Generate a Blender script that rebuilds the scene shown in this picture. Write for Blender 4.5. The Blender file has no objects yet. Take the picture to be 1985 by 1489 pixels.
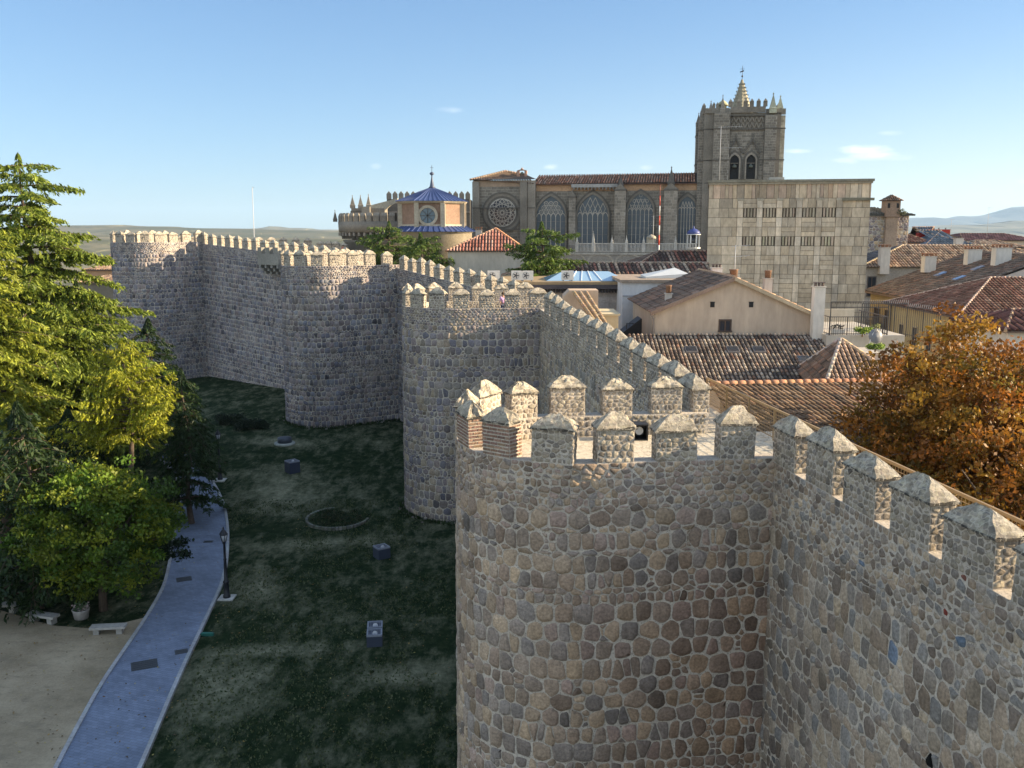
import bpy, math, random
import numpy as np
from mathutils import Vector, Matrix, noise as mnoise
R = math.radians
SC = bpy.context.scene
COL = SC.collection

# ------------------------------------------------------------------ camera, sky, sun, exposure
FPX, PITCH, CAMZ = 1800.0, math.atan((744.5 - 446) / 1800.0), 20.0
cam_d = bpy.data.cameras.new('camera'); cam = bpy.data.objects.new('camera', cam_d); COL.objects.link(cam)
cam.location = (0, 0, CAMZ); cam.rotation_euler = (R(90) - PITCH, 0, 0)
cam_d.sensor_width = 36; cam_d.lens = 36 * FPX / 1985; cam_d.clip_start = 0.2; cam_d.clip_end = 60000
SC.camera = cam
SKY_K = 0.11; SKY_TINT = (1.0, 1.0, 1.0)
FILL_SKY = (1.60, 1.32, 1.12, 1); CLEAR = (.365, .47, .60, 1)
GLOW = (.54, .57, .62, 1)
SUN_EL, SUN_AZ = R(18.0), R(89.5)          # azimuth measured clockwise from +Y
SC.view_settings.view_transform = 'Standard'; SC.view_settings.look = 'None'
SC.view_settings.exposure = 1.67; SC.view_settings.gamma = 1.0
world = bpy.data.worlds.new('World'); SC.world = world; world.use_nodes = True
nt = world.node_tree; nt.nodes.clear()
def wn(t, **k):
    n = nt.nodes.new(t)
    for a, b in k.items(): setattr(n, a, b)
    return n
def wmath(op, a, b=None, c=None, clamp=False):
    n = wn('ShaderNodeMath', operation=op, use_clamp=clamp)
    for i, v in enumerate((a, b, c)):
        if v is None: continue
        if isinstance(v, (int, float)): n.inputs[i].default_value = v
        else: nt.links.new(v, n.inputs[i])
    return n.outputs[0]
sky = wn('ShaderNodeTexSky', sky_type='NISHITA', sun_disc=False, sun_elevation=SUN_EL, sun_rotation=SUN_AZ,
         altitude=1100, air_density=1.0, dust_density=0.6, ozone_density=1.6)
bgn = wn('ShaderNodeBackground'); bgn.inputs[1].default_value = 0.15
wo = wn('ShaderNodeOutputWorld')
tc = wn('ShaderNodeTexCoord'); sep = wn('ShaderNodeSeparateXYZ'); nt.links.new(tc.outputs['Generated'], sep.inputs[0])
yy = wmath('MAXIMUM', sep.outputs[1], 0.05)
cu = wmath('DIVIDE', sep.outputs[0], yy); cv = wmath('DIVIDE', sep.outputs[2], yy)
cmb = wn('ShaderNodeCombineXYZ'); nt.links.new(cu, cmb.inputs[0]); nt.links.new(wmath('MULTIPLY', cv, 2.6), cmb.inputs[1])
nz = wn('ShaderNodeTexNoise'); nz.inputs['Scale'].default_value = 26; nz.inputs['Detail'].default_value = 6; nz.inputs['Roughness'].default_value = 0.62
nt.links.new(cmb.outputs[0], nz.inputs['Vector'])
nzv = wmath('MULTIPLY', wmath('SUBTRACT', nz.outputs[0], 0.5), 3.6)
def cloud(u0, v0, a, b, w):
    du = wmath('DIVIDE', wmath('SUBTRACT', cu, u0), a); dv = wmath('DIVIDE', wmath('SUBTRACT', cv, v0), b)
    rr = wmath('ADD', wmath('MULTIPLY', du, du), wmath('MULTIPLY', dv, dv))
    m = wmath('ADD', wmath('SUBTRACT', 1.0, rr), nzv)
    return wmath('MULTIPLY', wmath('POWER', wmath('MULTIPLY', m, 0.55, clamp=True), 1.4), w)
clouds = None
vw = None
for (px, py, a, b, w) in [(1662, 290, 44, 9, .95), (1690, 303, 60, 8, .8), (1528, 293, 34, 4, .6), (735, 323, 13, 6, .55), (1066, 323, 13, 5, .6),
                          (1980, 352, 36, 6, .75), (872, 213, 26, 5, .28), (1708, 258, 30, 4, .35), (1248, 325, 12, 4, .45), (1620, 312, 26, 6, .55)]:
    u = (px - 992.5) / FPX; v = math.tan(math.atan((744.5 - py) / FPX) - PITCH)
    c = cloud(u, v, a * 1.15 / FPX, b * 1.3 / FPX, w)
    clouds = c if clouds is None else wmath('MAXIMUM', clouds, c)
mixc = wn('ShaderNodeMix', data_type='RGBA'); nt.links.new(clouds, mixc.inputs[0])
# soft shoulder on the very bright band near the horizon: sky / (1 + k sky)
vk = wn('ShaderNodeVectorMath', operation='MULTIPLY_ADD'); nt.links.new(sky.outputs[0], vk.inputs[0]); vk.inputs[1].default_value = (SKY_K, SKY_K, SKY_K); vk.inputs[2].default_value = (1, 1, 1)
vd = wn('ShaderNodeVectorMath', operation='DIVIDE'); nt.links.new(sky.outputs[0], vd.inputs[0]); nt.links.new(vk.outputs[0], vd.inputs[1])
vt = wn('ShaderNodeVectorMath', operation='MULTIPLY'); nt.links.new(vd.outputs[0], vt.inputs[0]); vt.inputs[1].default_value = SKY_TINT
# sky in view dimmed; unseen rest of dome brightened and warmed as added fill
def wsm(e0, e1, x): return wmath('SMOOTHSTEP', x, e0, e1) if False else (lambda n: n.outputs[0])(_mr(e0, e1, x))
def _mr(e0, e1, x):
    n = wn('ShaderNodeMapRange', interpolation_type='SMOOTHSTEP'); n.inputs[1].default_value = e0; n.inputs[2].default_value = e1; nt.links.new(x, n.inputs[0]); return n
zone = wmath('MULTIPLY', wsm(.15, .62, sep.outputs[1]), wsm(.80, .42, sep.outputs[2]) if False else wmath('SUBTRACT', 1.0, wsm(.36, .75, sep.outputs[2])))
fill_mix = wn('ShaderNodeMix', data_type='RGBA'); nt.links.new(zone, fill_mix.inputs[0]); fill_mix.inputs[6].default_value = FILL_SKY
glow = wn('ShaderNodeMix', data_type='RGBA'); nt.links.new(wmath('MULTIPLY', wmath('SUBTRACT', 1.0, wsm(.0, .26, sep.outputs[2])), wsm(-.35, .5, sep.outputs[0])), glow.inputs[0]); glow.inputs[6].default_value = CLEAR; glow.inputs[7].default_value = GLOW; nt.links.new(glow.outputs[2], fill_mix.inputs[7])
vz_ = wn('ShaderNodeMix', data_type='RGBA', blend_type='MULTIPLY'); vz_.inputs[0].default_value = 1.0; nt.links.new(vt.outputs[0], vz_.inputs[6]); nt.links.new(fill_mix.outputs[2], vz_.inputs[7])
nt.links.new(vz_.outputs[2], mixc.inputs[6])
# cloud colour: white tops, grey undersides
ccol = wn('ShaderNodeMix', data_type='RGBA'); ccol.inputs[6].default_value = (3.3, 3.3, 3.3, 1); ccol.inputs[7].default_value = (1.35, 1.6, 2.05, 1)
u0 = (1690 - 992.5) / FPX; v0 = math.tan(math.atan((744.5 - 312) / FPX) - PITCH)
gd = cloud(u0, v0, 62 / FPX, 7 / FPX, 1.0); nt.links.new(gd, ccol.inputs[0])
nt.links.new(ccol.outputs[2], mixc.inputs[7])
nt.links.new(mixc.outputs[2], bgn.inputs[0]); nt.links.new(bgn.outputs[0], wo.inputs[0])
sd = bpy.data.lights.new('sun', 'SUN'); sun = bpy.data.objects.new('sun', sd); COL.objects.link(sun)
sd.energy = 5.0; sd.angle = R(0.5); sd.color = (1.0, 0.80, 0.53)
SUNV = Vector((math.sin(SUN_AZ) * math.cos(SUN_EL), math.cos(SUN_AZ) * math.cos(SUN_EL), math.sin(SUN_EL)))
sun.rotation_euler = SUNV.to_track_quat('Z', 'Y').to_euler()
SC.render.engine = 'CYCLES'

# ------------------------------------------------------------------ helpers
rng = random.Random(7)
def U(a, b): return rng.uniform(a, b)
def ray(px, py):
    r, u = px - 992.5, 744.5 - py
    return (r, FPX * math.cos(PITCH) + u * math.sin(PITCH), -FPX * math.sin(PITCH) + u * math.cos(PITCH))
def atz(px, py, z):
    a = ray(px, py); t = (z - CAMZ) / a[2]; return Vector((a[0] * t, a[1] * t, z))
def aty(px, py, y):
    a = ray(px, py); t = y / a[1]; return Vector((a[0] * t, y, CAMZ + a[2] * t))
def lerp(a, b, t): return a + (b - a) * t
def mix3(a, b, t): return tuple(lerp(x, y, t) for x, y in zip(a, b))
def jit(c, s):
    k = 1 + U(-s, s); return tuple(max(0.0, v * k * (1 + U(-s, s) * .25)) for v in c)
def sm(e0, e1, x):
    t = min(1, max(0, (x - e0) / (e1 - e0))); return t * t * (3 - 2 * t)

class MB:
    """collects faces and links them as one mesh object"""
    def __init__(s): s.v = []; s.f = []; s.c = []; s.m = []; s.s = []
    def vert(s, p): s.v.append((p[0], p[1], p[2])); return len(s.v) - 1
    def face(s, idx, c=(.5, .5, .5), m=0, smooth=False): s.f.append(tuple(idx)); s.c.append(c); s.m.append(m); s.s.append(smooth)
    def poly(s, pts, c=(.5, .5, .5), m=0, smooth=False):
        n = len(s.v); s.v.extend((p[0], p[1], p[2]) for p in pts); s.face(range(n, n + len(pts)), c, m, smooth)
    def hexa(s, p, c=(.5, .5, .5), m=0):
        # p: 4 bottom (ccw from above) + 4 top
        n = len(s.v); s.v.extend((q[0], q[1], q[2]) for q in p)
        for f in ((3, 2, 1, 0), (4, 5, 6, 7), (0, 1, 5, 4), (1, 2, 6, 5), (2, 3, 7, 6), (3, 0, 4, 7)): s.face([n + i for i in f], c, m)
    def box(s, x0, y0, z0, x1, y1, z1, c=(.5, .5, .5), m=0, rz=0, o=None):
        p = [(x0, y0, z0), (x1, y0, z0), (x1, y1, z0), (x0, y1, z0), (x0, y0, z1), (x1, y0, z1), (x1, y1, z1), (x0, y1, z1)]
        if rz:
            ox, oy = o or ((x0 + x1) / 2, (y0 + y1) / 2); ca, sa = math.cos(rz), math.sin(rz)
            p = [(ox + (a - ox) * ca - (b - oy) * sa, oy + (a - ox) * sa + (b - oy) * ca, z) for a, b, z in p]
        s.hexa(p, c, m)
    def beam(s, a, b, w, h, c=(.5, .5, .5), m=0):
        a = Vector(a); b = Vector(b); d = (b - a).normalized()
        u = Vector((0, 0, 1)) if abs(d.z) < .95 else Vector((1, 0, 0))
        x = d.cross(u).normalized() * (w / 2); y = x.cross(d).normalized() * (h / 2)
        s.hexa([a - x - y, a + x - y, b + x - y, b - x - y, a - x + y, a + x + y, b + x + y, b - x + y], c, m)
    def tube(s, pts, rad, n=6, c=(.5, .5, .5), m=0, smooth=True, cap=True):
        pts = [Vector(p) for p in pts]; rings = []
        for i, p in enumerate(pts):
            d = (pts[min(i + 1, len(pts) - 1)] - pts[max(i - 1, 0)])
            d = d.normalized() if d.length > 1e-6 else Vector((0, 0, 1))
            u = Vector((0, 0, 1)) if abs(d.z) < .9 else Vector((1, 0, 0))
            x = d.cross(u).normalized(); y = x.cross(d)
            r = rad[i] if hasattr(rad, '__len__') else rad
            rings.append([s.vert(p + (x * math.cos(6.28318 * k / n) + y * math.sin(6.28318 * k / n)) * r) for k in range(n)])
        for a, b in zip(rings, rings[1:]):
            for k in range(n): s.face((a[k], a[(k + 1) % n], b[(k + 1) % n], b[k]), c, m, smooth)
        if cap: s.face(rings[0][::-1], c, m); s.face(rings[-1], c, m)
    def lathe(s, cx, cy, prof, n=12, c=(.5, .5, .5), m=0, smooth=True, a0=0.0):
        rings = []
        for r, z in prof:
            rings.append([s.vert((cx + r * math.cos(a0 + 6.28318 * k / n), cy + r * math.sin(a0 + 6.28318 * k / n), z)) for k in range(n)])
        for a, b in zip(rings, rings[1:]):
            for k in range(n): s.face((a[k], a[(k + 1) % n], b[(k + 1) % n], b[k]), c, m, smooth)
        s.face(rings[0][::-1], c, m); s.face(rings[-1], c, m)
    def extrude(s, outline, z0, z1, c=(.5, .5, .5), m=0, top=True):
        n = len(outline); a = [s.vert((x, y, z0)) for x, y in outline]; b = [s.vert((x, y, z1)) for x, y in outline]
        for i in range(n): j = (i + 1) % n; s.face((a[i], a[j], b[j], b[i]), c, m)
        if top: s.face(b, c, m); s.face(a[::-1], c, m)
    def prism(s, outline, y0, y1, c=(.5, .5, .5), m=0):
        # outline in x,z (ccw seen from -y), extruded along y
        n = len(outline); a = [s.vert((x, y0, z)) for x, z in outline]; b = [s.vert((x, y1, z)) for x, z in outline]
        s.face(a, c, m); s.face(b[::-1], c, m)
        for i in range(n): j = (i + 1) % n; s.face((a[i], b[i], b[j], a[j]), c, m)
    def build(s, name, mats, parent=None, world=False, xf=None):
        off = world_loc(parent) if (world and parent) else Vector((0, 0, 0))
        me = bpy.data.meshes.new(name)
        V = np.array(s.v, dtype=np.float64).reshape(-1, 3) - np.array(off)
        me.from_pydata(V.tolist(), [], s.f)
        if not isinstance(mats, (list, tuple)): mats = [mats]
        for mt in mats: me.materials.append(mt)
        me.polygons.foreach_set('material_index', s.m)
        me.polygons.foreach_set('use_smooth', s.s)
        ln = np.array([len(f) for f in s.f]); ca = me.color_attributes.new('Col', 'FLOAT_COLOR', 'CORNER')
        cc = np.ones((len(s.f), 4), dtype=np.float32); cc[:, :3] = np.array(s.c, dtype=np.float32)
        ca.data.foreach_set('color', np.repeat(cc, ln, axis=0).ravel())
        me.update()
        o = bpy.data.objects.new(name, me); COL.objects.link(o)
        if parent: o.parent = parent
        return o
def world_loc(o):
    p = Vector((0, 0, 0))
    while o: p += Vector(o.location); o = o.parent
    return p
def tag(o, label=None, cat=None, group=None, kind=None):
    if label: o['label'] = label
    if cat: o['category'] = cat
    if group: o['group'] = group
    if kind: o['kind'] = kind
    return o
def thing(name, label, cat, loc=(0, 0, 0), rz=0, group=None):
    o = bpy.data.objects.new(name, None); COL.objects.link(o); o.empty_display_size = .3
    o.location = loc; o.rotation_euler = (0, 0, rz)
    return tag(o, label, cat, group)
def dup(root, loc, rz=None, label=None, group=None, name=None):
    r = root.copy(); COL.objects.link(r); r.location = loc
    if rz is not None: r.rotation_euler = (0, 0, rz)
    if label: r['label'] = label
    if group: r['group'] = group
    for ch in list(root.children):
        c = ch.copy(); COL.objects.link(c); c.parent = r
        for g in list(ch.children):
            d = g.copy(); COL.objects.link(d); d.parent = c
    return r

# ------------------------------------------------------------------ materials
MATS = {}
class NT:
    def __init__(s, name):
        s.m = bpy.data.materials.new(name); s.m.use_nodes = True; s.t = s.m.node_tree
        s.b = s.t.nodes['Principled BSDF']; s.b.inputs['Roughness'].default_value = .9
        s.b.inputs['Specular IOR Level'].default_value = .25; MATS[name] = s.m
    def n(s, t, **k):
        n = s.t.nodes.new(t)
        for a, b in k.items(): setattr(n, a, b)
        return n
    def link(s, a, b): s.t.links.new(a, b)
    def coord(s, scale=(1, 1, 1), kind='Object', rot=(0, 0, 0)):
        c = s.n('ShaderNodeTexCoord'); mp = s.n('ShaderNodeMapping'); mp.inputs['Scale'].default_value = scale; mp.inputs['Rotation'].default_value = rot
        s.link(c.outputs[kind], mp.inputs[0]); return mp.outputs[0]
    def noise(s, scale, detail=4, rough=.6, vec=None, dim=None):
        n = s.n('ShaderNodeTexNoise'); n.inputs['Scale'].default_value = scale; n.inputs['Detail'].default_value = detail
        n.inputs['Roughness'].default_value = rough
        s.link(vec if vec is not None else s.coord(), n.inputs['Vector']); return n.outputs[0]
    def ramp(s, fac, stops):
        r = s.n('ShaderNodeValToRGB'); e = r.color_ramp.elements
        while len(e) > 2: e.remove(e[-1])
        for i, (p, c) in enumerate(stops):
            el = e[i] if i < 2 else e.new(p)
            el.position = p; el.color = (c[0], c[1], c[2], 1) if hasattr(c, '__len__') else (c, c, c, 1)
        s.link(fac, r.inputs[0]); return r.outputs[0]
    def mixc(s, fac, a, b, mode='MIX'):
        m = s.n('ShaderNodeMix', data_type='RGBA', blend_type=mode)
        for i, v in ((0, fac), (6, a), (7, b)):
            if isinstance(v, (int, float)): m.inputs[i].default_value = v
            elif isinstance(v, tuple): m.inputs[i].default_value = (*v[:3], 1)
            else: s.link(v, m.inputs[i])
        return m.outputs[2]
    def attr(s):
        a = s.n('ShaderNodeAttribute'); a.attribute_name = 'Col'; return a.outputs['Color']
    def color(s, c): s.link(c, s.b.inputs['Base Color'])
    def bump(s, h, strength=.5, dist=.02):
        b = s.n('ShaderNodeBump'); b.inputs['Strength'].default_value = strength; b.inputs['Distance'].default_value = dist
        s.link(h, b.inputs['Height']); s.link(b.outputs[0], s.b.inputs['Normal'])
    def math(s, op, a, b=0.0):
        m = s.n('ShaderNodeMath', operation=op)
        for i, v in enumerate((a, b)):
            if isinstance(v, (int, float)): m.inputs[i].default_value = v
            else: s.link(v, m.inputs[i])
        return m.outputs[0]

def attr_mat(name, ns=3.0, lo=.7, hi=1.25, ns2=28, lo2=.85, hi2=1.12, bs=40, bstr=.5, bd=.02, rough=.9, sp=.2, stretch=(1, 1, 1)):
    t = NT(name); c = t.coord(stretch)
    a = t.mixc(1.0, t.attr(), t.ramp(t.noise(ns, 5, .6, c), [(.3, lo), (.7, hi)]), 'MULTIPLY')
    a = t.mixc(1.0, a, t.ramp(t.noise(ns2, 4, .65, c), [(.32, lo2), (.68, hi2)]), 'MULTIPLY')
    t.color(a); t.b.inputs['Roughness'].default_value = rough; t.b.inputs['Specular IOR Level'].default_value = sp
    t.bump(t.noise(bs, 5, .7, c), bstr, bd); return t.m
M_STONE = attr_mat('rubble_stone', 1.1, .72, 1.24, 14, .66, 1.3, 16, 1.0, .045)
M_STONEF = attr_mat('rubble_stone_weathered', .5, .75, 1.2, 7, .8, 1.2, 8, .7, .05)
M_ASHLAR = attr_mat('ashlar_stone', .45, .78, 1.18, 5, .8, 1.16, 9, .5, .04)
M_PLASTER = attr_mat('plaster', .35, .82, 1.12, 4, .9, 1.07, 14, .25, .02, stretch=(1, 1, .35))
M_TILE = attr_mat('roof_tile', .6, .75, 1.2, 14, .75, 1.2, 30, .4, .02)
M_PAINT = attr_mat('painted_metal', 2, .93, 1.05, 20, .96, 1.03, 40, .1, .004, rough=.5, sp=.4)
M_WOOD = attr_mat('weathered_wood', 2, .8, 1.15, 18, .8, 1.15, 30, .4, .01, stretch=(1, 1, .2))
M_BARK = attr_mat('bark', 2, .7, 1.25, 14, .7, 1.25, 12, .9, .05, stretch=(1, 1, .3))
M_CLOTH = attr_mat('cloth', 4, .9, 1.08, 30, .95, 1.04, 60, .2, .005)
def mortar_mat():
    t = NT('lime_mortar'); c = t.coord()
    a = t.ramp(t.noise(.5, 5, .6, c), [(.25, (.40, .35, .295)), (.55, (.51, .455, .39)), (.8, (.60, .545, .475))])
    a = t.mixc(1.0, a, t.ramp(t.noise(9, 6, .7, c), [(.3, .72), (.62, 1.12)]), 'MULTIPLY')
    vz = t.n('ShaderNodeTexVoronoi'); vz.inputs['Scale'].default_value = 7; t.link(c, vz.inputs['Vector'])
    a = t.mixc(t.ramp(vz.outputs['Distance'], [(.12, .6), (.3, 0.0)]), a, (.22, .20, .17))
    v2 = t.n('ShaderNodeTexVoronoi'); v2.inputs['Scale'].default_value = 19; t.link(c, v2.inputs['Vector']); a = t.mixc(t.ramp(v2.outputs['Distance'], [(.15, .75), (.38, 0.0)]), a, (.17, .15, .125))
    t.color(a); t.bump(t.noise(30, 6, .75, c), .9, .035); return t.m
M_MORTAR = mortar_mat()
def glass_mat(name, col, rough=.12):
    t = NT(name); t.b.inputs['Base Color'].default_value = (*col, 1); t.b.inputs['Roughness'].default_value = rough
    t.b.inputs['Specular IOR Level'].default_value = .6
    t.bump(t.noise(2.0, 2, .5), .12, .02); return t.m
M_GLASS = glass_mat('dark_window_glass', (.022, .028, .04))
M_DARK = glass_mat('dark_opening', (.012, .012, .013), .9)
def leaf_mat(name, tr=.35):
    t = NT(name); c = t.attr()
    a = t.mixc(1.0, c, t.ramp(t.noise(1.3, 3, .6), [(.3, .72), (.7, 1.28)]), 'MULTIPLY')
    t.color(a); t.b.inputs['Roughness'].default_value = .55; t.b.inputs['Specular IOR Level'].default_value = .25
    tl = t.n('ShaderNodeBsdfTranslucent'); t.link(a, tl.inputs[0]); mx = t.n('ShaderNodeMixShader'); mx.inputs[0].default_value = tr
    out = t.t.nodes['Material Output']; t.link(t.b.outputs[0], mx.inputs[1]); t.link(tl.outputs[0], mx.inputs[2]); t.link(mx.outputs[0], out.inputs[0])
    return t.m
M_LEAF = leaf_mat('foliage')
# ------------------------------------------------------------------ rubble masonry: an irregular stone packing (power diagram)
def clip(poly, nx, ny, d):
    out = []; n = len(poly)
    for i in range(n):
        a = poly[i]; b = poly[(i + 1) % n]
        da = a[0] * nx + a[1] * ny - d; db = b[0] * nx + b[1] * ny - d
        if da <= 0: out.append(a)
        if (da < 0 < db) or (db < 0 < da):
            t = da / (da - db); out.append((a[0] + (b[0] - a[0]) * t, a[1] + (b[1] - a[1]) * t))
    return out
def stone_cells(u0, u1, v0, v1, rowspec, gap, rn, clip_rect=True):
    """rowspec(v) -> (height, mean width, x jitter, y jitter); yields stone outlines"""
    rows = []; v = v0
    while v < v1 - .03:
        h, w, jx, jy = rowspec(v, rn); h = min(h, max(.1, v1 - v)); vc = v + h / 2
        pts = []; u = u0 + rn.uniform(-w, 0)
        while u < u1 + w:
            ww = w * rn.uniform(1 - jx, 1 + jx)
            if h > .3 and rn.random() < .09:       # a stack of small stones between two large ones
                k = rn.choice((2, 3)); ww *= .55
                for q in range(k): pts.append((u + ww / 2 + rn.uniform(-.02, .02), v + h * (q + .5) / k, min(ww, h / k) / 2))
            else: pts.append((u + ww / 2, vc + rn.uniform(-jy, jy) * h, h / 2 * rn.uniform(.93, 1.07)))
            u += ww
        rows.append((v, h, pts)); v += h
    for ri, (v, h, pts) in enumerate(rows):
        cand = []
        for rj in range(max(0, ri - 3), min(len(rows), ri + 4)): cand.extend(rows[rj][2])
        for (x, y, r) in pts:
            if x < u0 - .6 or x > u1 + .6: continue
            poly = [(x - 1.2, y - 1.2), (x + 1.2, y - 1.2), (x + 1.2, y + 1.2), (x - 1.2, y + 1.2)]
            g = gap * (.3 + 1.9 * rn.random() ** 2) / 2
            for (a, b, q) in cand:
                dx = a - x; dy = b - y; L2 = dx * dx + dy * dy
                if L2 < 1e-8 or L2 > 2.4: continue
                L = math.sqrt(L2); nx = dx / L; ny = dy / L
                t = (L2 + r * r - q * q) / (2 * L)
                mx_, my_ = x + nx * (t - g), y + ny * (t - g); w_ = rn.uniform(-.13, .13); nx, ny = nx - ny * w_, ny + nx * w_
                poly = clip(poly, nx, ny, nx * mx_ + ny * my_)
                if len(poly) < 3: break
            if len(poly) < 3: continue
            if clip_rect:
                for nx, ny, d in ((-1, 0, -u0 - .01), (1, 0, u1 - .01), (0, -1, -v0 - .01), (0, 1, v1 - .01)):
                    poly = clip(poly, nx, ny, d)
                    if len(poly) < 3: break
                if len(poly) < 3: continue
            A = 0
            for i in range(len(poly)):
                p, q = poly[i], poly[(i + 1) % len(poly)]; A += p[0] * q[1] - p[1] * q[0]
            if abs(A) / 2 < .0016: continue
            yield poly
def chaikin(p, k=.84):
    o = []; n = len(p)
    for i in range(n):
        a, b = p[i], p[(i + 1) % n]
        o.append((a[0] * k + b[0] * (1 - k), a[1] * k + b[1] * (1 - k))); o.append((a[0] * (1 - k) + b[0] * k, a[1] * (1 - k) + b[1] * k))
    return o
GREY = [(.205, .195, .185), (.245, .225, .20), (.17, .17, .175), (.26, .235, .195), (.21, .185, .16), (.18, .16, .145), (.30, .27, .22), (.235, .21, .21), (.165, .175, .19)]
WARM = [(.36, .30, .22), (.30, .25, .19), (.42, .36, .27), (.27, .21, .16), (.33, .31, .26), (.38, .29, .19)]
PURP = [(.20, .175, .18), (.155, .14, .15), (.235, .20, .195), (.20, .19, .20), (.13, .115, .12), (.25, .23, .215)]
def stones(mb, fmap, u0, u1, v0, v1, rowspec, gap, pal, relief=.05, detail=2, mat=0, tint=None, rn=rng, clip_rect=True):
    for poly in stone_cells(u0, u1, v0, v1, rowspec, gap, rn, clip_rect):
        cx = sum(p[0] for p in poly) / len(poly); cy = sum(p[1] for p in poly) / len(poly)
        poly = chaikin(poly)
        if detail > 1: poly = chaikin(poly)
        if len(poly) > 22: poly = poly[::2]
        size = math.sqrt(max((p[0] - cx) ** 2 + (p[1] - cy) ** 2 for p in poly))
        h = relief * rn.uniform(.45, 1.3) * min(1, size / .18); tx, ty = rn.uniform(-.5, .5), rn.uniform(-.5, .5)
        c = rn.choice(pal); k = rn.uniform(.8, 1.2) if rn.random() < .955 else rn.uniform(.45, .75)
        c = tuple(x * k for x in c)
        wl = rn.random() ** 1.6 * (.26 if detail > 1 else .18) + max(0, mnoise.noise(Vector((cx * .35, cy * .35, 5)))) * .3; c = mix3(c, (.37, .325, .275), wl)
        if tint: c = tint(cx, cy, c)
        w = size * .12
        poly = [(p[0] + rn.uniform(-w, w) * .35, p[1] + rn.uniform(-w, w) * .35) for p in poly]
        rings = [(1.0, -.02), (.88, .7), (.55, 1.0)] if detail > 1 else [(1.0, -.02), (.78, 1.0)]
        idx = []
        for s_, hh in rings:
            idx.append([mb.vert(fmap(cx + (p[0] - cx) * s_, cy + (p[1] - cy) * s_,
                        hh * h * (1 + ((p[0] - cx) * tx + (p[1] - cy) * ty) / max(size, .01) * .6) if hh > 0 else -.005)) for p in poly])
        n = len(poly)
        for a, b in zip(idx, idx[1:]):
            for i in range(n): mb.face((a[i], a[(i + 1) % n], b[(i + 1) % n], b[i]), c, mat, True)
        mb.face(idx[-1], c, mat, True)

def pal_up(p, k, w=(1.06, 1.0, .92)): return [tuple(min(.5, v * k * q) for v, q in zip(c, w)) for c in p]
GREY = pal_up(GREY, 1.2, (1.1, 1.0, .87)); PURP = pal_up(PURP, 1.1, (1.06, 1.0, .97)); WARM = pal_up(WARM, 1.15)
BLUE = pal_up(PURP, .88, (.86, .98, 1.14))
class Path:
    """polyline in plan with outward normals on its left side when walking"""
    def __init__(s, pts, side=1):
        s.p = [Vector((a[0], a[1])) for a in pts]; s.side = side; s.L = [0]
        for a, b in zip(s.p, s.p[1:]): s.L.append(s.L[-1] + (b - a).length)
        s.len = s.L[-1]; s.i = 0
    def at(s, u):
        u = min(max(u, 0.0), s.len - 1e-6); lo, hi = 0, len(s.L) - 1
        while hi - lo > 1:
            m = (lo + hi) // 2
            if s.L[m] <= u: lo = m
            else: hi = m
        a, b = s.p[lo], s.p[lo + 1]; L = s.L[lo + 1] - s.L[lo]; t = (u - s.L[lo]) / L; d = (b - a) / L
        def tang(k):
            q = s.p[min(k + 1, len(s.p) - 1)] - s.p[max(k - 1, 0)]; return q.normalized()
        ta = tang(lo) if lo > 0 else d; tb = tang(lo + 1) if lo + 1 < len(s.p) - 1 else d
        tt = (ta * (1 - t) + tb * t).normalized()
        return a + (b - a) * t, Vector((-tt.y, tt.x)) * s.side, tt
def u_path(j, e, w, length, seg=18):
    """U-shaped tower outline: j = centre of its neck on the wall line, e = direction it sticks out, w = width"""
    e = Vector(e).normalized(); t = Vector((-e.y, e.x)); j = Vector(j); r = w / 2
    # start on the flank at -t side, go out, round, and back on the +t side
    pts = [j - t * r, j - t * r + e * (length - r) * .5, j - t * r + e * (length - r)]
    c = j + e * (length - r)
    for k in range(1, seg): a = math.pi * k / seg; pts.append(c - t * r * math.cos(a) + e * r * math.sin(a))
    pts += [c + t * r, c + t * r - e * (length - r) * .5, j + t * r]
    return pts

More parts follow.
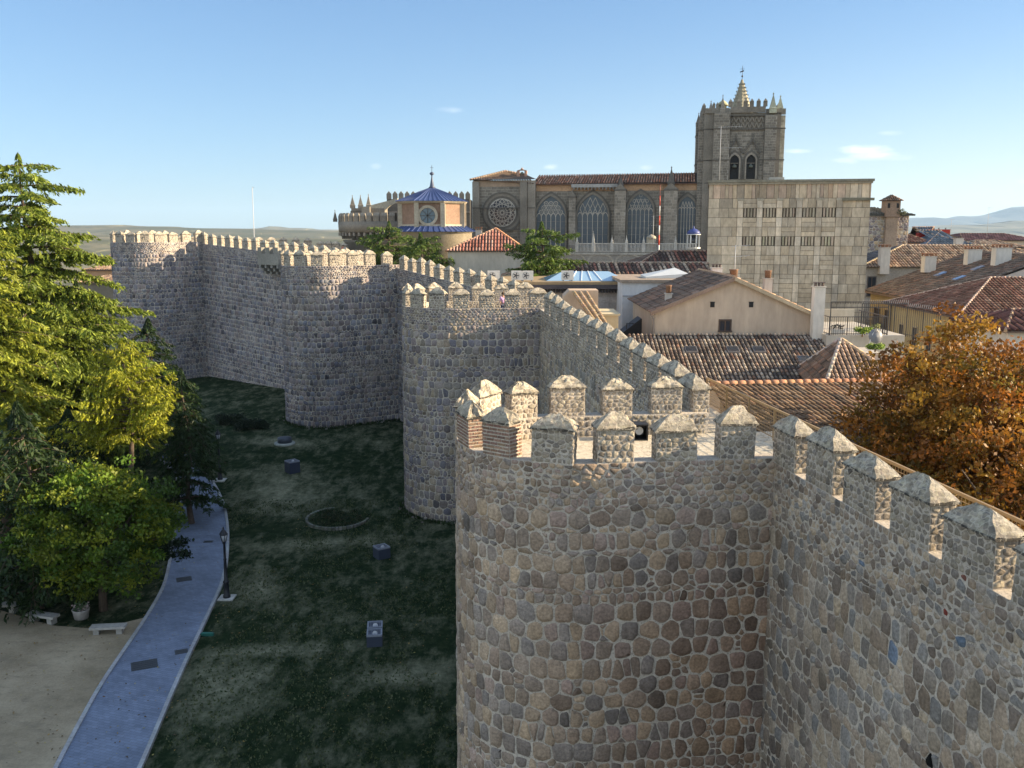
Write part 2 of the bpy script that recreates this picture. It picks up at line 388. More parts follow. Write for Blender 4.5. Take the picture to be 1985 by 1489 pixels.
MERLON_H = .92
def merlon_meshes(W, D, H, pal, detail, brick=False, seed=1):
    rn = random.Random(seed); mb = MB(); x, y = W / 2, D / 2
    mb.box(-x, -y, -.05, x, y, H, (.5, .45, .37), 1)
    faces = [((-x, -y), (1, 0), (0, -1), W), ((x, -y), (0, 1), (1, 0), D), ((x, y), (-1, 0), (0, 1), W), ((-x, y), (0, -1), (-1, 0), D)]
    for fi, (o, d, n, w) in enumerate(faces):
        def fm(u, v, h, o=o, d=d, n=n): return (o[0] + d[0] * u + n[0] * h, o[1] + d[1] * u + n[1] * h, v)
        if brick and fi in (0, 2, 1, 3):
            v = .03; r = 0
            while v < H - .05:
                hb = .055; u = 0 if r % 2 else -.13
                while u < w:
                    a, b = max(u, 0) + .008, min(u + .26, w) - .008
                    if b - a > .03:
                        q = [fm(a, v, .0), fm(b, v, .0), fm(b, v + hb, .0), fm(a, v + hb, .0)]; p = [fm(a, v, .022), fm(b, v, .022), fm(b, v + hb, .022), fm(a, v + hb, .022)]
                        c = jit((.26, .165, .125), .3); k = len(mb.v); mb.v.extend(q + p)
                        for f in ((4, 5, 6, 7), (0, 1, 5, 4), (1, 2, 6, 5), (2, 3, 7, 6), (3, 0, 4, 7)): mb.face([k + i for i in f], c, 0)
                    u += .28
                v += .098; r += 1
        else:
            spec = lambda v, r_: (r_.uniform(.1, .19), r_.uniform(.17, .27), .45, .12)
            stones(mb, fm, .0, w, .0, H, spec, .035, pal, .03, detail, 0, rn=rn)
    me = mb.build('merlon', [M_STONE, M_MORTAR])
    # cap: thin slab and a slightly swollen hipped top
    cb = MB(); o = .045; X, Y = x + o, y + o; hc = rn.uniform(.33, .46); rdg = max(0, (W - D) * .22)
    cb.box(-X - .015, -Y - .015, H - .01, X + .015, Y + .015, H + .034, (.075, .068, .06), 0)
    n1 = 8 if detail > 1 else 5
    def P(a, b, k):   # a,b in -1..1 around base, k 0..1 up
        s = (1 - k ** 1.15); j = mnoise.noise(Vector((a * 2.3 + seed, b * 2.3, k * 3))) * .075 * (1 - abs(2 * k - 1) * .3)
        return (a * (X * s + rdg * (1 - s)) + j, b * Y * s + j * .5, H + .035 + hc * (k ** .92) + j * .8)
    capc = [(.34, .295, .225), (.27, .24, .195), (.40, .35, .265), (.22, .20, .17)]
    side = [((-1, -1), (1, -1)), ((1, -1), (1, 1)), ((1, 1), (-1, 1)), ((-1, 1), (-1, -1))]
    for (a0, b0), (a1, b1) in side:
        g = [[cb.vert(P(lerp(a0, a1, i / n1), lerp(b0, b1, i / n1), k / n1)) for i in range(n1 + 1)] for k in range(n1 + 1)]
        for k in range(n1):
            for i in range(n1):
                q = mnoise.noise(Vector((i * .7 + a0 * 5 + seed * 3, k * .9 + b0 * 7, seed))); c = capc[int((q + 1) * 5) % 4] if q > -.9 else capc[0]
                cb.face((g[k][i], g[k][i + 1], g[k + 1][i + 1], g[k + 1][i]), jit(c, .1), 0, False)
    cp = cb.build('cap', [M_CAP])
    cp.parent = me
    return me
def cap_mat():
    t = NT('lichened_cap_stone'); c = t.coord()
    a = t.mixc(1.0, t.attr(), t.ramp(t.noise(6, 6, .7, c), [(.3, .65), (.7, 1.4)]), 'MULTIPLY')
    a = t.mixc(t.ramp(t.noise(3.2, 5, .7, c), [(.52, 0.0), (.66, .8)]), a, (.44, .39, .31))
    a = t.mixc(t.ramp(t.noise(9, 5, .7, t.coord((1.3, 1, 1))), [(.6, 0.0), (.7, .6)]), a, (.33, .27, .12))
    v = t.n('ShaderNodeTexVoronoi', feature='DISTANCE_TO_EDGE'); v.inputs['Scale'].default_value = 4.6; w = t.n('ShaderNodeTexNoise'); w.inputs['Scale'].default_value = 5; t.link(c, w.inputs['Vector'])
    ad = t.n('ShaderNodeVectorMath', operation='MULTIPLY_ADD'); t.link(w.outputs['Color'], ad.inputs[0]); ad.inputs[1].default_value = (.35, .35, .35); t.link(c, ad.inputs[2]); t.link(ad.outputs[0], v.inputs['Vector'])
    a = t.mixc(t.ramp(v.outputs[0], [(.03, .75), (.09, 0.0)]), a, (.44, .395, .32))
    v3 = t.n('ShaderNodeTexVoronoi'); v3.inputs['Scale'].default_value = 4.6; t.link(ad.outputs[0], v3.inputs['Vector']); g = t.n('ShaderNodeSeparateColor'); t.link(v3.outputs['Color'], g.inputs[0])
    a = t.mixc(1.0, a, t.ramp(g.outputs[0], [(.1, .72), (.9, 1.2)]), 'MULTIPLY')
    t.color(a); t.bump(t.noise(18, 6, .75, c), 1.0, .05); return t.m
M_CAP = cap_mat()
def proto(W, D, H, pal, detail, n, brick=False, s0=1):
    out = []
    for i in range(n):
        m = merlon_meshes(W, D, H, pal, detail, brick, s0 + i * 7); out.append((m, m.children[0]))
    return out
LIT = [(.33, .29, .225), (.27, .235, .185), (.38, .335, .26), (.23, .20, .165), (.30, .25, .19), (.19, .17, .15)]
PR_NEAR = [p for w, s_ in ((1.02, 11), (1.14, 12), (1.06, 13), (1.1, 14), (1.0, 15), (1.12, 16)) for p in proto(w, .52, MERLON_H * (.96 + .015 * (s_ - 11)), LIT, 2, 1, s0=s_ * 3)]
PR_BRICK = proto(.98, .52, MERLON_H, LIT, 2, 2, brick=True, s0=51)
PR_WALL = proto(1.42, .56, 1.0, LIT, 2, 4, s0=71)
PR_LONG = proto(1.68, .56, .9, LIT, 2, 3, s0=131)
PR_FAR = proto(1.05, .5, MERLON_H, LIT, 1, 3, s0=91)
PR_USED = set()
def put_merlon(protos, parent, pos, ang, k, hs=1.0, label=None):
    """first use takes the prototype itself, later uses copy it"""
    m, c = protos[k % len(protos)]
    if m.name in PR_USED:
        o = m.copy(); COL.objects.link(o); q = c.copy(); COL.objects.link(q); q.parent = o
    else: o = m; PR_USED.add(m.name)
    o.parent = parent; o.location = Vector(pos) - world_loc(parent); o.rotation_euler = (U(-.025, .025), U(-.025, .025), ang + U(-.05, .05))
    o.scale = (U(.9, 1.06), U(.95, 1.05), hs * U(.9, 1.07))
    return o

def wall_body(mb, path, zt, zb, spec, gap, pal, relief, detail, tint=None, top_z=None, rn=rng, batter=0.0, par_t=.55, floor_drop=.72, inner=True):
    """outer face: mortar skin + stones; zt(u) is the sill height, zb(u) the foot"""
    N = max(2, int(path.len / .5)); zr = 14
    def fmap(u, v, h):
        p, n, t = path.at(u); zb_, zt_ = zb(u), zt(u)
        z = zt_ - v
        o = h + batter * v
        return (p.x + n.x * o, p.y + n.y * o, z)
    hmax = max(zt(path.len * k / 8) - zb(path.len * k / 8) for k in range(9))
    g = []
    for i in range(N + 1):
        u = path.len * i / N; g.append([mb.vert(fmap(u, hmax * k / zr, 0)) for k in range(zr + 1)])
    for i in range(N):
        for k in range(zr): mb.face((g[i][k], g[i][k + 1], g[i + 1][k + 1], g[i + 1][k]) if path.side > 0 else (g[i][k], g[i + 1][k], g[i + 1][k + 1], g[i][k + 1]), (.5, .45, .37), 1, True)
    stones(mb, fmap, 0, path.len, 0.0, hmax, spec, gap, pal, relief, detail, 0, tint, rn)
    # sill top and the inner parapet face
    tops = []
    for i in range(N + 1):
        u = path.len * i / N; p, n, t = path.at(u); z = zt(u)
        tops.append([mb.vert((p.x, p.y, z)), mb.vert((p.x - n.x * par_t, p.y - n.y * par_t, z - .01)), mb.vert((p.x - n.x * par_t, p.y - n.y * par_t, z - floor_drop - .3))])
    for a, b in zip(tops, tops[1:]):
        mb.face((a[0], a[1], b[1], b[0]), (.42, .38, .32), 1); mb.face((a[1], a[2], b[2], b[1]), (.42, .38, .32), 1)
    if inner:
        def fin(u, v, h):
            p, n, t = path.at(u); return (p.x - n.x * (par_t + h), p.y - n.y * (par_t + h), zt(u) - .03 - v)
        stones(mb, fin, 0.1, path.len - .1, 0.0, floor_drop, lambda v, r_: (r_.uniform(.13, .22), r_.uniform(.2, .3), .4, .1), .035, LIT, .025, 1, 0, None, rn)

def spec_big(top=1.0, big=(.42, .6), small=(.11, .17)):
    st = {'t': 0}
    def f(v, r_):
        if v < top: return (r_.uniform(.13, .2), r_.uniform(.2, .32), .45, .14)
        st['t'] += 1
        if r_.random() < .27: return (r_.uniform(*small), r_.uniform(.22, .4), .6, .05)
        if r_.random() < .25: return (r_.uniform(.26, .36), r_.uniform(.26, .36), .45, .09)
        return (r_.uniform(*big), r_.uniform(.34, .5), .55, .1)
    return f

def floor_mat():
    t = NT('walkway_paving'); c = t.coord()
    v = t.n('ShaderNodeTexVoronoi', feature='DISTANCE_TO_EDGE'); v.inputs['Scale'].default_value = 3.2
    w = t.n('ShaderNodeTexNoise'); w.inputs['Scale'].default_value = 2; t.link(c, w.inputs['Vector'])
    ad = t.n('ShaderNodeVectorMath', operation='ADD'); t.link(c, ad.inputs[0]); t.link(w.outputs['Color'], ad.inputs[1]); t.link(ad.outputs[0], v.inputs['Vector'])
    a = t.mixc(t.ramp(v.outputs[0], [(.02, 1.0), (.07, 0.0)]), t.ramp(t.noise(4, 5, .65, c), [(.3, (.46, .40, .31)), (.7, (.62, .55, .43))]), (.33, .28, .21))
    t.color(a); t.bump(t.noise(14, 5, .7, c), .7, .02); return t.m
M_FLOOR = floor_mat()

def tower(label, j, e, w, length, ztop, zbot, pal, detail, protos, spacing=1.7, phase=.0, gap=.045, relief=.06, brick_at=(), tint=None, spec=None, seed=3):
    rn = random.Random(seed)
    path = Path(u_path(j, e, w, length, 20), side=-1)
    # outward is on the right of the walk when side=-1
    sill = ztop - 1.33; c0 = Vector(j) + Vector(e).normalized() * (length / 2)
    T = thing('wall_tower', label, 'tower', (c0.x, c0.y, zbot))
    mb = MB()
    wall_body(mb, path, lambda u: sill, lambda u: zbot - .8, spec or spec_big(1.05), gap, pal, relief, detail, tint, rn=rn, batter=.004)
    mb.build('stone_wall', [M_STONE if detail > 1 else M_STONEF, M_MORTAR], T, world=True)
    # floor
    fb = MB(); pts = []
    for i in range(41):
        p, n, t = path.at(path.len * i / 40); q = p - n * .5; pts.append((q.x, q.y, sill - .72))
    e2 = Vector(e).normalized() * -2.6; a, b = pts[0], pts[-1]
    pts = [(a[0] + e2.x, a[1] + e2.y, a[2])] + pts + [(b[0] + e2.x, b[1] + e2.y, b[2])]
    fb.poly(pts, (.5, .45, .35), 0)
    low = [(x, y, z - .5) for x, y, z in pts]; n = len(pts)
    for i in range(n): k = (i + 1) % n; fb.poly([pts[i], pts[k], low[k], low[i]], (.4, .36, .3), 0)
    fb.build('walkway_floor', [M_FLOOR], T, world=True)
    nm = int((path.len - 1.0) / spacing); s0 = (path.len - (nm) * spacing) / 2 + phase
    for i in range(nm + 1):
        u = s0 + i * spacing
        if u < .3 or u > path.len - .3: continue
        p, n, t = path.at(u); q = p - n * .275
        ang = math.atan2(t.y, t.x)
        pr = PR_BRICK if i in brick_at else protos
        put_merlon(pr, T, (q.x, q.y, sill), ang, i + seed)
    return T, path, sill

def curtain(label, A, B, zA, zB, zbot, pal, detail, protos, side, spacing=2.05, phase=.9, gap=.045, relief=.05, walk=1.6, spec=None, seed=5, name='wall_curtain', tint=None, tilt=0, mesh_in=True, mh=1.0):
    """zA, zB: merlon tip heights at both ends"""
    rn = random.Random(seed); path = Path([A, B], side=side)
    sl = lambda u: lerp(zA, zB, u / path.len) - 1.4
    mid = (Vector(A) + Vector(B)) / 2
    T = thing(name, label, 'city wall', (mid.x, mid.y, zbot))
    mb = MB()
    wall_body(mb, path, sl, lambda u: zbot - .8, spec or spec_big(.9), gap, pal, relief, detail, tint, rn=rn, batter=.004, inner=mesh_in)
    mb.build('stone_wall', [M_STONE if detail > 1 else M_STONEF, M_MORTAR], T, world=True)
    fb = MB(); p0, n0, t0 = path.at(0); p1, n1, t1 = path.at(path.len)
    for dz, top in ((0, True),):
        a = p0 - n0 * .5; b = p1 - n1 * .5; c = p1 - n1 * (.5 + walk); d = p0 - n0 * (.5 + walk)
        za, zb_ = sl(0) - .72, sl(path.len) - .72
        fb.hexa([(a.x, a.y, zbot), (d.x, d.y, zbot), (c.x, c.y, zbot), (b.x, b.y, zbot), (a.x, a.y, za), (d.x, d.y, za), (c.x, c.y, zb_), (b.x, b.y, zb_)], (.45, .4, .32), 0)
    fb.build('walkway_floor', [M_FLOOR], T, world=True)
    u = phase; i = 0
    while u < path.len - .5:
        p, n, t = path.at(u); q = p - n * .28
        put_merlon(protos, T, (q.x, q.y, sl(u)), math.atan2(t.y, t.x), i + seed, mh)
        u += spacing * rn.uniform(.96, 1.04); i += 1
    return T, path, sl
# ------------------------------------------------------------------ the city wall
def L1(y): return 8.45 - .146 * (y - 17)          # outer face of the first stretch of wall
def tint_near(u, v, c):
    c = (min(.5, c[0] * 1.08), c[1] * 1.0, c[2] * .97)
    # browner and darker low on the flank near the corner, paler away from it
    k = (1 - sm(0, 9.5, 21.8 - u)) * sm(1.0, 4.5, v); c = mix3(c, (c[0] * .66, c[1] * .57, c[2] * .53), k)
    k2 = sm(9, 13, 21.8 - u) * .45; c = mix3(c, (.36, .335, .28), k2)
    return c
E1 = Vector((-1, -.12)).normalized()
NEAR, p_near, sill_near = tower('nearest round stone tower, its battlements in front and two of them faced in brick', (7.15, 28.55), E1, 7.0, 8.9, 15.1, -.4, GREY, 2, PR_NEAR,
      spacing=1.72, phase=.93, brick_at=(6, 7), tint=tint_near, seed=3, relief=.045, gap=.04)
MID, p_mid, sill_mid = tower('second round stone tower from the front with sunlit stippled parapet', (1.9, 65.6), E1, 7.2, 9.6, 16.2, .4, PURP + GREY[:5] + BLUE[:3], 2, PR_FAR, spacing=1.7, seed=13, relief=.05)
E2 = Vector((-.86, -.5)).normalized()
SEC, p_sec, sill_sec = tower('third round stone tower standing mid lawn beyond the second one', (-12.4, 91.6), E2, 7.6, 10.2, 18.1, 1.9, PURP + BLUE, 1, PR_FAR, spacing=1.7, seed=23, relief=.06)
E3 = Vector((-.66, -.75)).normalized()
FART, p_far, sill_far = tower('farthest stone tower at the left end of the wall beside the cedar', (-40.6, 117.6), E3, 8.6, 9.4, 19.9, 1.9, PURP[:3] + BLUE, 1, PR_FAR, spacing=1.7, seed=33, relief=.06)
RB = [(.31, .285, .245), (.245, .235, .22), (.20, .20, .20), (.34, .305, .25), (.26, .225, .185), (.22, .19, .16), (.185, .20, .215), (.16, .145, .135)]
RB = pal_up(RB, 1.08, (1.06, 1.0, .9))
spec_r = lambda v, r_: (r_.uniform(.14, .24), r_.uniform(.2, .34), .45, .2) if v < 1.7 else ((r_.uniform(.2, .3), r_.uniform(.25, .36), .45, .2) if r_.random() < .4 else (r_.uniform(.36, .58), r_.uniform(.32, .46), .4, .16))
def wall_uv(px, py):
    a = ray(px, py); t = (8.45 + .146 * 17) / (a[0] + .146 * a[1]); x, y, z = a[0] * t, a[1] * t, CAMZ + a[2] * t
    u = (y - 7.5) * math.hypot(1, .146); return u, (lerp(15.0, 15.05, u / 17.9) - 1.4) - z
SPOT = [(wall_uv(1827, 1190), .11, (.22, .05, .035)), (wall_uv(1846, 1262), .26, (.12, .155, .20)), (wall_uv(1815, 1352), .17, (.004, .004, .004)), (wall_uv(1800, 1455), .12, (.006, .006, .006)), (wall_uv(1660, 1105), .25, (.15, .19, .25)), (wall_uv(1870, 1110), .13, (.18, .08, .06)), (wall_uv(1735, 1250), .22, (.16, .20, .26))]
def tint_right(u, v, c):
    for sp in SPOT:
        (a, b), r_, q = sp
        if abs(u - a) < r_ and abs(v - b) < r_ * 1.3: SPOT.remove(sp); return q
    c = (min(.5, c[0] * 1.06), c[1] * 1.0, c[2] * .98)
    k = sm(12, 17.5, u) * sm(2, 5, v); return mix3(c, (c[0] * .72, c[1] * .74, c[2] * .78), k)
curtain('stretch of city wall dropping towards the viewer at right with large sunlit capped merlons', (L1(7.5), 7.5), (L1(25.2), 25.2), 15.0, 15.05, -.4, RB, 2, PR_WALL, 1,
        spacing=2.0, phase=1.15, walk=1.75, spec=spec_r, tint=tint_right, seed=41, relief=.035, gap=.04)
curtain('stretch of city wall between the nearest and the second tower', (L1(31.9), 31.9), (L1(62.2), 62.2), 15.1, 16.2, 0, GREY + RB[:4], 2, PR_LONG, 1, spacing=2.1, phase=.6, seed=43, spec=spec_r)
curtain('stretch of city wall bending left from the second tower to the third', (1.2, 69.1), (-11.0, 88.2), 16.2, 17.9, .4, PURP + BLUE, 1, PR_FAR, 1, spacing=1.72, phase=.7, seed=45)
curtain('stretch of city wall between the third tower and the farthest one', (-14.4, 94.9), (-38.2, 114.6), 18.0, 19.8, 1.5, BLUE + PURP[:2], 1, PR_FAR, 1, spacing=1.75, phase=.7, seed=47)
curtain('sunlit stretch of parapet seen from inside behind the third tower', (-43.0, 121.0), (-26.3, 126.5), 19.4, 18.9, 4, GREY + WARM, 1, PR_FAR, 1, spacing=1.6, phase=.5, seed=49)
curtain('short sunlit parapet with a red shirted visitor below the cathedral apse', (-25.6, 124.6), (-20.6, 123.0), 18.6, 18.5, 4, GREY + WARM, 1, PR_FAR, 1, spacing=1.15, phase=.4, seed=50)
# small boxed bartizan on the third stretch
B_ = thing('stone_bartizan', 'small boxed bartizan of smooth stone projecting from the wall left of the third tower', 'bartizan', (-26.2, 104.0, 16.2))
mb = MB(); a_ = math.atan2(114.6 - 94.9, -38.2 + 14.4)
ca, sa = math.cos(a_), math.sin(a_)
def lb(x, y, z): return (x * ca - y * sa, x * sa + y * ca, z)
def lbox(m, x0, y0, z0, x1, y1, z1, c):
    m.hexa([lb(x0, y0, z0), lb(x1, y0, z0), lb(x1, y1, z0), lb(x0, y1, z0), lb(x0, y0, z1), lb(x1, y0, z1), lb(x1, y1, z1), lb(x0, y1, z1)], c, 0)
lbox(mb, -1.9, -.6, 0, 1.9, 1.1, 1.2, (.26, .245, .215)); mb.build('box', M_ASHLAR, B_)
for i in range(4):
    mb = MB(); x = -1.6 + i * 1.06
    for k in range(3): lbox(mb, x - .16, -.3, -.35 * (k + 1), x + .16, 1.05 - .33 * k, -.35 * k - .01, (.25, .24, .22))
    mb.build('corbel', M_ASHLAR, B_)
for i in range(3):
    mb = MB(); x = -1.5 + i * 1.5; lbox(mb, x - .35, .6, 1.21, x + .35, 1.08, 1.9, (.25, .235, .2)); mb.build('merlon', M_ASHLAR, B_)
# lamp housing on the tower floor
sb = thing('floodlight_box', 'black open floodlight box on the floor of the nearest tower', 'floodlight', (4.25, 30.6, sill_near - .72))
mb = MB(); K = (.012, .012, .014)
for (x0, y0, z0, x1, y1, z1) in [(-.3, -.28, 0, .3, .28, .05), (-.3, -.28, .5, .3, .28, .55), (-.3, -.28, .051, -.25, .28, .499), (.25, -.28, .051, .3, .28, .499), (-.249, .23, .051, .249, .28, .499)]:
    mb.box(x0, y0, z0, x1, y1, z1, K, 0)
mb.build('housing', M_PAINT, sb)
mb = MB(); mb.tube([(0.02, .1, .28), (0.02, -.1, .3)], [.08, .14], 12, (.5, .5, .48)); mb.build('lamp', M_PAINT, sb)
bk = MB()
for k in range(4): bk.box(-.14 + .01 * k, -.1, .07 * k, .14 - .01 * k, .1, .07 * k + .06, (.62, .13, .04), 0)
b_o = bk.build('brick_stack', M_STONE); b_o.location = (-1.15, 27.9 + 2.2, sill_near); b_o.rotation_euler = (0, 0, .5)
tag(b_o, 'small orange red brick stack between left merlons of the nearest tower', 'bricks')
# railing along the inner edge of the walk
def railing(A, B, zA, zB, label, col, h=1.05, n=9, mesh=True):
    A = Vector((A[0], A[1], zA)); B = Vector((B[0], B[1], zB)); T = thing('railing', label, 'railing', A)
    for i in range(n):
        p = A.lerp(B, i / (n - 1)); m = MB(); m.box(p.x - .03, p.y - .03, p.z, p.x + .03, p.y + .03, p.z + h, col, 0); m.build('post', M_PAINT, T, world=True)
    m = MB(); up = Vector((0, 0, h + .025)); m.beam(A + up, B + up, .06, .05, col); m.build('top_rail', M_PAINT, T, world=True)
    m = MB()
    L = (B - A).length; k = int(L / .13); s = .012
    for i in range(k):
        p = A.lerp(B, (i + .5) / k); m.beam(p + Vector((0, 0, .12)), p + Vector((0, 0, h - .03)), s, s, col)
    for i in range(1, 8):
        z = Vector((0, 0, .12 + (h - .15) * i / 8)); m.beam(A + z, B + z, s, s, col)
    for z_ in (.1, h - .02): m.beam(A + Vector((0, 0, z_)), B + Vector((0, 0, z_)), .03, .03, col)
    m.build('mesh_panel', M_PAINT, T, world=True)
    return T
railing((L1(9) + 2.2, 9), (L1(36.6) + 2.2, 36.6), 13.0, 13.1, 'ochre mesh railing along the inner edge of the near wall walk', (.27, .18, .085), n=14)
# ------------------------------------------------------------------ terrain
def gz(x, y):
    """height of the ground outside the wall"""
    z = 2.0 * sm(55, 92, y) + .25 * mnoise.noise(Vector((x * .06, y * .06, 0)))
    return z
def in_city(x, y): return 0.0
def on_ground(px, py):
    z = 0.0
    for _ in range(12): p = atz(px, py, z); z = gz(p.x, p.y)
    return atz(px, py, z)
def ground_height(x, y):
    d = math.hypot(x, y)
    lawn = gz(x, y)
    # city side stands higher, far land falls away to the plain
    edge = sm(150, 420, d) if x < 10 else sm(240, 600, d)
    wallx = 7.5 - .12 * (y - 20) if y < 64 else (1 - .62 * (y - 68) if y < 92 else (-13 - 1.1 * (y - 92) if y < 118 else -40))
    wallx += 0 if y < 66 else (3 if y < 90 else 9)
    c = sm(wallx + 0.5, wallx + 3, x)
    base = lerp(lawn - .05, 5.5, c)
    far = -30 + 14 * mnoise.noise(Vector((x * .0016, y * .0016, 1))) + 5 * mnoise.noise(Vector((x * .006, y * .006, 2)))
    return lerp(base, far, edge)
gb = MB(); angs = []
a = -180
while a < 180: angs.append(a); a += 1.0 if -60 < a < 60 else 6
rads = [0, 4, 8, 12, 16, 20, 24, 28, 32, 36, 40, 44, 48, 52, 56, 60, 64, 68, 72, 76, 80, 85, 90, 95, 100, 105, 110, 116, 122, 130, 140, 155, 175, 200, 240, 300, 380, 500, 700, 1000, 1400, 2000, 3000, 4500, 7000, 11000, 21000]
gr = [[gb.vert((r * math.sin(R(t)), r * math.cos(R(t)), ground_height(r * math.sin(R(t)), r * math.cos(R(t))))) for t in angs] for r in rads]
for i in range(len(rads) - 1):
    for k in range(len(angs)):
        k2 = (k + 1) % len(angs); gb.face((gr[i][k], gr[i][k2], gr[i + 1][k2], gr[i + 1][k]), smooth=True)
def ground_mat():
    t = NT('dry_plain_earth'); c = t.coord()
    a = t.ramp(t.noise(.004, 8, .65, c), [(.3, (.085, .085, .045)), (.5, (.17, .15, .09)), (.7, (.22, .19, .12))])
    a = t.mixc(t.ramp(t.noise(.02, 6, .7, c), [(.5, 0.0), (.58, .85)]), a, (.04, .05, .03))
    t.color(a); return t.m
o = gb.build('ground', ground_mat()); tag(o, kind='structure')
# lawn: a finer sheet laid over the ground below the wall
def sheet(name, x0, x1, y0, y1, step, dz, mt, inside=None, hf=None):
    m = MB(); nx = int((x1 - x0) / step); ny = int((y1 - y0) / step); ids = {}
    def vid(i, j):
        if (i, j) not in ids: x = x0 + i * step; y = y0 + j * step; ids[(i, j)] = m.vert((x, y, gz(x, y) + dz + (hf(x, y) if hf else 0)))
        return ids[(i, j)]
    for i in range(nx):
        for j in range(ny):
            x = x0 + (i + .5) * step; y = y0 + (j + .5) * step
            if inside and not inside(x, y): continue
            m.face((vid(i, j), vid(i + 1, j), vid(i + 1, j + 1), vid(i, j + 1)), smooth=True)
    return m.build(name, mt)
def lawn_mat():
    t = NT('worn_lawn'); c = t.coord()
    g = t.ramp(t.noise(1.6, 8, .75, c), [(.3, (.008, .017, .008)), (.5, (.018, .033, .014)), (.68, (.05, .06, .03))])
    w1 = t.noise(.12, 4, .6, c); w2 = t.noise(1.1, 7, .75, t.coord((1, .45, 1)))
    worn = t.ramp(t.math('ADD', t.math('MULTIPLY', w1, .62), t.math('MULTIPLY', w2, .5)), [(.50, 0.0), (.70, .9)])
    co = t.n('ShaderNodeTexCoord').outputs['Object']; tot = None
    for (x, y, rx, ry, rot) in ((-17.5, 68, 4.5, 7.5, .3), (-12, 57.5, 6.5, 1.6, .15), (-12, 42, 5.5, 1.3, .12), (-13, 38.5, 3.5, 5, .3), (-5, 39.5, 4, 1.6, .3), (-5.2, 63, 3, 3.5, 0), (-14.5, 50, 2.0, 4, .3), (-20, 80, 5, 2, -.2)):
        mp = t.n('ShaderNodeMapping', vector_type='TEXTURE'); mp.inputs['Location'].default_value = (x, y, 0); mp.inputs['Rotation'].default_value = (0, 0, rot); mp.inputs['Scale'].default_value = (rx, ry, 60); t.link(co, mp.inputs[0])
        ln = t.n('ShaderNodeVectorMath', operation='LENGTH'); t.link(mp.outputs[0], ln.inputs[0]); e = t.ramp(ln.outputs['Value'], [(.0, .24), (1.0, 0.0)])
        tot = e if tot is None else t.math('MAXIMUM', tot, e)
    worn = t.ramp(t.math('ADD', t.math('ADD', t.math('MULTIPLY', w1, .3), t.math('MULTIPLY', w2, .8)), tot), [(.53, 0.0), (.82, .95)])
    a = t.mixc(worn, g, t.ramp(t.noise(3, 6, .7, c), [(.3, (.14, .145, .09)), (.7, (.34, .33, .23))]))
    t.color(a); t.b.inputs['Roughness'].default_value = 1; t.b.inputs['Specular IOR Level'].default_value = .05
    t.bump(t.noise(9, 7, .8, c), 1, .12); return t.m
o = sheet('lawn', -75, 12, 6, 130, .9, .0, lawn_mat(), hf=lambda x, y: .05 * mnoise.noise(Vector((x * .8, y * .8, 4)))); tag(o, kind='structure')

PL = [on_ground(*q) for q in [(60, 1600), (115, 1489), (200, 1330), (290, 1196), (322, 1140), (333, 1090), (340, 1040), (350, 985), (352, 948), (338, 915), (310, 888), (280, 868)]]
PRR = [on_ground(*q) for q in [(215, 1600), (270, 1489), (350, 1300), (402, 1190), (428, 1135), (438, 1085), (440, 1030), (434, 985), (418, 948), (392, 912), (352, 880), (312, 860)]]
def resamp(pts, n):
    L = [0]
    for a, b in zip(pts, pts[1:]): L.append(L[-1] + (b - a).length)
    out = []; k = 0
    for i in range(n):
        u = L[-1] * i / (n - 1)
        while k < len(pts) - 2 and L[k + 1] < u: k += 1
        t = (u - L[k]) / (L[k + 1] - L[k]); out.append(pts[k].lerp(pts[k + 1], min(t, 1)))
    for _ in range(3): out = [out[0]] + [(out[i - 1] + out[i] * 2 + out[i + 1]) / 4 for i in range(1, n - 1)] + [out[-1]]
    return out
NP = 60; PL = resamp(PL, NP); PRR = resamp(PRR, NP)
def gp(p, dz): return Vector((p.x, p.y, gz(p.x, p.y) + dz))
m = MB(); rows = [[m.vert(gp(a.lerp(b, k / 4), .1)) for k in range(5)] for a, b in zip(PL, PRR)]
for a, b in zip(rows, rows[1:]):
    for k in range(4): m.face((a[k], a[k + 1], b[k + 1], b[k]), smooth=True)
def path_mat():
    t = NT('granite_path_setts'); c = t.coord(rot=(0, 0, .35))
    b = t.n('ShaderNodeTexBrick'); b.inputs['Scale'].default_value = 1; b.inputs['Brick Width'].default_value = .32; b.inputs['Row Height'].default_value = .16
    b.inputs['Mortar Size'].default_value = .008; b.inputs['Color1'].default_value = (.165, .20, .28, 1); b.inputs['Color2'].default_value = (.135, .165, .235, 1); b.inputs['Mortar'].default_value = (.11, .13, .17, 1)
    t.link(c, b.inputs['Vector'])
    a = t.mixc(1.0, b.outputs[0], t.ramp(t.noise(.7, 5, .65, c), [(.3, .78), (.7, 1.22)]), 'MULTIPLY')
    t.color(a); t.b.inputs['Roughness'].default_value = .7; t.bump(t.noise(12, 5, .7, c), .4, .01); return t.m
o = m.build('path', path_mat()); tag(o, kind='structure')
for side, ln, other in (('l', PL, PRR), ('r', PRR, PL)):
    m = MB(); q = []
    for a, b in zip(ln, other):
        d = (a - b).normalized(); q.append((gp(a, 0), gp(a + d * .17, 0)))
    for (a, b), (c_, d) in zip(q, q[1:]):
        up = Vector((0, 0, .16)); dn = Vector((0, 0, -.2))
        cc = jit((.30, .31, .33), .08)
        m.hexa([a + dn, b + dn, d + dn, c_ + dn, a + up, b + up, d + up, c_ + up], cc)
    o = m.build('path_kerb', M_ASHLAR); tag(o, kind='structure')
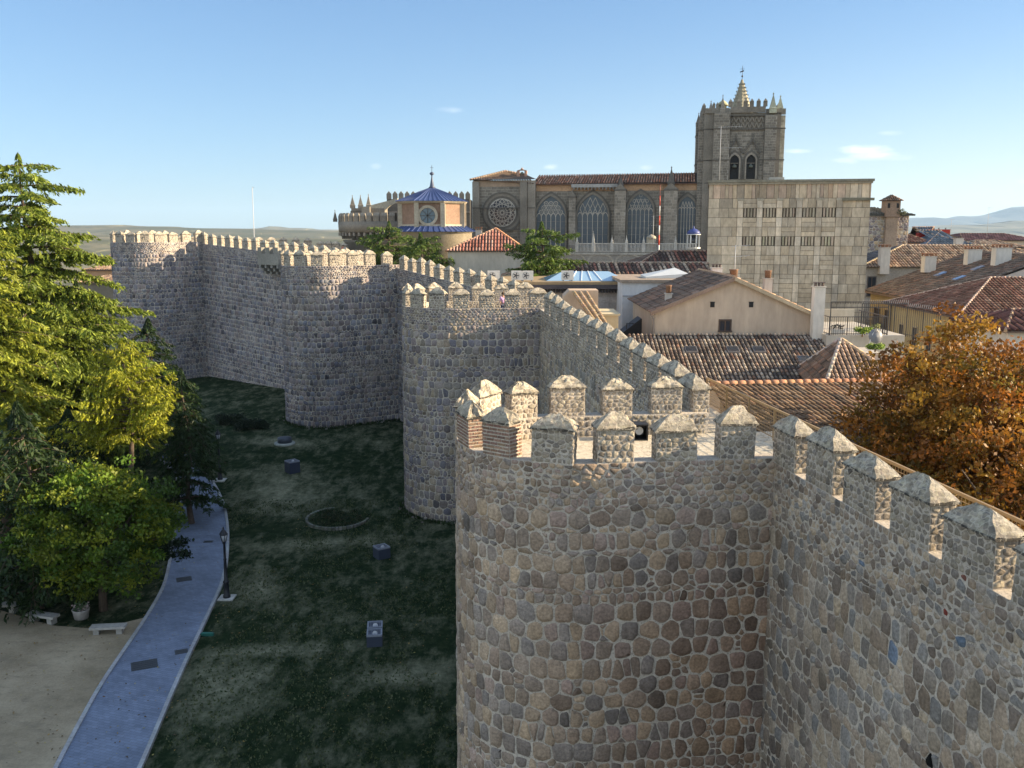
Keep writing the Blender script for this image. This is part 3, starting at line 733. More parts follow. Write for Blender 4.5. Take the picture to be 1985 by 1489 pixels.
# gravel yard left of the path
yard = [on_ground(*q) for q in [(-260, 1700), (30, 1600)]]
def gravel_mat():
    t = NT('sandy_gravel'); c = t.coord()
    a = t.ramp(t.noise(.25, 7, .7, c), [(.3, (.18, .145, .095)), (.5, (.27, .22, .15)), (.7, (.36, .30, .21))])
    a = t.mixc(t.ramp(t.noise(.9, 6, .75, t.coord((1, 2.2, 1))), [(.52, 0.0), (.68, .45)]), a, (.12, .10, .075))
    a = t.mixc(1.0, a, t.ramp(t.noise(9, 6, .8, c), [(.3, .82), (.7, 1.15)]), 'MULTIPLY')
    t.color(a); t.b.inputs['Roughness'].default_value = 1; t.bump(t.noise(40, 4, .8, c), .5, .01); return t.m
edge = [on_ground(*q) for q in [(-400, 1190), (-200, 1180), (0, 1185), (100, 1215), (190, 1222), (280, 1200)]]
m = MB(); left_pts = [PL[i] + (PL[i] - PRR[i]).normalized() * .16 for i in range(0, 24)]
lp = [p for p in left_pts if p.y < edge[-1].y]
poly = lp + [edge[-1], edge[-2], edge[-3], edge[-4], edge[-5], edge[-6], Vector((-75, 40, 0)), Vector((-60, 15, 0))]
# triangulated fan with subdivision rows
cx = sum(p.x for p in poly) / len(poly); cy = sum(p.y for p in poly) / len(poly); c0 = m.vert((cx, cy, gz(cx, cy) + .03))
K = 10; rg = []
for s_ in range(1, K + 1):
    row = []
    for p in poly:
        x = lerp(cx, p.x, s_ / K); y = lerp(cy, p.y, s_ / K); row.append(m.vert((x, y, gz(x, y) + .075)))
    rg.append(row)
n = len(poly)
for i in range(n): m.face((c0, rg[0][i], rg[0][(i + 1) % n]), smooth=True)
for a, b in zip(rg, rg[1:]):
    for i in range(n): m.face((a[i], b[i], b[(i + 1) % n], a[(i + 1) % n]), smooth=True)
o = m.build('gravel_yard', gravel_mat()); tag(o, kind='structure')
# grass tufts over the nearer lawn
def tufts():
    V = []; F = []; C = []; r = random.Random(5)
    n = 0
    for _ in range(26000):
        y = 24 + 42 * r.random() ** 1.0; x = r.uniform(-17 + (-.14) * (y - 30), 0 if y < 56 else -6)
        # right of the path only
        pxr = -14 - .135 * (y - 32) - (max(0, y - 50) * .22)
        if x < pxr + .5: continue
        q = mnoise.noise(Vector((x * .5, y * .3, 3))) + mnoise.noise(Vector((x * .15, y * .12, 9)))
        if q > .15: continue
        z = gz(x, y); h = r.uniform(.05, .13); a = r.uniform(0, 6.28); w = r.uniform(.03, .07)
        dx, dy = math.cos(a) * w, math.sin(a) * w; lx, ly = r.uniform(-.06, .06), r.uniform(-.06, .06)
        V += [(x - dx, y - dy, z), (x + dx, y + dy, z), (x + lx, y + ly, z + h)]; F.append((n, n + 1, n + 2)); n += 3
        C.append(mix3((.035, .06, .022), (.13, .14, .07), r.random() ** 1.3))
    mb = MB(); mb.v = V; mb.f = F; mb.c = C; mb.m = [0] * len(F); mb.s = [False] * len(F)
    o = mb.build('grass', M_LEAF); tag(o, 'short tufts of dark green grass on the shaded lawn', 'grass', kind='stuff')
tufts()

# manhole covers on the path, lamps, light boxes, benches
for i, (px, py, w, h, lb_) in enumerate([(280, 1293, 1.15, .95, 'large dark inspection cover on the path nearest the viewer'), (352, 1267, .6, .5, 'small cover beside the largest one near the right kerb'),
      (357, 1126, .85, .7, 'dark cover on the path where it bends left of the lamp post'), (404, 1053, .6, .4, 'smallest dark cover on the path level with the lamp head')]):
    p = on_ground(px, py); m = MB(); m.box(-w / 2, -h / 2, .102, w / 2, h / 2, .112, (.05, .055, .065))
    for k in range(5): m.box(-w / 2 + .06, -h / 2 + .08 + k * (h - .16) / 4 - .012, .112, w / 2 - .06, -h / 2 + .08 + k * (h - .16) / 4 + .012, .117, (.035, .04, .045))
    o = m.build('manhole_cover', M_PAINT); o.location = (p.x, p.y, gz(p.x, p.y)); o.rotation_euler = (0, 0, .42 if i < 3 else .1); tag(o, lb_, 'manhole cover', 'inspection covers in the path')
def street_lamp(p, label, hgt=4.0):
    T = thing('street_lamp', label, 'street lamp', p, group='lamp posts beside the path'); K = (.012, .014, .02)
    m = MB(); m.box(-.42, -.42, -.1, .42, .42, .07, (.42, .41, .39)); m.build('plinth', M_ASHLAR, T)
    m = MB(); m.lathe(0, 0, [(.2, .07), (.2, .2), (.15, .24), (.14, .9), (.17, .93), (.17, 1.0), (.1, 1.06), (.075, 2.2), (.095, 2.24), (.07, 2.3), (.055, hgt - .85), (.1, hgt - .82), (.04, hgt - .74)], 14, K); m.build('post', M_PAINT, T)
    m = MB(); z0 = hgt - .74
    for k in range(6):
        a = k * math.pi / 3; b = a + math.pi / 3
        m.beam((.11 * math.cos(a), .11 * math.sin(a), z0), (.2 * math.cos(a), .2 * math.sin(a), z0 + .4), .022, .022, K)
        m.beam((.2 * math.cos(a), .2 * math.sin(a), z0 + .4), (.2 * math.cos(b), .2 * math.sin(b), z0 + .4), .022, .03, K)
        m.beam((.11 * math.cos(a), .11 * math.sin(a), z0), (.11 * math.cos(b), .11 * math.sin(b), z0), .022, .022, K)
    l = m.build('lantern_frame', M_PAINT, T)
    m = MB(); m.lathe(0, 0, [(.1, z0 + .02), (.185, z0 + .38)], 6, (.36, .38, .42)); g = m.build('glass', M_PAINT, T)
    m = MB(); m.lathe(0, 0, [(.25, z0 + .42), (.2, z0 + .5), (.09, z0 + .66), (.05, z0 + .7), (.05, z0 + .76), (.012, z0 + .86)], 6, K, smooth=False); m.build('roof_cap', M_PAINT, T)
    return T
p = on_ground(440, 1160); street_lamp(p, 'black lamp post with lantern on the kerb nearest the viewer')
p = on_ground(427, 931); street_lamp(p, 'farther black lamp post half hidden behind the dark conifer')
def light_box(p, rz, label, double=False, slate=(.035, .045, .075), w=.75, h=.62):
    T = thing('floodlight_vault', label, 'light box', p, rz, group='ground floodlight boxes on the lawn')
    for k in range(2 if double else 1):
        y0 = k * .92
        m = MB(); m.box(-w / 2, y0 - w / 2, -.1, w / 2, y0 + w / 2, h - .1, slate)
        for (a, b, c_, d) in ((-w / 2, y0 - w / 2, w / 2, y0 - w / 2 + .06), (-w / 2, y0 + w / 2 - .06, w / 2, y0 + w / 2), (-w / 2, y0 - w / 2 + .061, -w / 2 + .06, y0 + w / 2 - .061), (w / 2 - .06, y0 - w / 2 + .061, w / 2, y0 + w / 2 - .061)):
            m.box(a, b, h - .1, c_, d, h, mix3(slate, (.35, .38, .45), .55))
        m.build('housing', M_PAINT, T)
        m = MB()
        for q in range(9): x = -w / 2 + .08 + q * (w - .16) / 8; m.box(x - .008, y0 - w / 2 + .06, h - .03, x + .008, y0 + w / 2 - .06, h - .015, mix3(slate, (.4, .42, .5), .5))
        m.build('grille', M_PAINT, T)
        m = MB(); m.tube([(0, y0 + .05, h - .09), (.02, y0 - .12, h - .04)], [.05, .13], 8, (.55, .57, .62)); m.build('lamp', M_PAINT, T)
    return T
p = on_ground(727, 1246); light_box(Vector((p.x, p.y - .1, gz(p.x, p.y))), .12, 'pair of open grilled floodlight boxes on the lawn nearest the viewer', True)
p = on_ground(740, 1080); light_box(p, .6, 'single blue grey box alone on the lawn right of the planting ring', w=.8, h=.72)
p = on_ground(567, 915); light_box(p, .7, 'dark blue box on the worn middle lawn left of the second tower', w=.9, h=.95)
p = on_ground(552, 860)
T = thing('round_drain', 'low round dark drain cap with pale rim below the third tower', 'drain cap', p)
m = MB(); m.lathe(0, 0, [(.9, -.1), (.9, .1), (.72, .12)], 24, (.3, .32, .3)); m.build('rim', M_ASHLAR, T)
m = MB(); m.lathe(0, 0, [(.62, .13), (.6, .55), (.3, .62)], 20, (.05, .06, .08)); m.build('cap', M_PAINT, T)
# ring bed
p = on_ground(655, 1005); rb = thing('planting_ring', 'circular stone edged planting bed with low dark plants on the lawn', 'flower bed', p)
m = MB()
for k in range(38):
    a = R(-5) - R(250) * k / 38; b = a - R(5.2); r0, r1 = 2.05, 2.2
    m.hexa([(r * math.cos(t), r * math.sin(t) * 1.1, z) for z in (-.1, .12) for r, t in ((r0, b), (r1, b), (r1, a), (r0, a))], jit((.14, .145, .12), .3))
m.build('stone_edging', M_ASHLAR, rb)
def bench(p, rz, label, w=1.7):
    T = thing('stone_bench', label, 'bench', p, rz, group='stone benches by the gravel yard')
    m = MB(); m.box(-w / 2, -.26, .36, w / 2, .26, .48, (.34, .33, .31)); m.build('seat', M_ASHLAR, T)
    for s in (-1, 1): m = MB(); m.box(s * (w / 2 - .3) - .14, -.2, -.05, s * (w / 2 - .3) + .14, .2, .359, (.28, .27, .25)); m.build('leg', M_ASHLAR, T)
for px, py, rz, lb_ in ((211, 1230, .12, 'longest stone bench in front of the round green tree'), (84, 1207, -.28, 'stone bench second from the left at the back of the yard'), (8, 1186, -.1, 'stone bench cut by the left edge of the photo')):
    bench(on_ground(px, py), rz, lb_)
p = on_ground(158, 1198); T = thing('flower_planter', 'low stone planter with pale flowers between two benches', 'planter', p)
m = MB(); m.lathe(0, 0, [(.34, -.05), (.42, .42), (.45, .5), (.38, .5), (.36, .4)], 12, (.33, .31, .30)); m.build('bowl', M_ASHLAR, T)
m = MB()
for k in range(160):
    a = U(0, 6.28); r = U(0, .42); z = .45 + U(0, .35); s = .06; n_ = Vector((U(-1, 1), U(-1, 1), U(0, 1))).normalized() * s; q = n_.orthogonal().normalized() * s
    c_ = Vector((r * math.cos(a), r * math.sin(a), z)); m.poly([c_ - n_, c_ + q, c_ + n_, c_ - q], (.45, .35, .36) if U(0, 1) < .3 else (.10, .16, .08))
m.build('flowers', M_LEAF, T)
p = on_ground(402, 1232); m = MB(); m.box(-.32, -.1, 0, .32, .1, .12, (.015, .10, .08)); m.box(-.26, -.07, .12, .26, .07, .15, (.02, .13, .1)); o = m.build('sprinkler_cover', M_PAINT)
o.location = p; tag(o, 'small turquoise green cover in the grass by the right kerb', 'sprinkler cover')

# ------------------------------------------------------------------ far hills and mountains
def ridge(name, dist, pts, depth, base, mt, seed, rough=1.0):
    """pts: (px, py) silhouette as seen; real ridge mesh with depth"""
    m = MB(); N = 160; x0, x1 = pts[0][0], pts[-1][0]; rows = []
    D = 14
    for j in range(D + 1):
        t = j / D; row = []
        for i in range(N + 1):
            px = lerp(x0, x1, i / N)
            for (a, b) in zip(pts, pts[1:]):
                if a[0] <= px <= b[0]: py = lerp(a[1], b[1], sm(0, 1, (px - a[0]) / (b[0] - a[0]))); break
            top = aty(px, py, dist); f = math.sin(math.pi * min(1, t * 1.0) * .5) if t <= 1 else 0
            y = dist - depth * (1 - t); x = top.x * (1 - .0) + mnoise.noise(Vector((i * .1, j * .4, seed))) * depth * .1
            z = lerp(base, top.z, f ** 1.3) + mnoise.noise(Vector((x * 6 / depth, y * 6 / depth, seed))) * (top.z - base) * .18 * math.sin(math.pi * t) * rough
            row.append(m.vert((x, y, z)))
        rows.append(row)
    row = []
    for i in range(N + 1):
        v = m.v[rows[-1][i]]; row.append(m.vert((v[0], v[1] + depth, base)))
    rows.append(row)
    for a, b in zip(rows, rows[1:]):
        for i in range(N): m.face((a[i], a[i + 1], b[i + 1], b[i]), smooth=True)
    o = m.build(name, mt); tag(o, kind='structure'); return o
def hill_mat(name, c1, c2, c3, sc):
    t = NT(name); c = t.coord()
    a = t.ramp(t.noise(sc, 8, .65, c), [(.35, c1), (.5, c2), (.65, c3)])
    a = t.mixc(t.ramp(t.noise(sc * 6, 6, .7, c), [(.52, 0.0), (.6, .7)]), a, c1); t.color(a); return t.m
HM = hill_mat('dry_hill', (.06, .07, .04), (.13, .12, .075), (.19, .165, .11), .0012)
ridge('hills', 4200, [(-300, 470), (-100, 452), (60, 446), (165, 437), (230, 436.5), (300, 439), (420, 443), (600, 446), (800, 452), (1000, 462)], 1500, -45, HM, 1)
ridge('hills', 8500, [(250, 456), (400, 447), (470, 445), (520, 442), (545, 438.5), (575, 442), (640, 445), (760, 447), (900, 452)], 1500, -50, HM, 3)
ridge('hills', 2100, [(-300, 478), (0, 461), (120, 455), (260, 456), (420, 460), (640, 462), (820, 470)], 900, -40, HM, 5)
ridge('mountains', 16000, [(1450, 446), (1600, 440), (1700, 432), (1765, 422), (1805, 427), (1850, 419), (1880, 420), (1930, 413), (1955, 404), (1972, 401), (2000, 403), (2060, 410), (2200, 420), (2400, 440)], 3500, -60, hill_mat('blue_mountain', (.03, .045, .06), (.05, .065, .075), (.08, .085, .085), .0008), 7)
ridge('hills', 9000, [(1450, 455), (1600, 448), (1760, 440), (1860, 436), (1985, 428), (2150, 424), (2400, 440)], 2500, -55, HM, 9)

# fallen leaves on the gravel, the path edges and the lawn
def fallen():
    r = random.Random(9); m = MB()
    for _ in range(1500):
        k = r.random()
        if k < .5: x = r.uniform(-36, -15); y = r.uniform(24, 47)
        elif k < .75: x = r.uniform(-26, -13); y = r.uniform(30, 62)
        else: x = r.uniform(-16, 0); y = r.uniform(26, 60)
        if x > -1.5 and y < 34: continue
        z = gz(x, y) + .125; s = r.uniform(.03, .065); a = r.uniform(0, 6.28); u = Vector((math.cos(a), math.sin(a), r.uniform(-.3, .3))) * s; v = Vector((-math.sin(a), math.cos(a), r.uniform(-.3, .3))) * s * .6; c = Vector((x, y, z))
        m.poly([c - u, c + v, c + u, c - v], r.choice(((.30, .20, .05), (.22, .12, .04), (.12, .08, .04), (.35, .30, .10), (.10, .07, .04))))
    o = m.build('fallen_leaves', M_LEAF); tag(o, 'scattered small fallen leaves over the gravel yard, path and lawn', 'leaves', kind='stuff')
fallen()
# weeds and stones along the foot of the towers
def foot(path, zb, name_label, lo, hi, n=500, seed=1):
    r = random.Random(seed); m = MB()
    for _ in range(n):
        u = r.uniform(lo, hi) * path.len; p, nn, t = path.at(u); d = .06 + abs(r.gauss(0, .22)); x, y = p.x + nn.x * d, p.y + nn.y * d; z = gz(x, y)
        if r.random() < .12:
            s = r.uniform(.05, .14); c = jit((.22, .205, .18), .3); m.hexa([(x - s, y - s * .7, z - .02), (x + s * .8, y - s, z - .02), (x + s, y + s * .8, z - .02), (x - s * .7, y + s, z - .02), (x - s * .6, y - s * .5, z + s), (x + s * .5, y - s * .6, z + s * .8), (x + s * .7, y + s * .5, z + s * .9), (x - s * .5, y + s * .6, z + s * .7)], c)
        else:
            for _ in range(5):
                a = r.uniform(0, 6.28); h = r.uniform(.1, .32); w = .035; q = Vector((x + r.uniform(-.1, .1), y + r.uniform(-.1, .1), z)); m.poly([q + Vector((w * math.cos(a), w * math.sin(a), 0)), q - Vector((w * math.cos(a), w * math.sin(a), 0)), q + Vector((r.uniform(-.12, .12), r.uniform(-.12, .12), h))], jit((.04, .065, .025), .5))
    o = m.build('wall_foot_weeds', M_LEAF); tag(o, name_label, 'weeds', kind='stuff')
foot(p_mid, .4, 'weeds and loose stones at the foot of the second tower', .35, 1.0, 600, 2)
foot(p_sec, 1.9, 'weeds and loose stones at the foot of the third tower', .2, 1.0, 500, 3)
foot(p_near, 0, 'weeds at the foot of the nearest tower', .2, .6, 300, 4)
# ------------------------------------------------------------------ roofs and building helpers
TP = [(.30, .145, .085), (.36, .20, .13), (.27, .16, .11), (.40, .27, .18), (.22, .15, .11), (.33, .25, .18), (.13, .10, .085), (.42, .31, .22)]
TRED = [(.20, .09, .062), (.165, .078, .056), (.24, .13, .09), (.14, .075, .055), (.22, .145, .105)]
TDARK = [(.13, .10, .085), (.17, .125, .10), (.10, .08, .07), (.20, .15, .12), (.24, .14, .10)]
TTAN = [(.38, .27, .18), (.30, .20, .14), (.44, .33, .23), (.24, .165, .12), (.16, .12, .10), (.36, .22, .14)]
def tile_roof(mb, pts, pitch=.27, tl=.42, pal=TP, seg=4, under=(.09, .065, .05), m=0, seed=1, cw=.35):
    rn = random.Random(seed); P = [Vector(p) for p in pts]
    n = Vector((0, 0, 0))
    for i in range(len(P)): a, b = P[i], P[(i + 1) % len(P)]; n += a.cross(b)
    n.normalize()
    if n.z < 0: n = -n
    up = Vector((0, 0, 1)); s = (up - n * n.z).normalized(); u = s.cross(n).normalized()
    o = P[0]; q = [((p - o).dot(u), (p - o).dot(s)) for p in P]
    und = [p - n * .02 for p in P]
    if (und[1] - und[0]).cross(und[2] - und[1]).z < 0: und = und[::-1]
    mb.poly(und, under, m); umin, umax = min(a for a, b in q), max(a for a, b in q); k = int((umax - umin) / pitch)
    for i in range(k):
        uc = umin + (i + .5) * pitch; vs = []
        for (a, b), (c, d) in zip(q, q[1:] + q[:1]):
            if (a - uc) * (c - uc) < 0: t = (uc - a) / (c - a); vs.append(b + (d - b) * t)
        if len(vs) < 2: continue
        v0, v1 = min(vs), max(vs); v = v0 - .06; colk = rn.uniform(.85, 1.15); cb = rn.choice(pal)
        ju = rn.uniform(-.012, .012)
        while v < v1 - .05:
            ve = min(v + tl, v1); c = mix3(rn.choice(pal), cb, cw); kk = colk * rn.uniform(.65, 1.3); c = tuple(x * kk for x in c)
            r0, r1 = pitch * .36, pitch * .29; js = rn.uniform(-.012, .012); ids = []
            for vv, r, z in ((v, r0, .03), (ve + .03, r1, .0)):
                ids.append([mb.vert(o + u * (uc + ju + js - r * math.cos(math.pi * h / seg)) + s * vv + n * (z + r * .95 * math.sin(math.pi * h / seg))) for h in range(seg + 1)])
            for h in range(seg): mb.face((ids[0][h], ids[0][h + 1], ids[1][h + 1], ids[1][h]), c, m, True)
            mb.face(ids[0][::-1], tuple(x * .5 for x in c), m)
            v += tl
def ridge_caps(mb, a, b, r=.13, c0=(.42, .28, .18), m=0, ln=.42, j=.2):
    a = Vector(a); b = Vector(b); L = (b - a).length; k = max(1, int(L / ln)); d = (b - a) / k
    for i in range(k):
        p = a + d * i; mb.tube([p, p + d * 1.08], [r, r * .85], 7, jit(c0, j), m)
def hip_roof(T, x0, y0, x1, y1, ze, zr, inset, pal, name='roof', pitch=.3, tl=.5, seg=3, oh=.35, axis='x', hips=True, seed=1, ridge_c=(.42, .28, .18), capr=.12):
    """tiled roof over a rectangle in the thing's own frame; inset 0 makes a gable"""
    x0 -= oh; y0 -= oh; x1 += oh; y1 += oh; mb = MB(); xm, ym = (x0 + x1) / 2, (y0 + y1) / 2
    if axis == 'x': A = (x0 + inset, ym, zr); B = (x1 - inset, ym, zr); fr = [(x0, y0, ze), (x1, y0, ze), B, A]; bk = [(x1, y1, ze), (x0, y1, ze), A, B]; lf = [(x0, y1, ze), (x0, y0, ze), A]; rt = [(x1, y0, ze), (x1, y1, ze), B]
    else: A = (xm, y0 + inset, zr); B = (xm, y1 - inset, zr); fr = [(x0, y0, ze), (x1, y0, ze), A]; bk = [(x1, y1, ze), (x0, y1, ze), B]; lf = [(x0, y1, ze), (x0, y0, ze), A, B]; rt = [(x1, y0, ze), (x1, y1, ze), B, A]
    for i, q in enumerate((fr, bk, lf, rt)):
        if inset <= 0 and len(q) == 3: continue
        tile_roof(mb, q, pitch, tl, pal, seg, seed=seed + i)
    ridge_caps(mb, A, B, capr, ridge_c)
    if inset > 0:
        for c, e in (((x0, y0, ze), A), ((x0, y1, ze), A if axis == 'x' else B), ((x1, y0, ze), B if axis == 'x' else A), ((x1, y1, ze), B)): ridge_caps(mb, c, e, capr, ridge_c)
    # closing soffit
    mb.poly([(x0, y0, ze - .04), (x0, y1, ze - .04), (x1, y1, ze - .04), (x1, y0, ze - .04)], (.2, .15, .12))
    mb.box(x0 + .02, y0 + .02, ze - .16, x1 - .02, y0 + .06, ze - .045, (.16, .12, .10)); mb.box(x0 + .02, y0 + .061, ze - .16, x0 + .06, y1, ze - .045, (.16, .12, .10))
    return mb.build(name, M_TILE, T)
def window(T, p, d, w, h, frame=(.3, .27, .22), glass=None, bars=1, name='window', lintel=True, fw=.09, proud=.06):
    """p: lower centre on the wall, d: unit vector along the wall (outward normal is to its right)"""
    p = Vector(p); d = Vector(d); n = Vector((d.y, -d.x, 0)); up = Vector((0, 0, 1)); m = MB()
    def bx(m, u0, u1, v0, v1, q0, q1, c):
        P = lambda u, v, q: p + d * u + up * v + n * q
        m.hexa([P(u0, v0, q1), P(u1, v0, q1), P(u1, v0, q0), P(u0, v0, q0), P(u0, v1, q1), P(u1, v1, q1), P(u1, v1, q0), P(u0, v1, q0)], c)
    bx(m, -w / 2 - fw, -w / 2, -.0, h, -.02, proud, frame); bx(m, w / 2, w / 2 + fw, 0, h, -.02, proud, frame)
    bx(m, -w / 2 - fw, w / 2 + fw, h, h + fw * 1.3, -.02, proud + .01, frame); bx(m, -w / 2 - fw - .04, w / 2 + fw + .04, -fw, 0, -.02, proud + .05, frame)
    for k in range(bars): u = -w / 2 + w * (k + 1) / (bars + 1); bx(m, u - .025, u + .025, 0, h, .0, .04, mix3(frame, (.2, .13, .08), .6))
    f = m.build(name, M_PLASTER, T); m = MB(); bx(m, -w / 2, w / 2, 0, h, -.01, .02, (.02, .02, .03)); m.build('pane', glass or M_GLASS, f); return f
def chimney(loc, w, d, h, label, col=(.55, .50, .44), rz=0, pot=True, group='chimneys on the roofs', holes=True, potc=(.20, .12, .08), name='chimney'):
    T = thing(name, label, 'chimney', loc, rz, group)
    m = MB(); m.box(-w / 2, -d / 2, -.8, w / 2, d / 2, h, col); m.box(-w / 2 - .05, -d / 2 - .05, h + .001, w / 2 + .05, d / 2 + .05, h + .07, mix3(col, (.3, .28, .25), .4)); m.build('shaft', M_PLASTER, T)
    m = MB()
    if pot == 'box':
        for x in (-w / 2 + .06, 0, w / 2 - .06):
            for y in (-d / 2 + .06, d / 2 - .06): m.box(x - .06, y - .06, h + .071, x + .06, y + .06, h + .3, (.3, .16, .10))
        m.box(-w / 2 - .04, -d / 2 - .04, h + .301, w / 2 + .04, d / 2 + .04, h + .38, (.30, .15, .09)); m.build('cowl', M_TILE, T)
    elif pot == 'cyl':
        m.lathe(0, 0, [(min(w, d) * .42, h + .07), (min(w, d) * .45, h + .5), (min(w, d) * .5, h + .52), (min(w, d) * .5, h + .6)], 12, potc); m.build('pot', M_TILE, T)
    else:
        for k in range(3):
            x = -w / 2 + w * (k + .5) / 3; m.tube([(x, -.02, h + .07), (x, -.02, h + .28)], [.09, .08], 8, (.13, .10, .09)); m.box(x - .13, -.15, h + .281, x + .13, .11, h + .33, (.16, .13, .12))
        m.build('pots', M_TILE, T)
    return T
def arch_outline(cx, z0, zs, hw, n=10, k=1.0, pointed=True):
    """pointed arch outline, ccw"""
    pts = [(cx - hw, z0), (cx + hw, z0), (cx + hw, zs)]
    if pointed:
        for i in range(1, n + 1): a = R(60) * i / n; pts.append((cx - hw + 2 * hw * math.cos(a), zs + 2 * hw * math.sin(a) * k))
        for i in range(1, n + 1): a = R(120) + R(60) * i / n; pts.append((cx + hw + 2 * hw * math.cos(a), zs + 2 * hw * math.sin(a) * k))
    else:
        for i in range(1, 2 * n + 1): a = math.pi * i / (2 * n); pts.append((cx + hw * math.cos(a), zs + hw * math.sin(a) * k))
    return pts
def arch_ring(mb, o1, o2, y0, y1, c):
    """moulding between two outlines with the same count (skips the foot)"""
    n = len(o1); A = [mb.vert((x, y0, z)) for x, z in o1]; B = [mb.vert((x, y0, z)) for x, z in o2]; A2 = [mb.vert((x, y1, z)) for x, z in o1]; B2 = [mb.vert((x, y1, z)) for x, z in o2]
    for i in range(1, n):
        j = (i + 1) % n
        mb.face((A[i], B[i], B[j], A[j]), c); mb.face((A[i], A[j], A2[j], A2[i]), c); mb.face((B[i], B2[i], B2[j], B[j]), c)
def ring(mb, cx, cz, r0, r1, y0, y1, c, n=20):
    A = []
    for r, y in ((r0, y0), (r1, y0), (r1, y1), (r0, y1)): A.append([mb.vert((cx + r * math.cos(6.28318 * k / n), y, cz + r * math.sin(6.28318 * k / n))) for k in range(n)])
    for a, b in zip(A, A[1:] + A[:1]):
        for k in range(n): mb.face((a[k], b[k], b[(k + 1) % n], a[(k + 1) % n]), c)
def brick_front(mb, x0, x1, z0, z1, y, rowh, bw, col, rn, gap=.03, proud=.025, skip=None, var=.16):
    z = z0; r = 0
    while z < z1 - .05:
        ze = min(z + rowh, z1); x = x0 - (bw * .5 if r % 2 else 0)
        while x < x1 - .02:
            w = bw * rn.uniform(.8, 1.25); xa, xb = max(x, x0) + gap / 2, min(x + w, x1) - gap / 2
            if xb - xa > .08 and not (skip and skip((xa + xb) / 2, (z + ze) / 2)):
                k = rn.uniform(1 - var, 1 + var); c = tuple(v * k for v in col); mb.box(xa, y - proud, z + gap / 2, xb, y + .02, ze - gap / 2, c)
            x += w
        z += rowh; r += 1
def aircon(loc, rz, label):
    T = thing('air_conditioner', label, 'air conditioner', loc, rz, 'air conditioning units on the flat roof')
    m = MB(); m.box(-.5, -.2, .1, .5, .2, .85, (.62, .60, .56)); m.box(-.4, -.18, -.05, -.3, .18, .099, (.2, .2, .2)); m.box(.3, -.18, -.05, .4, .18, .099, (.2, .2, .2)); m.build('casing', M_PAINT, T)
    m = MB(); ring(m, -.12, .47, .25, .3, -.225, -.2, (.4, .4, .4)); 
    for k in range(5): a = k * math.pi * .4; m.beam((-.12, -.212, .47), (-.12 + .25 * math.cos(a), -.212, .47 + .25 * math.sin(a)), .02, .09, (.08, .08, .09))
    m.build('fan', M_PAINT, T); return T

M_STREAK = attr_mat('streaked_plaster', .45, .8, 1.1, 1.5, .86, 1.06, 14, .25, .02, stretch=(1.6, 1, .45))
# ------------------------------------------------------------------ the cathedral (own frame: x along the south front, y into the building)
SC_ = .0745
def cz(py): return (446 - py) * (SC_ if py > 325 else .0722) + 20.0
CA = thing('cathedral', 'long grey gothic cathedral with rose window, traceried windows and a square bell tower', 'cathedral', (26.3, 134, 5), R(-9))
def CX(px): return (px - 1343) * (SC_ if px < 1343 else .0705)
def Z(py): return cz(py) - 5
GST = (.205, .183, .153); GST2 = (.25, .222, .185); GD = (.125, .113, .097)
def ashl(mb, x0, x1, z0, z1, y, rn, col=GST, rowh=.42, bw=.75, skip=None):
    mb.poly([(x0, y, z0), (x1, y, z0), (x1, y, z1), (x0, y, z1)], mix3(col, (.42, .39, .34), .7)); brick_front(mb, x0, x1, z0, z1, y, rowh, bw, col, rn, gap=.05, proud=.03, skip=skip, var=.25)
rn = random.Random(11)
# nave wall and transept
m = MB(); nx0 = CX(1030)
m.box(nx0, 2.02, 0, 0, 14, Z(358), GST)
ashl(m, nx0, 0, Z(480), Z(371), 2.0, rn); m.box(nx0, 1.93, Z(370.5), 0, 2.0, Z(358), (.42, .27, .165))
m.build('nave_wall', M_ASHLAR, CA)
m = MB(); tx0 = CX(905); m.box(tx0, 1.02, 0, nx0 - .01, 14, Z(350), GST); ashl(m, tx0, nx0, Z(480), Z(362), 1.0, rn, GST); m.box(tx0, .93, Z(361.6), nx0, 1.0, Z(350), (.38, .28, .20))
m.box(tx0 - .02, .6, 0, tx0 + 1.0, .99, Z(352), GST2); m.box(nx0 - 2.2, .4, 0, nx0 - 1.15, .99, Z(352), GST); m.box(nx0 - 1.1, .6, 0, nx0 - .02, .99, Z(352), GST2)
for py in (404, 446): m.box(tx0 - .05, .55, Z(py), nx0, .64, Z(py - 2), GD)
m.build('transept_wall', M_ASHLAR, CA)
# roofs
m = MB(); tile_roof(m, [(nx0 - .4, 1.5, Z(357)), (.05, 1.5, Z(357)), (.05, 8, Z(333)), (nx0 - .4, 8, Z(337))], .38, .9, [(.36, .19, .12), (.42, .26, .18), (.30, .15, .10), (.38, .17, .10), (.34, .25, .19)], 3, seed=3)
m.box(nx0 - .4, 1.52, Z(358.6), .0, 1.62, Z(357.4), (.16, .10, .08))
m.poly([(nx0 - .4, 8, Z(337)), (.05, 8, Z(333)), (.05, 14.4, Z(357)), (nx0 - .4, 14.4, Z(357))], (.3, .17, .12)); m.build('nave_roof', M_TILE, CA)
m = MB(); a = (CX(961), 5, Z(328)); b = (nx0 - 2.2, 7, Z(334)); e0 = (tx0 - .3, .4, Z(348)); e1 = (nx0 + .1, .4, Z(348))
tile_roof(m, [e0, e1, b, a], .38, .9, TDARK + [(.30, .2, .14)], 3, seed=5)
tile_roof(m, [(tx0 - .3, 13, Z(348)), e0, a], .38, .9, TDARK, 3, seed=6); ridge_caps(m, e0, a, .16, (.28, .2, .15)); ridge_caps(m, a, b, .16, (.28, .2, .15))
m.poly([e1, (nx0 + .1, 13, Z(348)), b], (.2, .14, .11)); m.build('transept_roof', M_TILE, CA)
m = MB(); bx = CX(996)
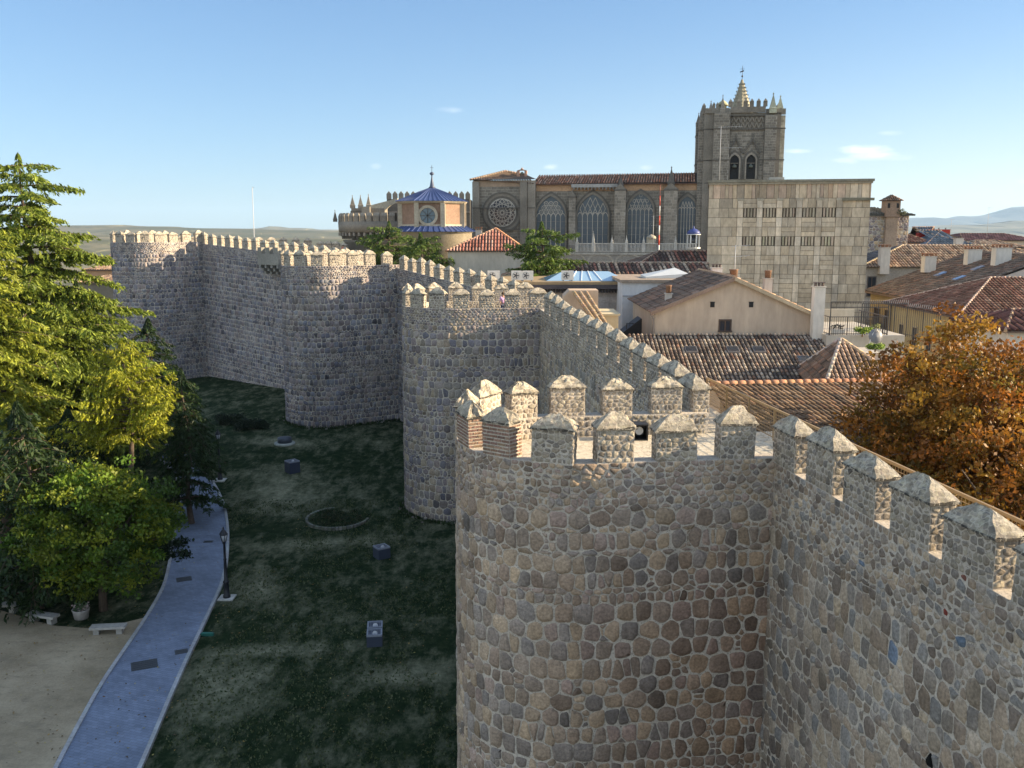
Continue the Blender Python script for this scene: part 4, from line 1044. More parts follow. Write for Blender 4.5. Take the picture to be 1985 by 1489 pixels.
m.prism([(bx - .75, Z(340)), (bx - .4, Z(340)), (bx - .4, Z(330)), (bx - .35, Z(328)), (bx - .75, Z(328))], 4.5, 5, (.36, .22, .16)); m.prism([(bx + .4, Z(340)), (bx + .75, Z(340)), (bx + .75, Z(328)), (bx + .35, Z(328)), (bx + .4, Z(330))], 4.5, 5, (.36, .22, .16))
m.prism([(bx - .75, Z(328) + .01), (bx + .75, Z(328) + .01), (bx + .2, Z(322)), (bx, Z(318)), (bx - .2, Z(322))], 4.5, 5, (.36, .22, .16)); m.build('bell_gable', M_ASHLAR, CA)
m = MB(); m.lathe(bx, 4.75, [(.3, Z(335.5)), (.26, Z(333)), (.1, Z(330.5))], 8, (.12, .13, .1)); m.build('bell', M_PAINT, CA)
# rose window
rx, rz_ = CX(964), Z(412); W = MB()
for r0, r1, y0, c in ((2.75, 3.0, .78, GD), (2.4, 2.75, .86, GST), (2.02, 2.4, .92, GD)): ring(W, rx, rz_, r0, r1, y0, 1.02, c, 40)
W = W.build('rose_window', M_ASHLAR, CA)
m = MB(); m.prism([(rx + 2.1 * math.cos(6.28318 * k / 36), rz_ + 2.1 * math.sin(6.28318 * k / 36)) for k in range(36)], .955, .97, (.02, .02, .03)); m.build('glass', M_GLASS, W)
m = MB(); PALE = (.42, .39, .34)
for k in range(16):
    a = 6.28318 * k / 16; ring(m, rx + 1.62 * math.cos(a), rz_ + 1.62 * math.sin(a), .22, .30, .86, .95, PALE, 12)
    m.beam((rx + .25 * math.cos(a), .9, rz_ + .25 * math.sin(a)), (rx + 1.3 * math.cos(a), .9, rz_ + 1.3 * math.sin(a)), .07, .07, PALE)
ring(m, rx, rz_, .2, .32, .86, .95, PALE, 12); ring(m, rx, rz_, 1.18, 1.3, .87, .95, PALE, 32); ring(m, rx, rz_, 1.93, 2.05, .87, .95, PALE, 40); ring(m, rx, rz_, .7, .78, .87, .95, PALE, 32)
m.build('tracery', M_ASHLAR, W)
# nave windows
M_CGLASS = glass_mat('old_blue_glass', (.035, .06, .085), .3)
def inside_arch(x, z, cx, zs, hw, mg):
    if z <= zs: return abs(x - cx) < hw - mg
    z = zs + (z - zs) / .78; return math.hypot(x - (cx - hw), z - zs) < 2 * hw - mg and math.hypot(x - (cx + hw), z - zs) < 2 * hw - mg
def gothic(px0, px1, apex, foot, style):
    cx = (CX(px0) + CX(px1)) / 2; hw = (CX(px1) - CX(px0)) / 2; zt = Z(apex); zs = zt - 2 * hw * math.sin(R(60)) * .78; z0 = Z(foot)
    m = MB(); o0 = arch_outline(cx, z0, zs, hw, k=.78); o1 = arch_outline(cx, z0, zs, hw + .25, k=.79); o2 = arch_outline(cx, z0, zs, hw + .45, k=.8)
    arch_ring(m, o0, o1, 1.72, 2.02, GST); arch_ring(m, o1, o2, 1.84, 2.02, GD); w = m.build('gothic_window', M_ASHLAR, CA)
    m = MB(); m.prism(o0, 1.955, 1.96, (.02, .025, .03)); m.build('glass', M_CGLASS, w)
    m = MB(); n = 6; s = 2 * hw / n; zl = zs + .1
    for k in range(1, n):
        x = cx - hw + k * s; m.box(x - .05, 1.86, z0, x + .05, 1.95, zl, PALE)
    for k in range(n):
        x = cx - hw + (k + .5) * s; o = arch_outline(x, zl - .3, zl - .3, s / 2 - .05, 4); o_ = arch_outline(x, zl - .3, zl - .3, s / 2 + .03, 4); arch_ring(m, o, o_, 1.87, 1.95, PALE)
    for z in np.arange(z0 + .9, zl - .5, .95): m.box(cx - hw + .03, 1.9, z, cx + hw - .03, 1.94, z + .05, (.2, .2, .2))
    z = zl + .45; r = 0
    while z < zt:
        x = cx - hw + (s / 2 if r % 2 else 0)
        while x < cx + hw:
            if style == 'ring':
                if inside_arch(x, z, cx, zs, hw, .42): ring(m, x, z, .26, .35, 1.87, 1.95, PALE, 12); ring(m, x, z, .08, .13, 1.87, 1.95, PALE, 8)
            else:
                for dx in (-1, 1):
                    a, b = (x, z - .4), (x + dx * s / 2, z + (.4 if style == 'diag' else 0.35))
                    if inside_arch(*a, cx, zs, hw, .05) and inside_arch(*b, cx, zs, hw, .02): m.beam((a[0], 1.9, a[1]), (b[0], 1.9, b[1]), .08, .09, PALE)
                if style == 'square' and inside_arch(x, z, cx, zs, hw, .2): ring(m, x, z, .2, .26, 1.88, 1.95, PALE, 8)
            x += s
        z += .8 if style != 'ring' else .62; r += 1
    m.build('tracery', M_ASHLAR, w)
gothic(1031, 1088, 380, 480, 'ring'); gothic(1112, 1172, 377, 480, 'diag'); gothic(1211, 1259, 376, 480, 'square'); gothic(1308, 1341, 382, 480, 'diag')
def pinnacle(m, x, y, z, w, h, c=GST): 
    m.box(x - w / 2, y - w / 2, z - .01, x + w / 2, y + w / 2, z + h * .22, c)
    m.lathe(x, y, [(w * .78, z + h * .22), (w * .6, z + h * .28), (w * .05, z + h * .9), (w * .16, z + h * .93), (.03, z + h)], 4, c, smooth=False, a0=R(45))
def buttress(px0, px1, top, dep, pin=None, c=GST2):
    m = MB(); x0, x1 = CX(px0), CX(px1); m.box(x0, 2 - dep + .03, 0, x1, 2.01, Z(top), c); ashl(m, x0, x1, Z(480), Z(top), 2 - dep, rn, c, bw=.6)
    m.box(x0 - .1, 2 - dep - .1, Z(top) + .01, x1 + .1, 2.0, Z(top) + .25, GD)
    m.prism([(x0, Z(top) + .26), (x1, Z(top) + .26), ((x0 + x1) / 2, Z(top) + 1.1)], 2 - dep, 2, GST)
    if pin: pinnacle(m, (x0 + x1) / 2, 2 - dep / 2, Z(top) + .5, (x1 - x0) * .55, Z(pin) - Z(top) - .5, GD)
    m.build('buttress', M_ASHLAR, CA)
buttress(1096, 1109, 384, .9); buttress(1186, 1207, 372, 2.2, 342); buttress(1280, 1305, 372, 2.4, 326)
m = MB(); m.box(CX(1100), 1.3, Z(364), CX(1190), 1.75, Z(357.5), (.34, .33, .31)); 
for px in range(1104, 1190, 7): m.box(CX(px), 1.2, Z(369), CX(px) + .2, 1.5, Z(364), GST)
m.build('parapet_walk', M_ASHLAR, CA)
# aisle terrace with balustrade
m = MB(); m.box(CX(1095), -4.2, 0, .2, 1.2, Z(490), (.30, .28, .25)); m.box(CX(1095) - .1, -4.35, Z(492), .2, -4.21, Z(488), (.38, .36, .32))
for k in range(3):
    x = CX(1112 + k * 52); o = arch_outline(x, Z(560), Z(505), 1.6, 8, .6, False); arch_ring(m, o, arch_outline(x, Z(560), Z(505), 1.9, 8, .62, False), -4.3, -4.2, (.36, .33, .28))
m.build('aisle_wall', M_ASHLAR, CA)
m = MB()
m.box(CX(1118), -4.3, Z(486.6), 0, -4.05, Z(485.3), PALE); m.box(CX(1118), -4.32, Z(472), 0, -4.03, Z(470.4), (.5, .48, .44))
for px in np.arange(1120, 1342, 2.6): m.box(CX(px), -4.22, Z(485.3), CX(px) + .09, -4.13, Z(472), (.5, .48, .44))
for px in (1119, 1150, 1185, 1212, 1244, 1303): m.box(CX(px) - .22, -4.4, Z(487), CX(px) + .22, -3.95, Z(469), (.46, .44, .4)); pinnacle(m, CX(px), -4.17, Z(469), .3, 1.0 if px != 1150 else 1.6, (.46, .44, .4))
m.build('balustrade', M_ASHLAR, CA)
m = MB(); x = CX(1258); m.box(x - .65, -4.1, Z(488), x + .65, -3.2, Z(462), (.38, .34, .27)); m.lathe(x, -3.6, [(.7, Z(462)), (.6, Z(458)), (.3, Z(455.5)), (.05, Z(454))], 10, (.38, .34, .27)); m.build('dormer_shrine', M_ASHLAR, CA)
L_ = MB(); x = CX(1336)
for k in range(6): a = k * math.pi / 3; L_.box(x + .8 * math.cos(a) - .1, -2.8 + .8 * math.sin(a) - .1, Z(480), x + .8 * math.cos(a) + .1, -2.8 + .8 * math.sin(a) + .1, Z(455), (.6, .6, .58))
L_.lathe(x, -2.8, [(1.0, Z(455)), (1.0, Z(453.5))], 12, (.6, .6, .58)); L_.lathe(x, -2.8, [(1.0, Z(481)), (1.0, Z(478))], 12, (.6, .6, .58)); L_ = L_.build('lantern', M_PAINT, CA)
m = MB(); m.lathe(x, -2.8, [(.62, Z(478)), (.62, Z(455.2))], 6, (.04, .05, .07)); m.build('lantern_glass', M_GLASS, L_)
m = MB(); m.lathe(x, -2.8, [(.95, Z(453.4)), (.85, Z(449)), (.5, Z(445)), (.08, Z(443)), (.12, Z(441)), (.02, Z(438))], 12, (.05, .07, .22)); m.build('dome', M_PAINT, L_)
# bell tower
BT = MB(); TW = CX(1508) - 0; H0 = Z(223)
BT.box(.6, .8, 0, TW - .6, 12, H0, GST); ashl(BT, CX(1403), CX(1468), Z(352), Z(254), .78, rn, GST, .36, .6, lambda x, z: any(abs(x - CX(c)) < .62 and z < Z(306) for c in (1413, 1445)))
BT.build('tower_shaft', M_ASHLAR, CA)
def tbut(x0, x1, y0, y1, z1, c, name='tower_buttress'):
    m = MB(); m.box(x0, y0 + .03, 0, x1, y1, z1, c); ashl(m, x0, x1, Z(480), z1 - .1, y0, rn, c, .36, .6)
    for py in (254, 313, 359): m.box(x0 - .08, y0 - .1, Z(py), x1 + .08, y1, Z(py) + .16, GD)
    m.build(name, M_ASHLAR, CA)
tbut(-.1, CX(1352) - .01, 1.4, 3.2, Z(232), GST); tbut(CX(1352), CX(1370), .9, 2.5, H0, GST2); tbut(CX(1370) + .01, CX(1401), .0, 1.6, H0, GST)
tbut(CX(1469), CX(1491), .2, 1.8, H0 - .4, GST); tbut(CX(1491) + .01, TW, .9, 2.6, H0 - .4, (.40, .35, .26))  # outer right buttress paler: its sunlit side is painted into the stone colour
tbut(TW - .5, TW + .3, 8.5, 11.9, H0 - .4, GST2); tbut(-.2, 1.2, 9, 12, H0 - .4, GST)
m = MB(); m.box(CX(1401), .5, Z(255), CX(1469), .79, Z(253), GD); m.box(CX(1401), .5, Z(229.5), CX(1469), .79, Z(227.5), GD)
for k in range(7):
    xa = lerp(CX(1404), CX(1466), k / 7); xb = lerp(CX(1404), CX(1466), (k + 1) / 7)
    for (za, zb) in ((Z(252), Z(241)), (Z(240.6), Z(230))): m.beam((xa, .68, za), ((xa + xb) / 2, .68, zb), .14, .14, GST2); m.beam(((xa + xb) / 2, .68, zb), (xb, .68, za), .14, .14, GST2)
m.box(CX(1404), .74, Z(241.3), CX(1466), .79, Z(240.3), GST2); m.build('frieze', M_ASHLAR, CA)
for c in (1413, 1445):
    x = CX(c); m = MB(); hw = .62; z0 = Z(351); zs = Z(313); o = arch_outline(x, z0, zs, hw, 8, .75); o1 = arch_outline(x, z0, zs, hw + .22, 8, .78); o2 = arch_outline(x, z0, zs, hw + .45, 8, .8)
    arch_ring(m, o, o1, .5, .8, GST2); arch_ring(m, o1, o2, .62, .8, GD)
    t = x + .12
    m.beam((x - 1.05, .6, Z(300)), (t, .6, Z(272)), .16, .2, GD); m.beam((x + 1.15, .6, Z(300)), (t, .6, Z(272)), .16, .2, GD); m.beam((t, .6, Z(273)), (t, .6, Z(262)), .14, .16, GD)
    w = m.build('bell_opening', M_ASHLAR, CA); m = MB(); m.prism(o, .735, .745, (.01, .01, .01)); m.build('opening_shade', M_DARK, w)
    m = MB(); m.lathe(x, .62, [(.34, Z(330)), (.3, Z(326)), (.18, Z(322)), (.1, Z(319))], 8, (.10, .11, .09)); m.box(x - .55, .6, Z(318.6), x + .55, .7, Z(317), (.12, .1, .08)); m.build('bell', M_PAINT, w)
# belfry parapet, merlons, pinnacles
m = MB(); m.box(CX(1401), .5, H0 + .01, CX(1469), .8, H0 + .8, GST); m.box(CX(1352), .6, H0 + .01, CX(1400), .9, H0 + .7, GST); m.box(CX(1470), .8, H0 - .3, TW, 1.1, H0 + .5, GST)
m.box(TW - .8, 1.11, H0 - .3, TW - .5, 11.9, H0 + .6, GST2); m.box(.4, 1, H0 + .01, .7, 11.9, H0 + .6, GST); m.box(.71, 11.6, H0 + .01, TW - .81, 11.9, H0 + .6, GST); m.build('tower_parapet', M_ASHLAR, CA)
def tmer(x, y, z, w=.55, h=.95, d=.3): m = MB(); m.box(x - w / 2, y - d / 2, z, x + w / 2, y + d / 2, z + h * .72, GST); m.lathe(x, y, [(w * .7, z + h * .72 + .01), (w * .45, z + h * .9), (.04, z + h * 1.15)], 4, GST2, smooth=False, a0=R(45)); m.build('merlon', M_ASHLAR, CA)
for px in (1401, 1417, 1430, 1442, 1455, 1468): tmer(CX(px), .65, H0 + .8)
for px in (1369, 1376): tmer(CX(px), .75, H0 + .7, .4, .7)
for y in (2.5, 4.4, 6.3, 8.2, 10.1): tmer(TW - .65, y, H0 + .6, .5, .9, .7); tmer(.55, y, H0 + .6, .5, .9, .7)
for x in (2.5, 4.5, 6.5, 8.5): tmer(x, 11.75, H0 + .6)
for (px, y, top, w) in ((1349, 2.3, 208, .75), (1357, 2.0, 210, .5), (1364, 1.7, 197, .8), (1386, .8, 188, .7), (1483, .9, 186, 1.0), (1498, 1.7, 190, 1.0), (1507, 10.4, 200, 1.0), (1345, 10.6, 205, .8)):
    m = MB(); zb = H0 - .1 if px > 1352 else Z(232); pinnacle(m, CX(px), y, zb, w, Z(top) - zb, GST2 if px < 1480 else (.36, .36, .27)); m.build('pinnacle', M_ASHLAR, CA)
m = MB(); m.box(CX(1380), 1.0, H0 + .02, CX(1394), 2.1, H0 + 1.1, (.30, .30, .22)); m.lathe(CX(1387), 1.55, [(.85, H0 + 1.12), (.5, H0 + 1.6), (.1, H0 + 1.9)], 8, (.34, .33, .22)); m.build('turret', M_ASHLAR, CA)
sx, sy = CX(1427.5), 6.0; m = MB(); zb = H0; zt = 20 + (446 - 158) * .0742 - 5
m.lathe(sx, sy, [(1.75, zb), (1.75, zb + .5), (.75, lerp(zb, zt, .62)), (.13, zt)], 8, (.27, .25, .19), smooth=False)
for k in range(8):
    a = 6.28318 * k / 8
    for q in range(9): t = q / 9.5; r = lerp(1.75, .15, t); m.box(sx + r * math.cos(a) - .06, sy + r * math.sin(a) - .06, lerp(zb + .5, zt, t), sx + r * math.cos(a) + .06, sy + r * math.sin(a) + .06, lerp(zb + .5, zt, t) + .2, (.24, .225, .17))
m.build('spire', M_ASHLAR, CA)
m = MB(); K = (.03, .03, .035); m.tube([(sx, sy, zt - .05), (sx, sy, zt + 1.9)], .035, 6, K); m.beam((sx - .28, sy, zt + 1.45), (sx + .28, sy, zt + 1.45), .05, .05, K); m.lathe(sx, sy, [(.05, zt + .3), (.16, zt + .45), (.05, zt + .6)], 8, K)
m.poly([(sx - .35, sy, zt + .95), (sx + .2, sy, zt + 1.1), (sx + .2, sy, zt + 1.3), (sx - .35, sy, zt + 1.1)], K); m.poly([(sx - .35, sy + .02, zt + 1.1), (sx + .2, sy + .02, zt + 1.3), (sx + .2, sy + .02, zt + 1.1), (sx - .35, sy + .02, zt + .95)], K); m.build('weathercock', M_PAINT, CA)

# ------------------------------------------------------------------ apse fortress, flying buttress, crenellated chancel
AP = thing('cathedral_apse', 'half round fortified apse with corbels, small merlons and three pinnacles', 'apse', (-15.8, 131, 5))
def ap(px, py, y): p = aty(px, py, y); return Vector((p.x + 15.8, p.y - 131, p.z - 5))
za = ap(645, 430, 128).z; zb2 = ap(645, 452, 128).z
m = MB(); n = 48; m.lathe(0, 0, [(7.4, -3), (7.4, zb2 - 1.3), (7.6, zb2 - 1.2), (7.6, zb2 - .9)], n, GST); m.lathe(0, 0, [(8.2, zb2 + .1), (8.25, za), (7.8, za)], n, GST); m.build('round_wall', M_ASHLAR, AP)
for k in range(34):
    a = R(95) + R(220) * k / 34; m = MB(); x, y = math.cos(a), math.sin(a)
    m.beam((7.5 * x, 7.5 * y, zb2 - .75), (7.62 * x, 7.62 * y, zb2 + .05), .5, .45, GD) ; m.beam((7.3 * x, 7.3 * y, zb2 - .15), (8.22 * x, 8.22 * y, zb2 - .15), .34, .45, GST2); m.build('corbel', M_ASHLAR, AP)
for k in range(30):
    a = R(95) + R(220) * k / 30; m = MB(); m.box(7.78, -.38, 0, 8.2, .38, .75, GST); m.prism([(7.78, .751), (8.2, .751), (7.99, 1.15)], -.38, .38, GST2); o = m.build('merlon', M_ASHLAR, AP); o.location = (0, 0, za); o.rotation_euler = (0, 0, a)
m = MB(); p = ap(648, 415, 128); pinnacle(m, p.x + .1, p.y, za, .5, 1.6, GD); m.build('pinnacle', M_ASHLAR, AP)
x0, x1 = ap(672, 0, 128).x, ap(700, 0, 128).x; zt = ap(672, 404, 128).z
m = MB(); m.box(x0, -4, -2, x1 + 2.6, -1, zt, GST); m.box(x0 - .1, -4.1, zt - .6, x1 + .1, -1, zt - .35, GD); m.box(x1 - .4, -4.6, 4, x1 + .7, -4.01, zt + .2, GST2); m.build('stair_block', M_ASHLAR, AP)
for px in (674, 690, 706): p = ap(px, 0, 128); m = MB(); pinnacle(m, p.x, -3.6, zt, .62, 1.75 + (.15 if px == 706 else 0), GST2); m.build('pinnacle', M_ASHLAR, AP)
m = MB(); q0 = ap(706, 402, 128); q1 = ap(772, 385, 128); h = []
lo = []
for k in range(13):
    t = k / 12; x = lerp(q0.x, q1.x, t); lo.append((x, lerp(ap(0, 448, 128).z, ap(0, 396, 128).z, math.sin(t * math.pi / 2) ** .9 if t > .25 else 0)))
m.prism([(q0.x, ap(0, 448, 128).z)] + [(lerp(q0.x, q1.x, .25 + .75 * k / 10), lerp(ap(0, 445, 128).z, ap(0, 394, 128).z, math.sin(k / 10 * math.pi / 2))) for k in range(11)] + [(q1.x, q1.z), (q0.x, q0.z)], -3.9, -3.1, (.36, .33, .26)); m.build('flying_buttress', M_ASHLAR, AP)
x0 = ap(741, 0, 131).x; x1 = ap(908, 0, 131).x; zc = ap(0, 386, 131).z
m = MB(); m.box(x0, .2, -2, x1, 8, zc, GD); m.box(x0 - .1, .0, zc - 1.9, x1, .19, zc - 1.65, GST)
for k in range(7): x = x0 + .2 + k * .65; m.box(x, -.6, 2, x + .22, .19, zc - 2, (.12, .105, .1) if k % 2 else GST)
m.build('chancel_wall', M_ASHLAR, AP)
for k in range(14):
    x = x0 + .3 + k * (x1 - x0 - .6) / 13; m = MB(); m.box(x - .33, .2, zc + .01, x + .33, .5, zc + .7, GST); m.prism([(x - .33, zc + .71), (x + .33, zc + .71), (x, zc + 1.1)], .2, .5, GST2); m.build('merlon', M_ASHLAR, AP)
# octagonal chapel
ox = aty(838, 400, 120).x; CH = thing('octagonal_chapel', 'octagonal brick and stone chapel with blue metal roof and round window', 'chapel', (ox, 120, 5))
def hz(py): return aty(838, py, 116).z - 5
BL = (.04, .065, .17); CREAM = (.40, .35, .27)
def octa(r, a0=R(22.5)): return [(r * math.cos(a0 + R(45) * k), r * math.sin(a0 + R(45) * k)) for k in range(8)]
m = MB(); m.extrude(octa(4.2), hz(460), hz(393), (.25, .165, .12)); m.build('brick_wall', M_ASHLAR, CH)
m = MB()
for (x, y) in octa(4.22): m.box(x - .28, y - .28, hz(452), x + .28, y + .28, hz(393) + .0, CREAM)
m.lathe(0, 0, [(4.45, hz(394)), (4.7, hz(391)), (4.7, hz(389.5))], 8, CREAM, smooth=False, a0=R(22.5)); m.lathe(0, 0, [(4.35, hz(440)), (4.35, hz(435))], 8, CREAM, smooth=False, a0=R(22.5)); m.build('stone_quoins', M_ASHLAR, CH)
m = MB(); m.lathe(0, 0, [(4.85, hz(389.4)), (3.6, hz(382)), (1.9, hz(371)), (.5, hz(363)), (.35, hz(360))], 8, BL, smooth=False, a0=R(22.5))
o8 = octa(4.85)
for k in range(8):
    for s in range(6):
        a = Vector((*o8[k], 0)).lerp(Vector((*o8[(k + 1) % 8], 0)), s / 6); pr = [(1, 389.2), (.74, 381.8), (.39, 370.8), (.1, 362.8)]
        for (f0, y0), (f1, y1) in zip(pr, pr[1:]): m.beam((a.x * f0, a.y * f0, hz(y0) + .02), (a.x * f1, a.y * f1, hz(y1) + .02), .06, .07, (.055, .085, .21))
m.build('upper_roof', M_PAINT, CH)
m = MB(); m.lathe(0, 0, [(.5, hz(362)), (.28, hz(358)), (.1, hz(342)), (.06, hz(337)), (.28, hz(334)), (.28, hz(332)), (.05, hz(329))], 10, (.06, .075, .12)); m.tube([(0, 0, hz(329)), (0, 0, hz(316))], .03, 5, (.05, .05, .06)); m.beam((-.2, 0, hz(321)), (.2, 0, hz(321)), .04, .04, (.05, .05, .06)); m.build('finial', M_PAINT, CH)
m = MB(); m.lathe(0, 0, [(5.6, hz(449)), (4.25, hz(438.5))], 24, BL, smooth=False)
for k in range(48): a = 6.28318 * k / 48; m.beam((5.6 * math.cos(a), 5.6 * math.sin(a), hz(449) + .03), (4.25 * math.cos(a), 4.25 * math.sin(a), hz(438.5) + .03), .05, .06, (.055, .085, .21))
m.build('lower_roof', M_PAINT, CH)
m = MB(); m.lathe(0, 0, [(5.0, 0), (5.0, hz(451)), (5.35, hz(449.5))], 32, (.36, .31, .235)); m.build('round_base', M_ASHLAR, CH)
w = MB(); yy = -4.2 * math.cos(R(22.5)); wx = -.25
ring(w, wx, hz(418), .93, 1.25, yy - .22, yy + .05, CREAM, 28); w = w.build('round_window', M_ASHLAR, CH)
m = MB(); m.prism([(wx + .95 * math.cos(6.28318 * k / 24), hz(418) + .95 * math.sin(6.28318 * k / 24)) for k in range(24)], yy - .05, yy - .03, (.05, .09, .12)); m.build('glass', glass_mat('blue_grey_glass', (.06, .12, .17)), w)
m = MB()
for k in range(4): a = k * math.pi / 4; m.beam((wx - .94 * math.cos(a), yy - .09, hz(418) - .94 * math.sin(a)), (wx + .94 * math.cos(a), yy - .09, hz(418) + .94 * math.sin(a)), .06, .06, (.03, .03, .03))
m.build('glazing_bars', M_PAINT, w)
# ------------------------------------------------------------------ stone clad modern block
MBL = thing('stone_clad_block', 'tall windowless block clad in beige stone panels with rows of narrow slots', 'building', (aty(1375, 350, 92).x, 92, 4), R(-12))
rn = random.Random(21); HT = aty(1375, 354, 92).z - 4; BW = 14.9; S_ = (.50, .415, .305)
m = MB(); m.box(0, .1, 0, BW, 13, HT, (.44, .40, .33))
m.poly([(0, 0.02, 0), (BW, 0.02, 0), (BW, 0.02, HT), (0, 0.02, HT)], (.12, .11, .09))
def blk(m, x0, z0, x1, z1, y=0.0, v=.2, g=.034, col=None):
    c = col or S_; k = rn.uniform(1 - v, 1 + v); t = rn.uniform(-.03, .03); c = (c[0] * k + t * .4, c[1] * k, c[2] * k - t * .4); m.box(x0 + g / 2, y - .05, z0 + g / 2, x1 - g / 2, y + .1, z1 - g / 2, c)
z1 = HT - .05; x = 0.0
while x < BW - .01: w = min(rn.choice((.34, .42, .34, .7, .42)), BW - x); blk(m, x, z1 - 1.5, x + w, z1, v=.22, col=rn.choice(((.52, .42, .30), (.47, .35, .255), (.54, .45, .34), (.42, .34, .25)))); x += w     # vertical slabs under the cornice
rows_z = []; z = z1 - 1.5
while z > 0: rows_z.append((z - .9, z)); z -= .9
pil = [2.75 + 1.82 * k for k in range(6)]     # pilaster left edges
for ri, (za, zb) in enumerate(rows_z):
    slot = ri in (1, 4)
    x = 0.0
    while x < pil[0] - .01: w = min(rn.uniform(.9, 1.4), pil[0] - x); w = w if pil[0] - x - w > .4 else pil[0] - x; blk(m, x, za, x + w, zb); x += w
    for pi_, p in enumerate(pil):
        if ri < 11: blk(m, p, za, p + .56, zb, -.06 if ri else -.14, col=(.56, .475, .365))
        else: blk(m, p, za, p + .56, zb)
        if pi_ < 5:
            a, b = p + .56, p + 1.82
            if slot:
                m.box(a + .03, .005, za + .05, b - .03, .03, zb - .02, (.11, .088, .065))
                for q in range(4): xx = a + .06 + q * (b - a - .12) / 4; m.box(xx + .06, -.05, za + .05, xx + .08 + rn.uniform(.1, .18), .06, zb - .02, jit((.40, .34, .25), .2))
            else:
                mid = (za + zb) / 2
                if rn.random() < .5: k = rn.uniform(.35, .65); blk(m, a, za, lerp(a, b, k), zb, v=.2); blk(m, lerp(a, b, k), za, b, zb, v=.2)
                else: blk(m, a, za, b, mid, v=.2); blk(m, a, mid, b, zb, v=.2)
    x = pil[-1] + .56
    while x < BW - .01: w = min(rn.uniform(.55, 1.3), BW - x); w = w if BW - x - w > .35 else BW - x; blk(m, x, za, x + w, zb); x += w
m.build('stone_cladding', attr_mat('stained_stone_panel', .35, .62, 1.18, 3, .8, 1.14, 12, .3, .02, stretch=(1.2, 1, .5)), MBL)
m = MB(); m.box(-.12, -.32, HT - .02, BW + .22, 13.1, HT + .2, (.22, .205, .16)); m.box(-.05, -.2, HT - .22, BW + .1, -.0, HT - .03, (.3, .27, .21)); m.box(5.8, 3, HT + .21, 7.2, 4.4, HT + .6, (.4, .38, .34)); m.build('cornice', M_ASHLAR, MBL)
m = MB(); m.box(BW - 2.6, -.3, z1 - 1.75, BW + .3, -.06, z1 - 1.5, (.16, .15, .11)); m.build('console_band', M_ASHLAR, MBL)
for p in pil:
    m = MB(); m.box(p - .04, -.22, z1 - 1.72, p + .6, -.061, z1 - 1.5, (.36, .32, .25)); m.build('console', M_ASHLAR, MBL)

# ------------------------------------------------------------------ gable house in front of it
def G(px, py, y=60): return aty(px, py, y)
ax, el, er = G(1423, 540), G(1262, 601), G(1590, 606); bl = G(1270, 642)
GH = thing('gable_house', 'plastered gable house with two vent holes under a shallow tiled roof', 'house', (ax.x, 60, 4))
def g(px, py): p = G(px, py); return (p.x - ax.x, p.z - 4)
m = MB(); L = g(1270, 603); Rr = g(1590, 612); A = g(1423, 543); PK = (.46, .375, .295)
m.prism([(L[0], 0), (Rr[0], 0), Rr, A, L], 0, 11, PK); m.build('gable_wall', M_STREAK, GH)
m = MB(); e0 = g(1260, 605); e1 = g(1593, 615); A2 = g(1423, 538); y0, y1 = -.3, 11.4
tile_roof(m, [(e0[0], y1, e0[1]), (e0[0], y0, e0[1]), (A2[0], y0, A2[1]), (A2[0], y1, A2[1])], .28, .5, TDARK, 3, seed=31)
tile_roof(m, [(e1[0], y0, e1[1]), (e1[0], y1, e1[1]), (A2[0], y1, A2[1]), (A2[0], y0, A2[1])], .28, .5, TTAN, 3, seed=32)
for a, b, c in ((e0, A2, (.24, .17, .13)), (A2, e1, (.44, .36, .25))): m.hexa([(a[0], y0 - .05, a[1] - .2), (b[0], y0 - .05, b[1] - .2), (b[0], y0 + .16, b[1] - .2), (a[0], y0 + .16, a[1] - .2), (a[0], y0 - .05, a[1] + .05), (b[0], y0 - .05, b[1] + .05), (b[0], y0 + .16, b[1] + .05), (a[0], y0 + .16, a[1] + .05)], c)
ridge_caps(m, (A2[0], y0, A2[1] + .02), (A2[0], y1, A2[1] + .02), .14); m.build('roof', M_TILE, GH)
for px in (1381, 1456): p = g(px, 591); m = MB(); m.box(p[0] - .14, -.02, p[1] - .16, p[0] + .14, .05, p[1] + .16, (.02, .02, .02)); m.box(p[0] - .17, -.04, p[1] + .161, p[0] + .17, .0, p[1] + .2, (.35, .28, .22)); m.build('vent', M_DARK, GH)
p = g(1405, 641); window(GH, (p[0], 0, p[1]), (1, 0, 0), .65, .62, (.08, .06, .05), bars=1)
m = MB(); m.tube([(e0[0] + .1, -.12, e0[1] - .22), (L[0] - .12, -.1, L[1] - .5), (L[0] - .12, -.1, 0)], .06, 6, (.2, .17, .15)); m.build('downpipe', M_PAINT, GH)
CC = (.52, .48, .42)
p = G(1421, 560, 61.5); chimney((p.x, 61.5, G(1421, 556, 61.5).z), .75, .6, .55, 'grey chimney with clay pot on the peak of the gable house', pot='cyl')
p = G(1487, 575, 64.5); chimney((p.x, 64.5, G(1487, 572, 64.5).z), .55, .5, 1.1, 'slim cream chimney with clay pot right of the gable peak', CC, pot='cyl')
p = G(1295, 600, 62); chimney((p.x, 62, G(1295, 592, 62).z), .42, .42, .75, 'small pale chimney on the left slope of the gable house', (.46, .42, .38), pot='cyl')
p = G(1388, 548, 70); chimney((p.x, 70, G(1388, 545, 70).z), .75, .6, .95, 'white chimney with dark cowls behind the left roof slope', (.62, .60, .57), pot='caps')
p = G(1583, 640, 59.2); chimney((p.x, 59.2, G(1583, 648, 59.2).z), .68, .6, 3.0, 'tall tapering white chimney at the right end of the gable house', (.62, .58, .52), pot='caps')

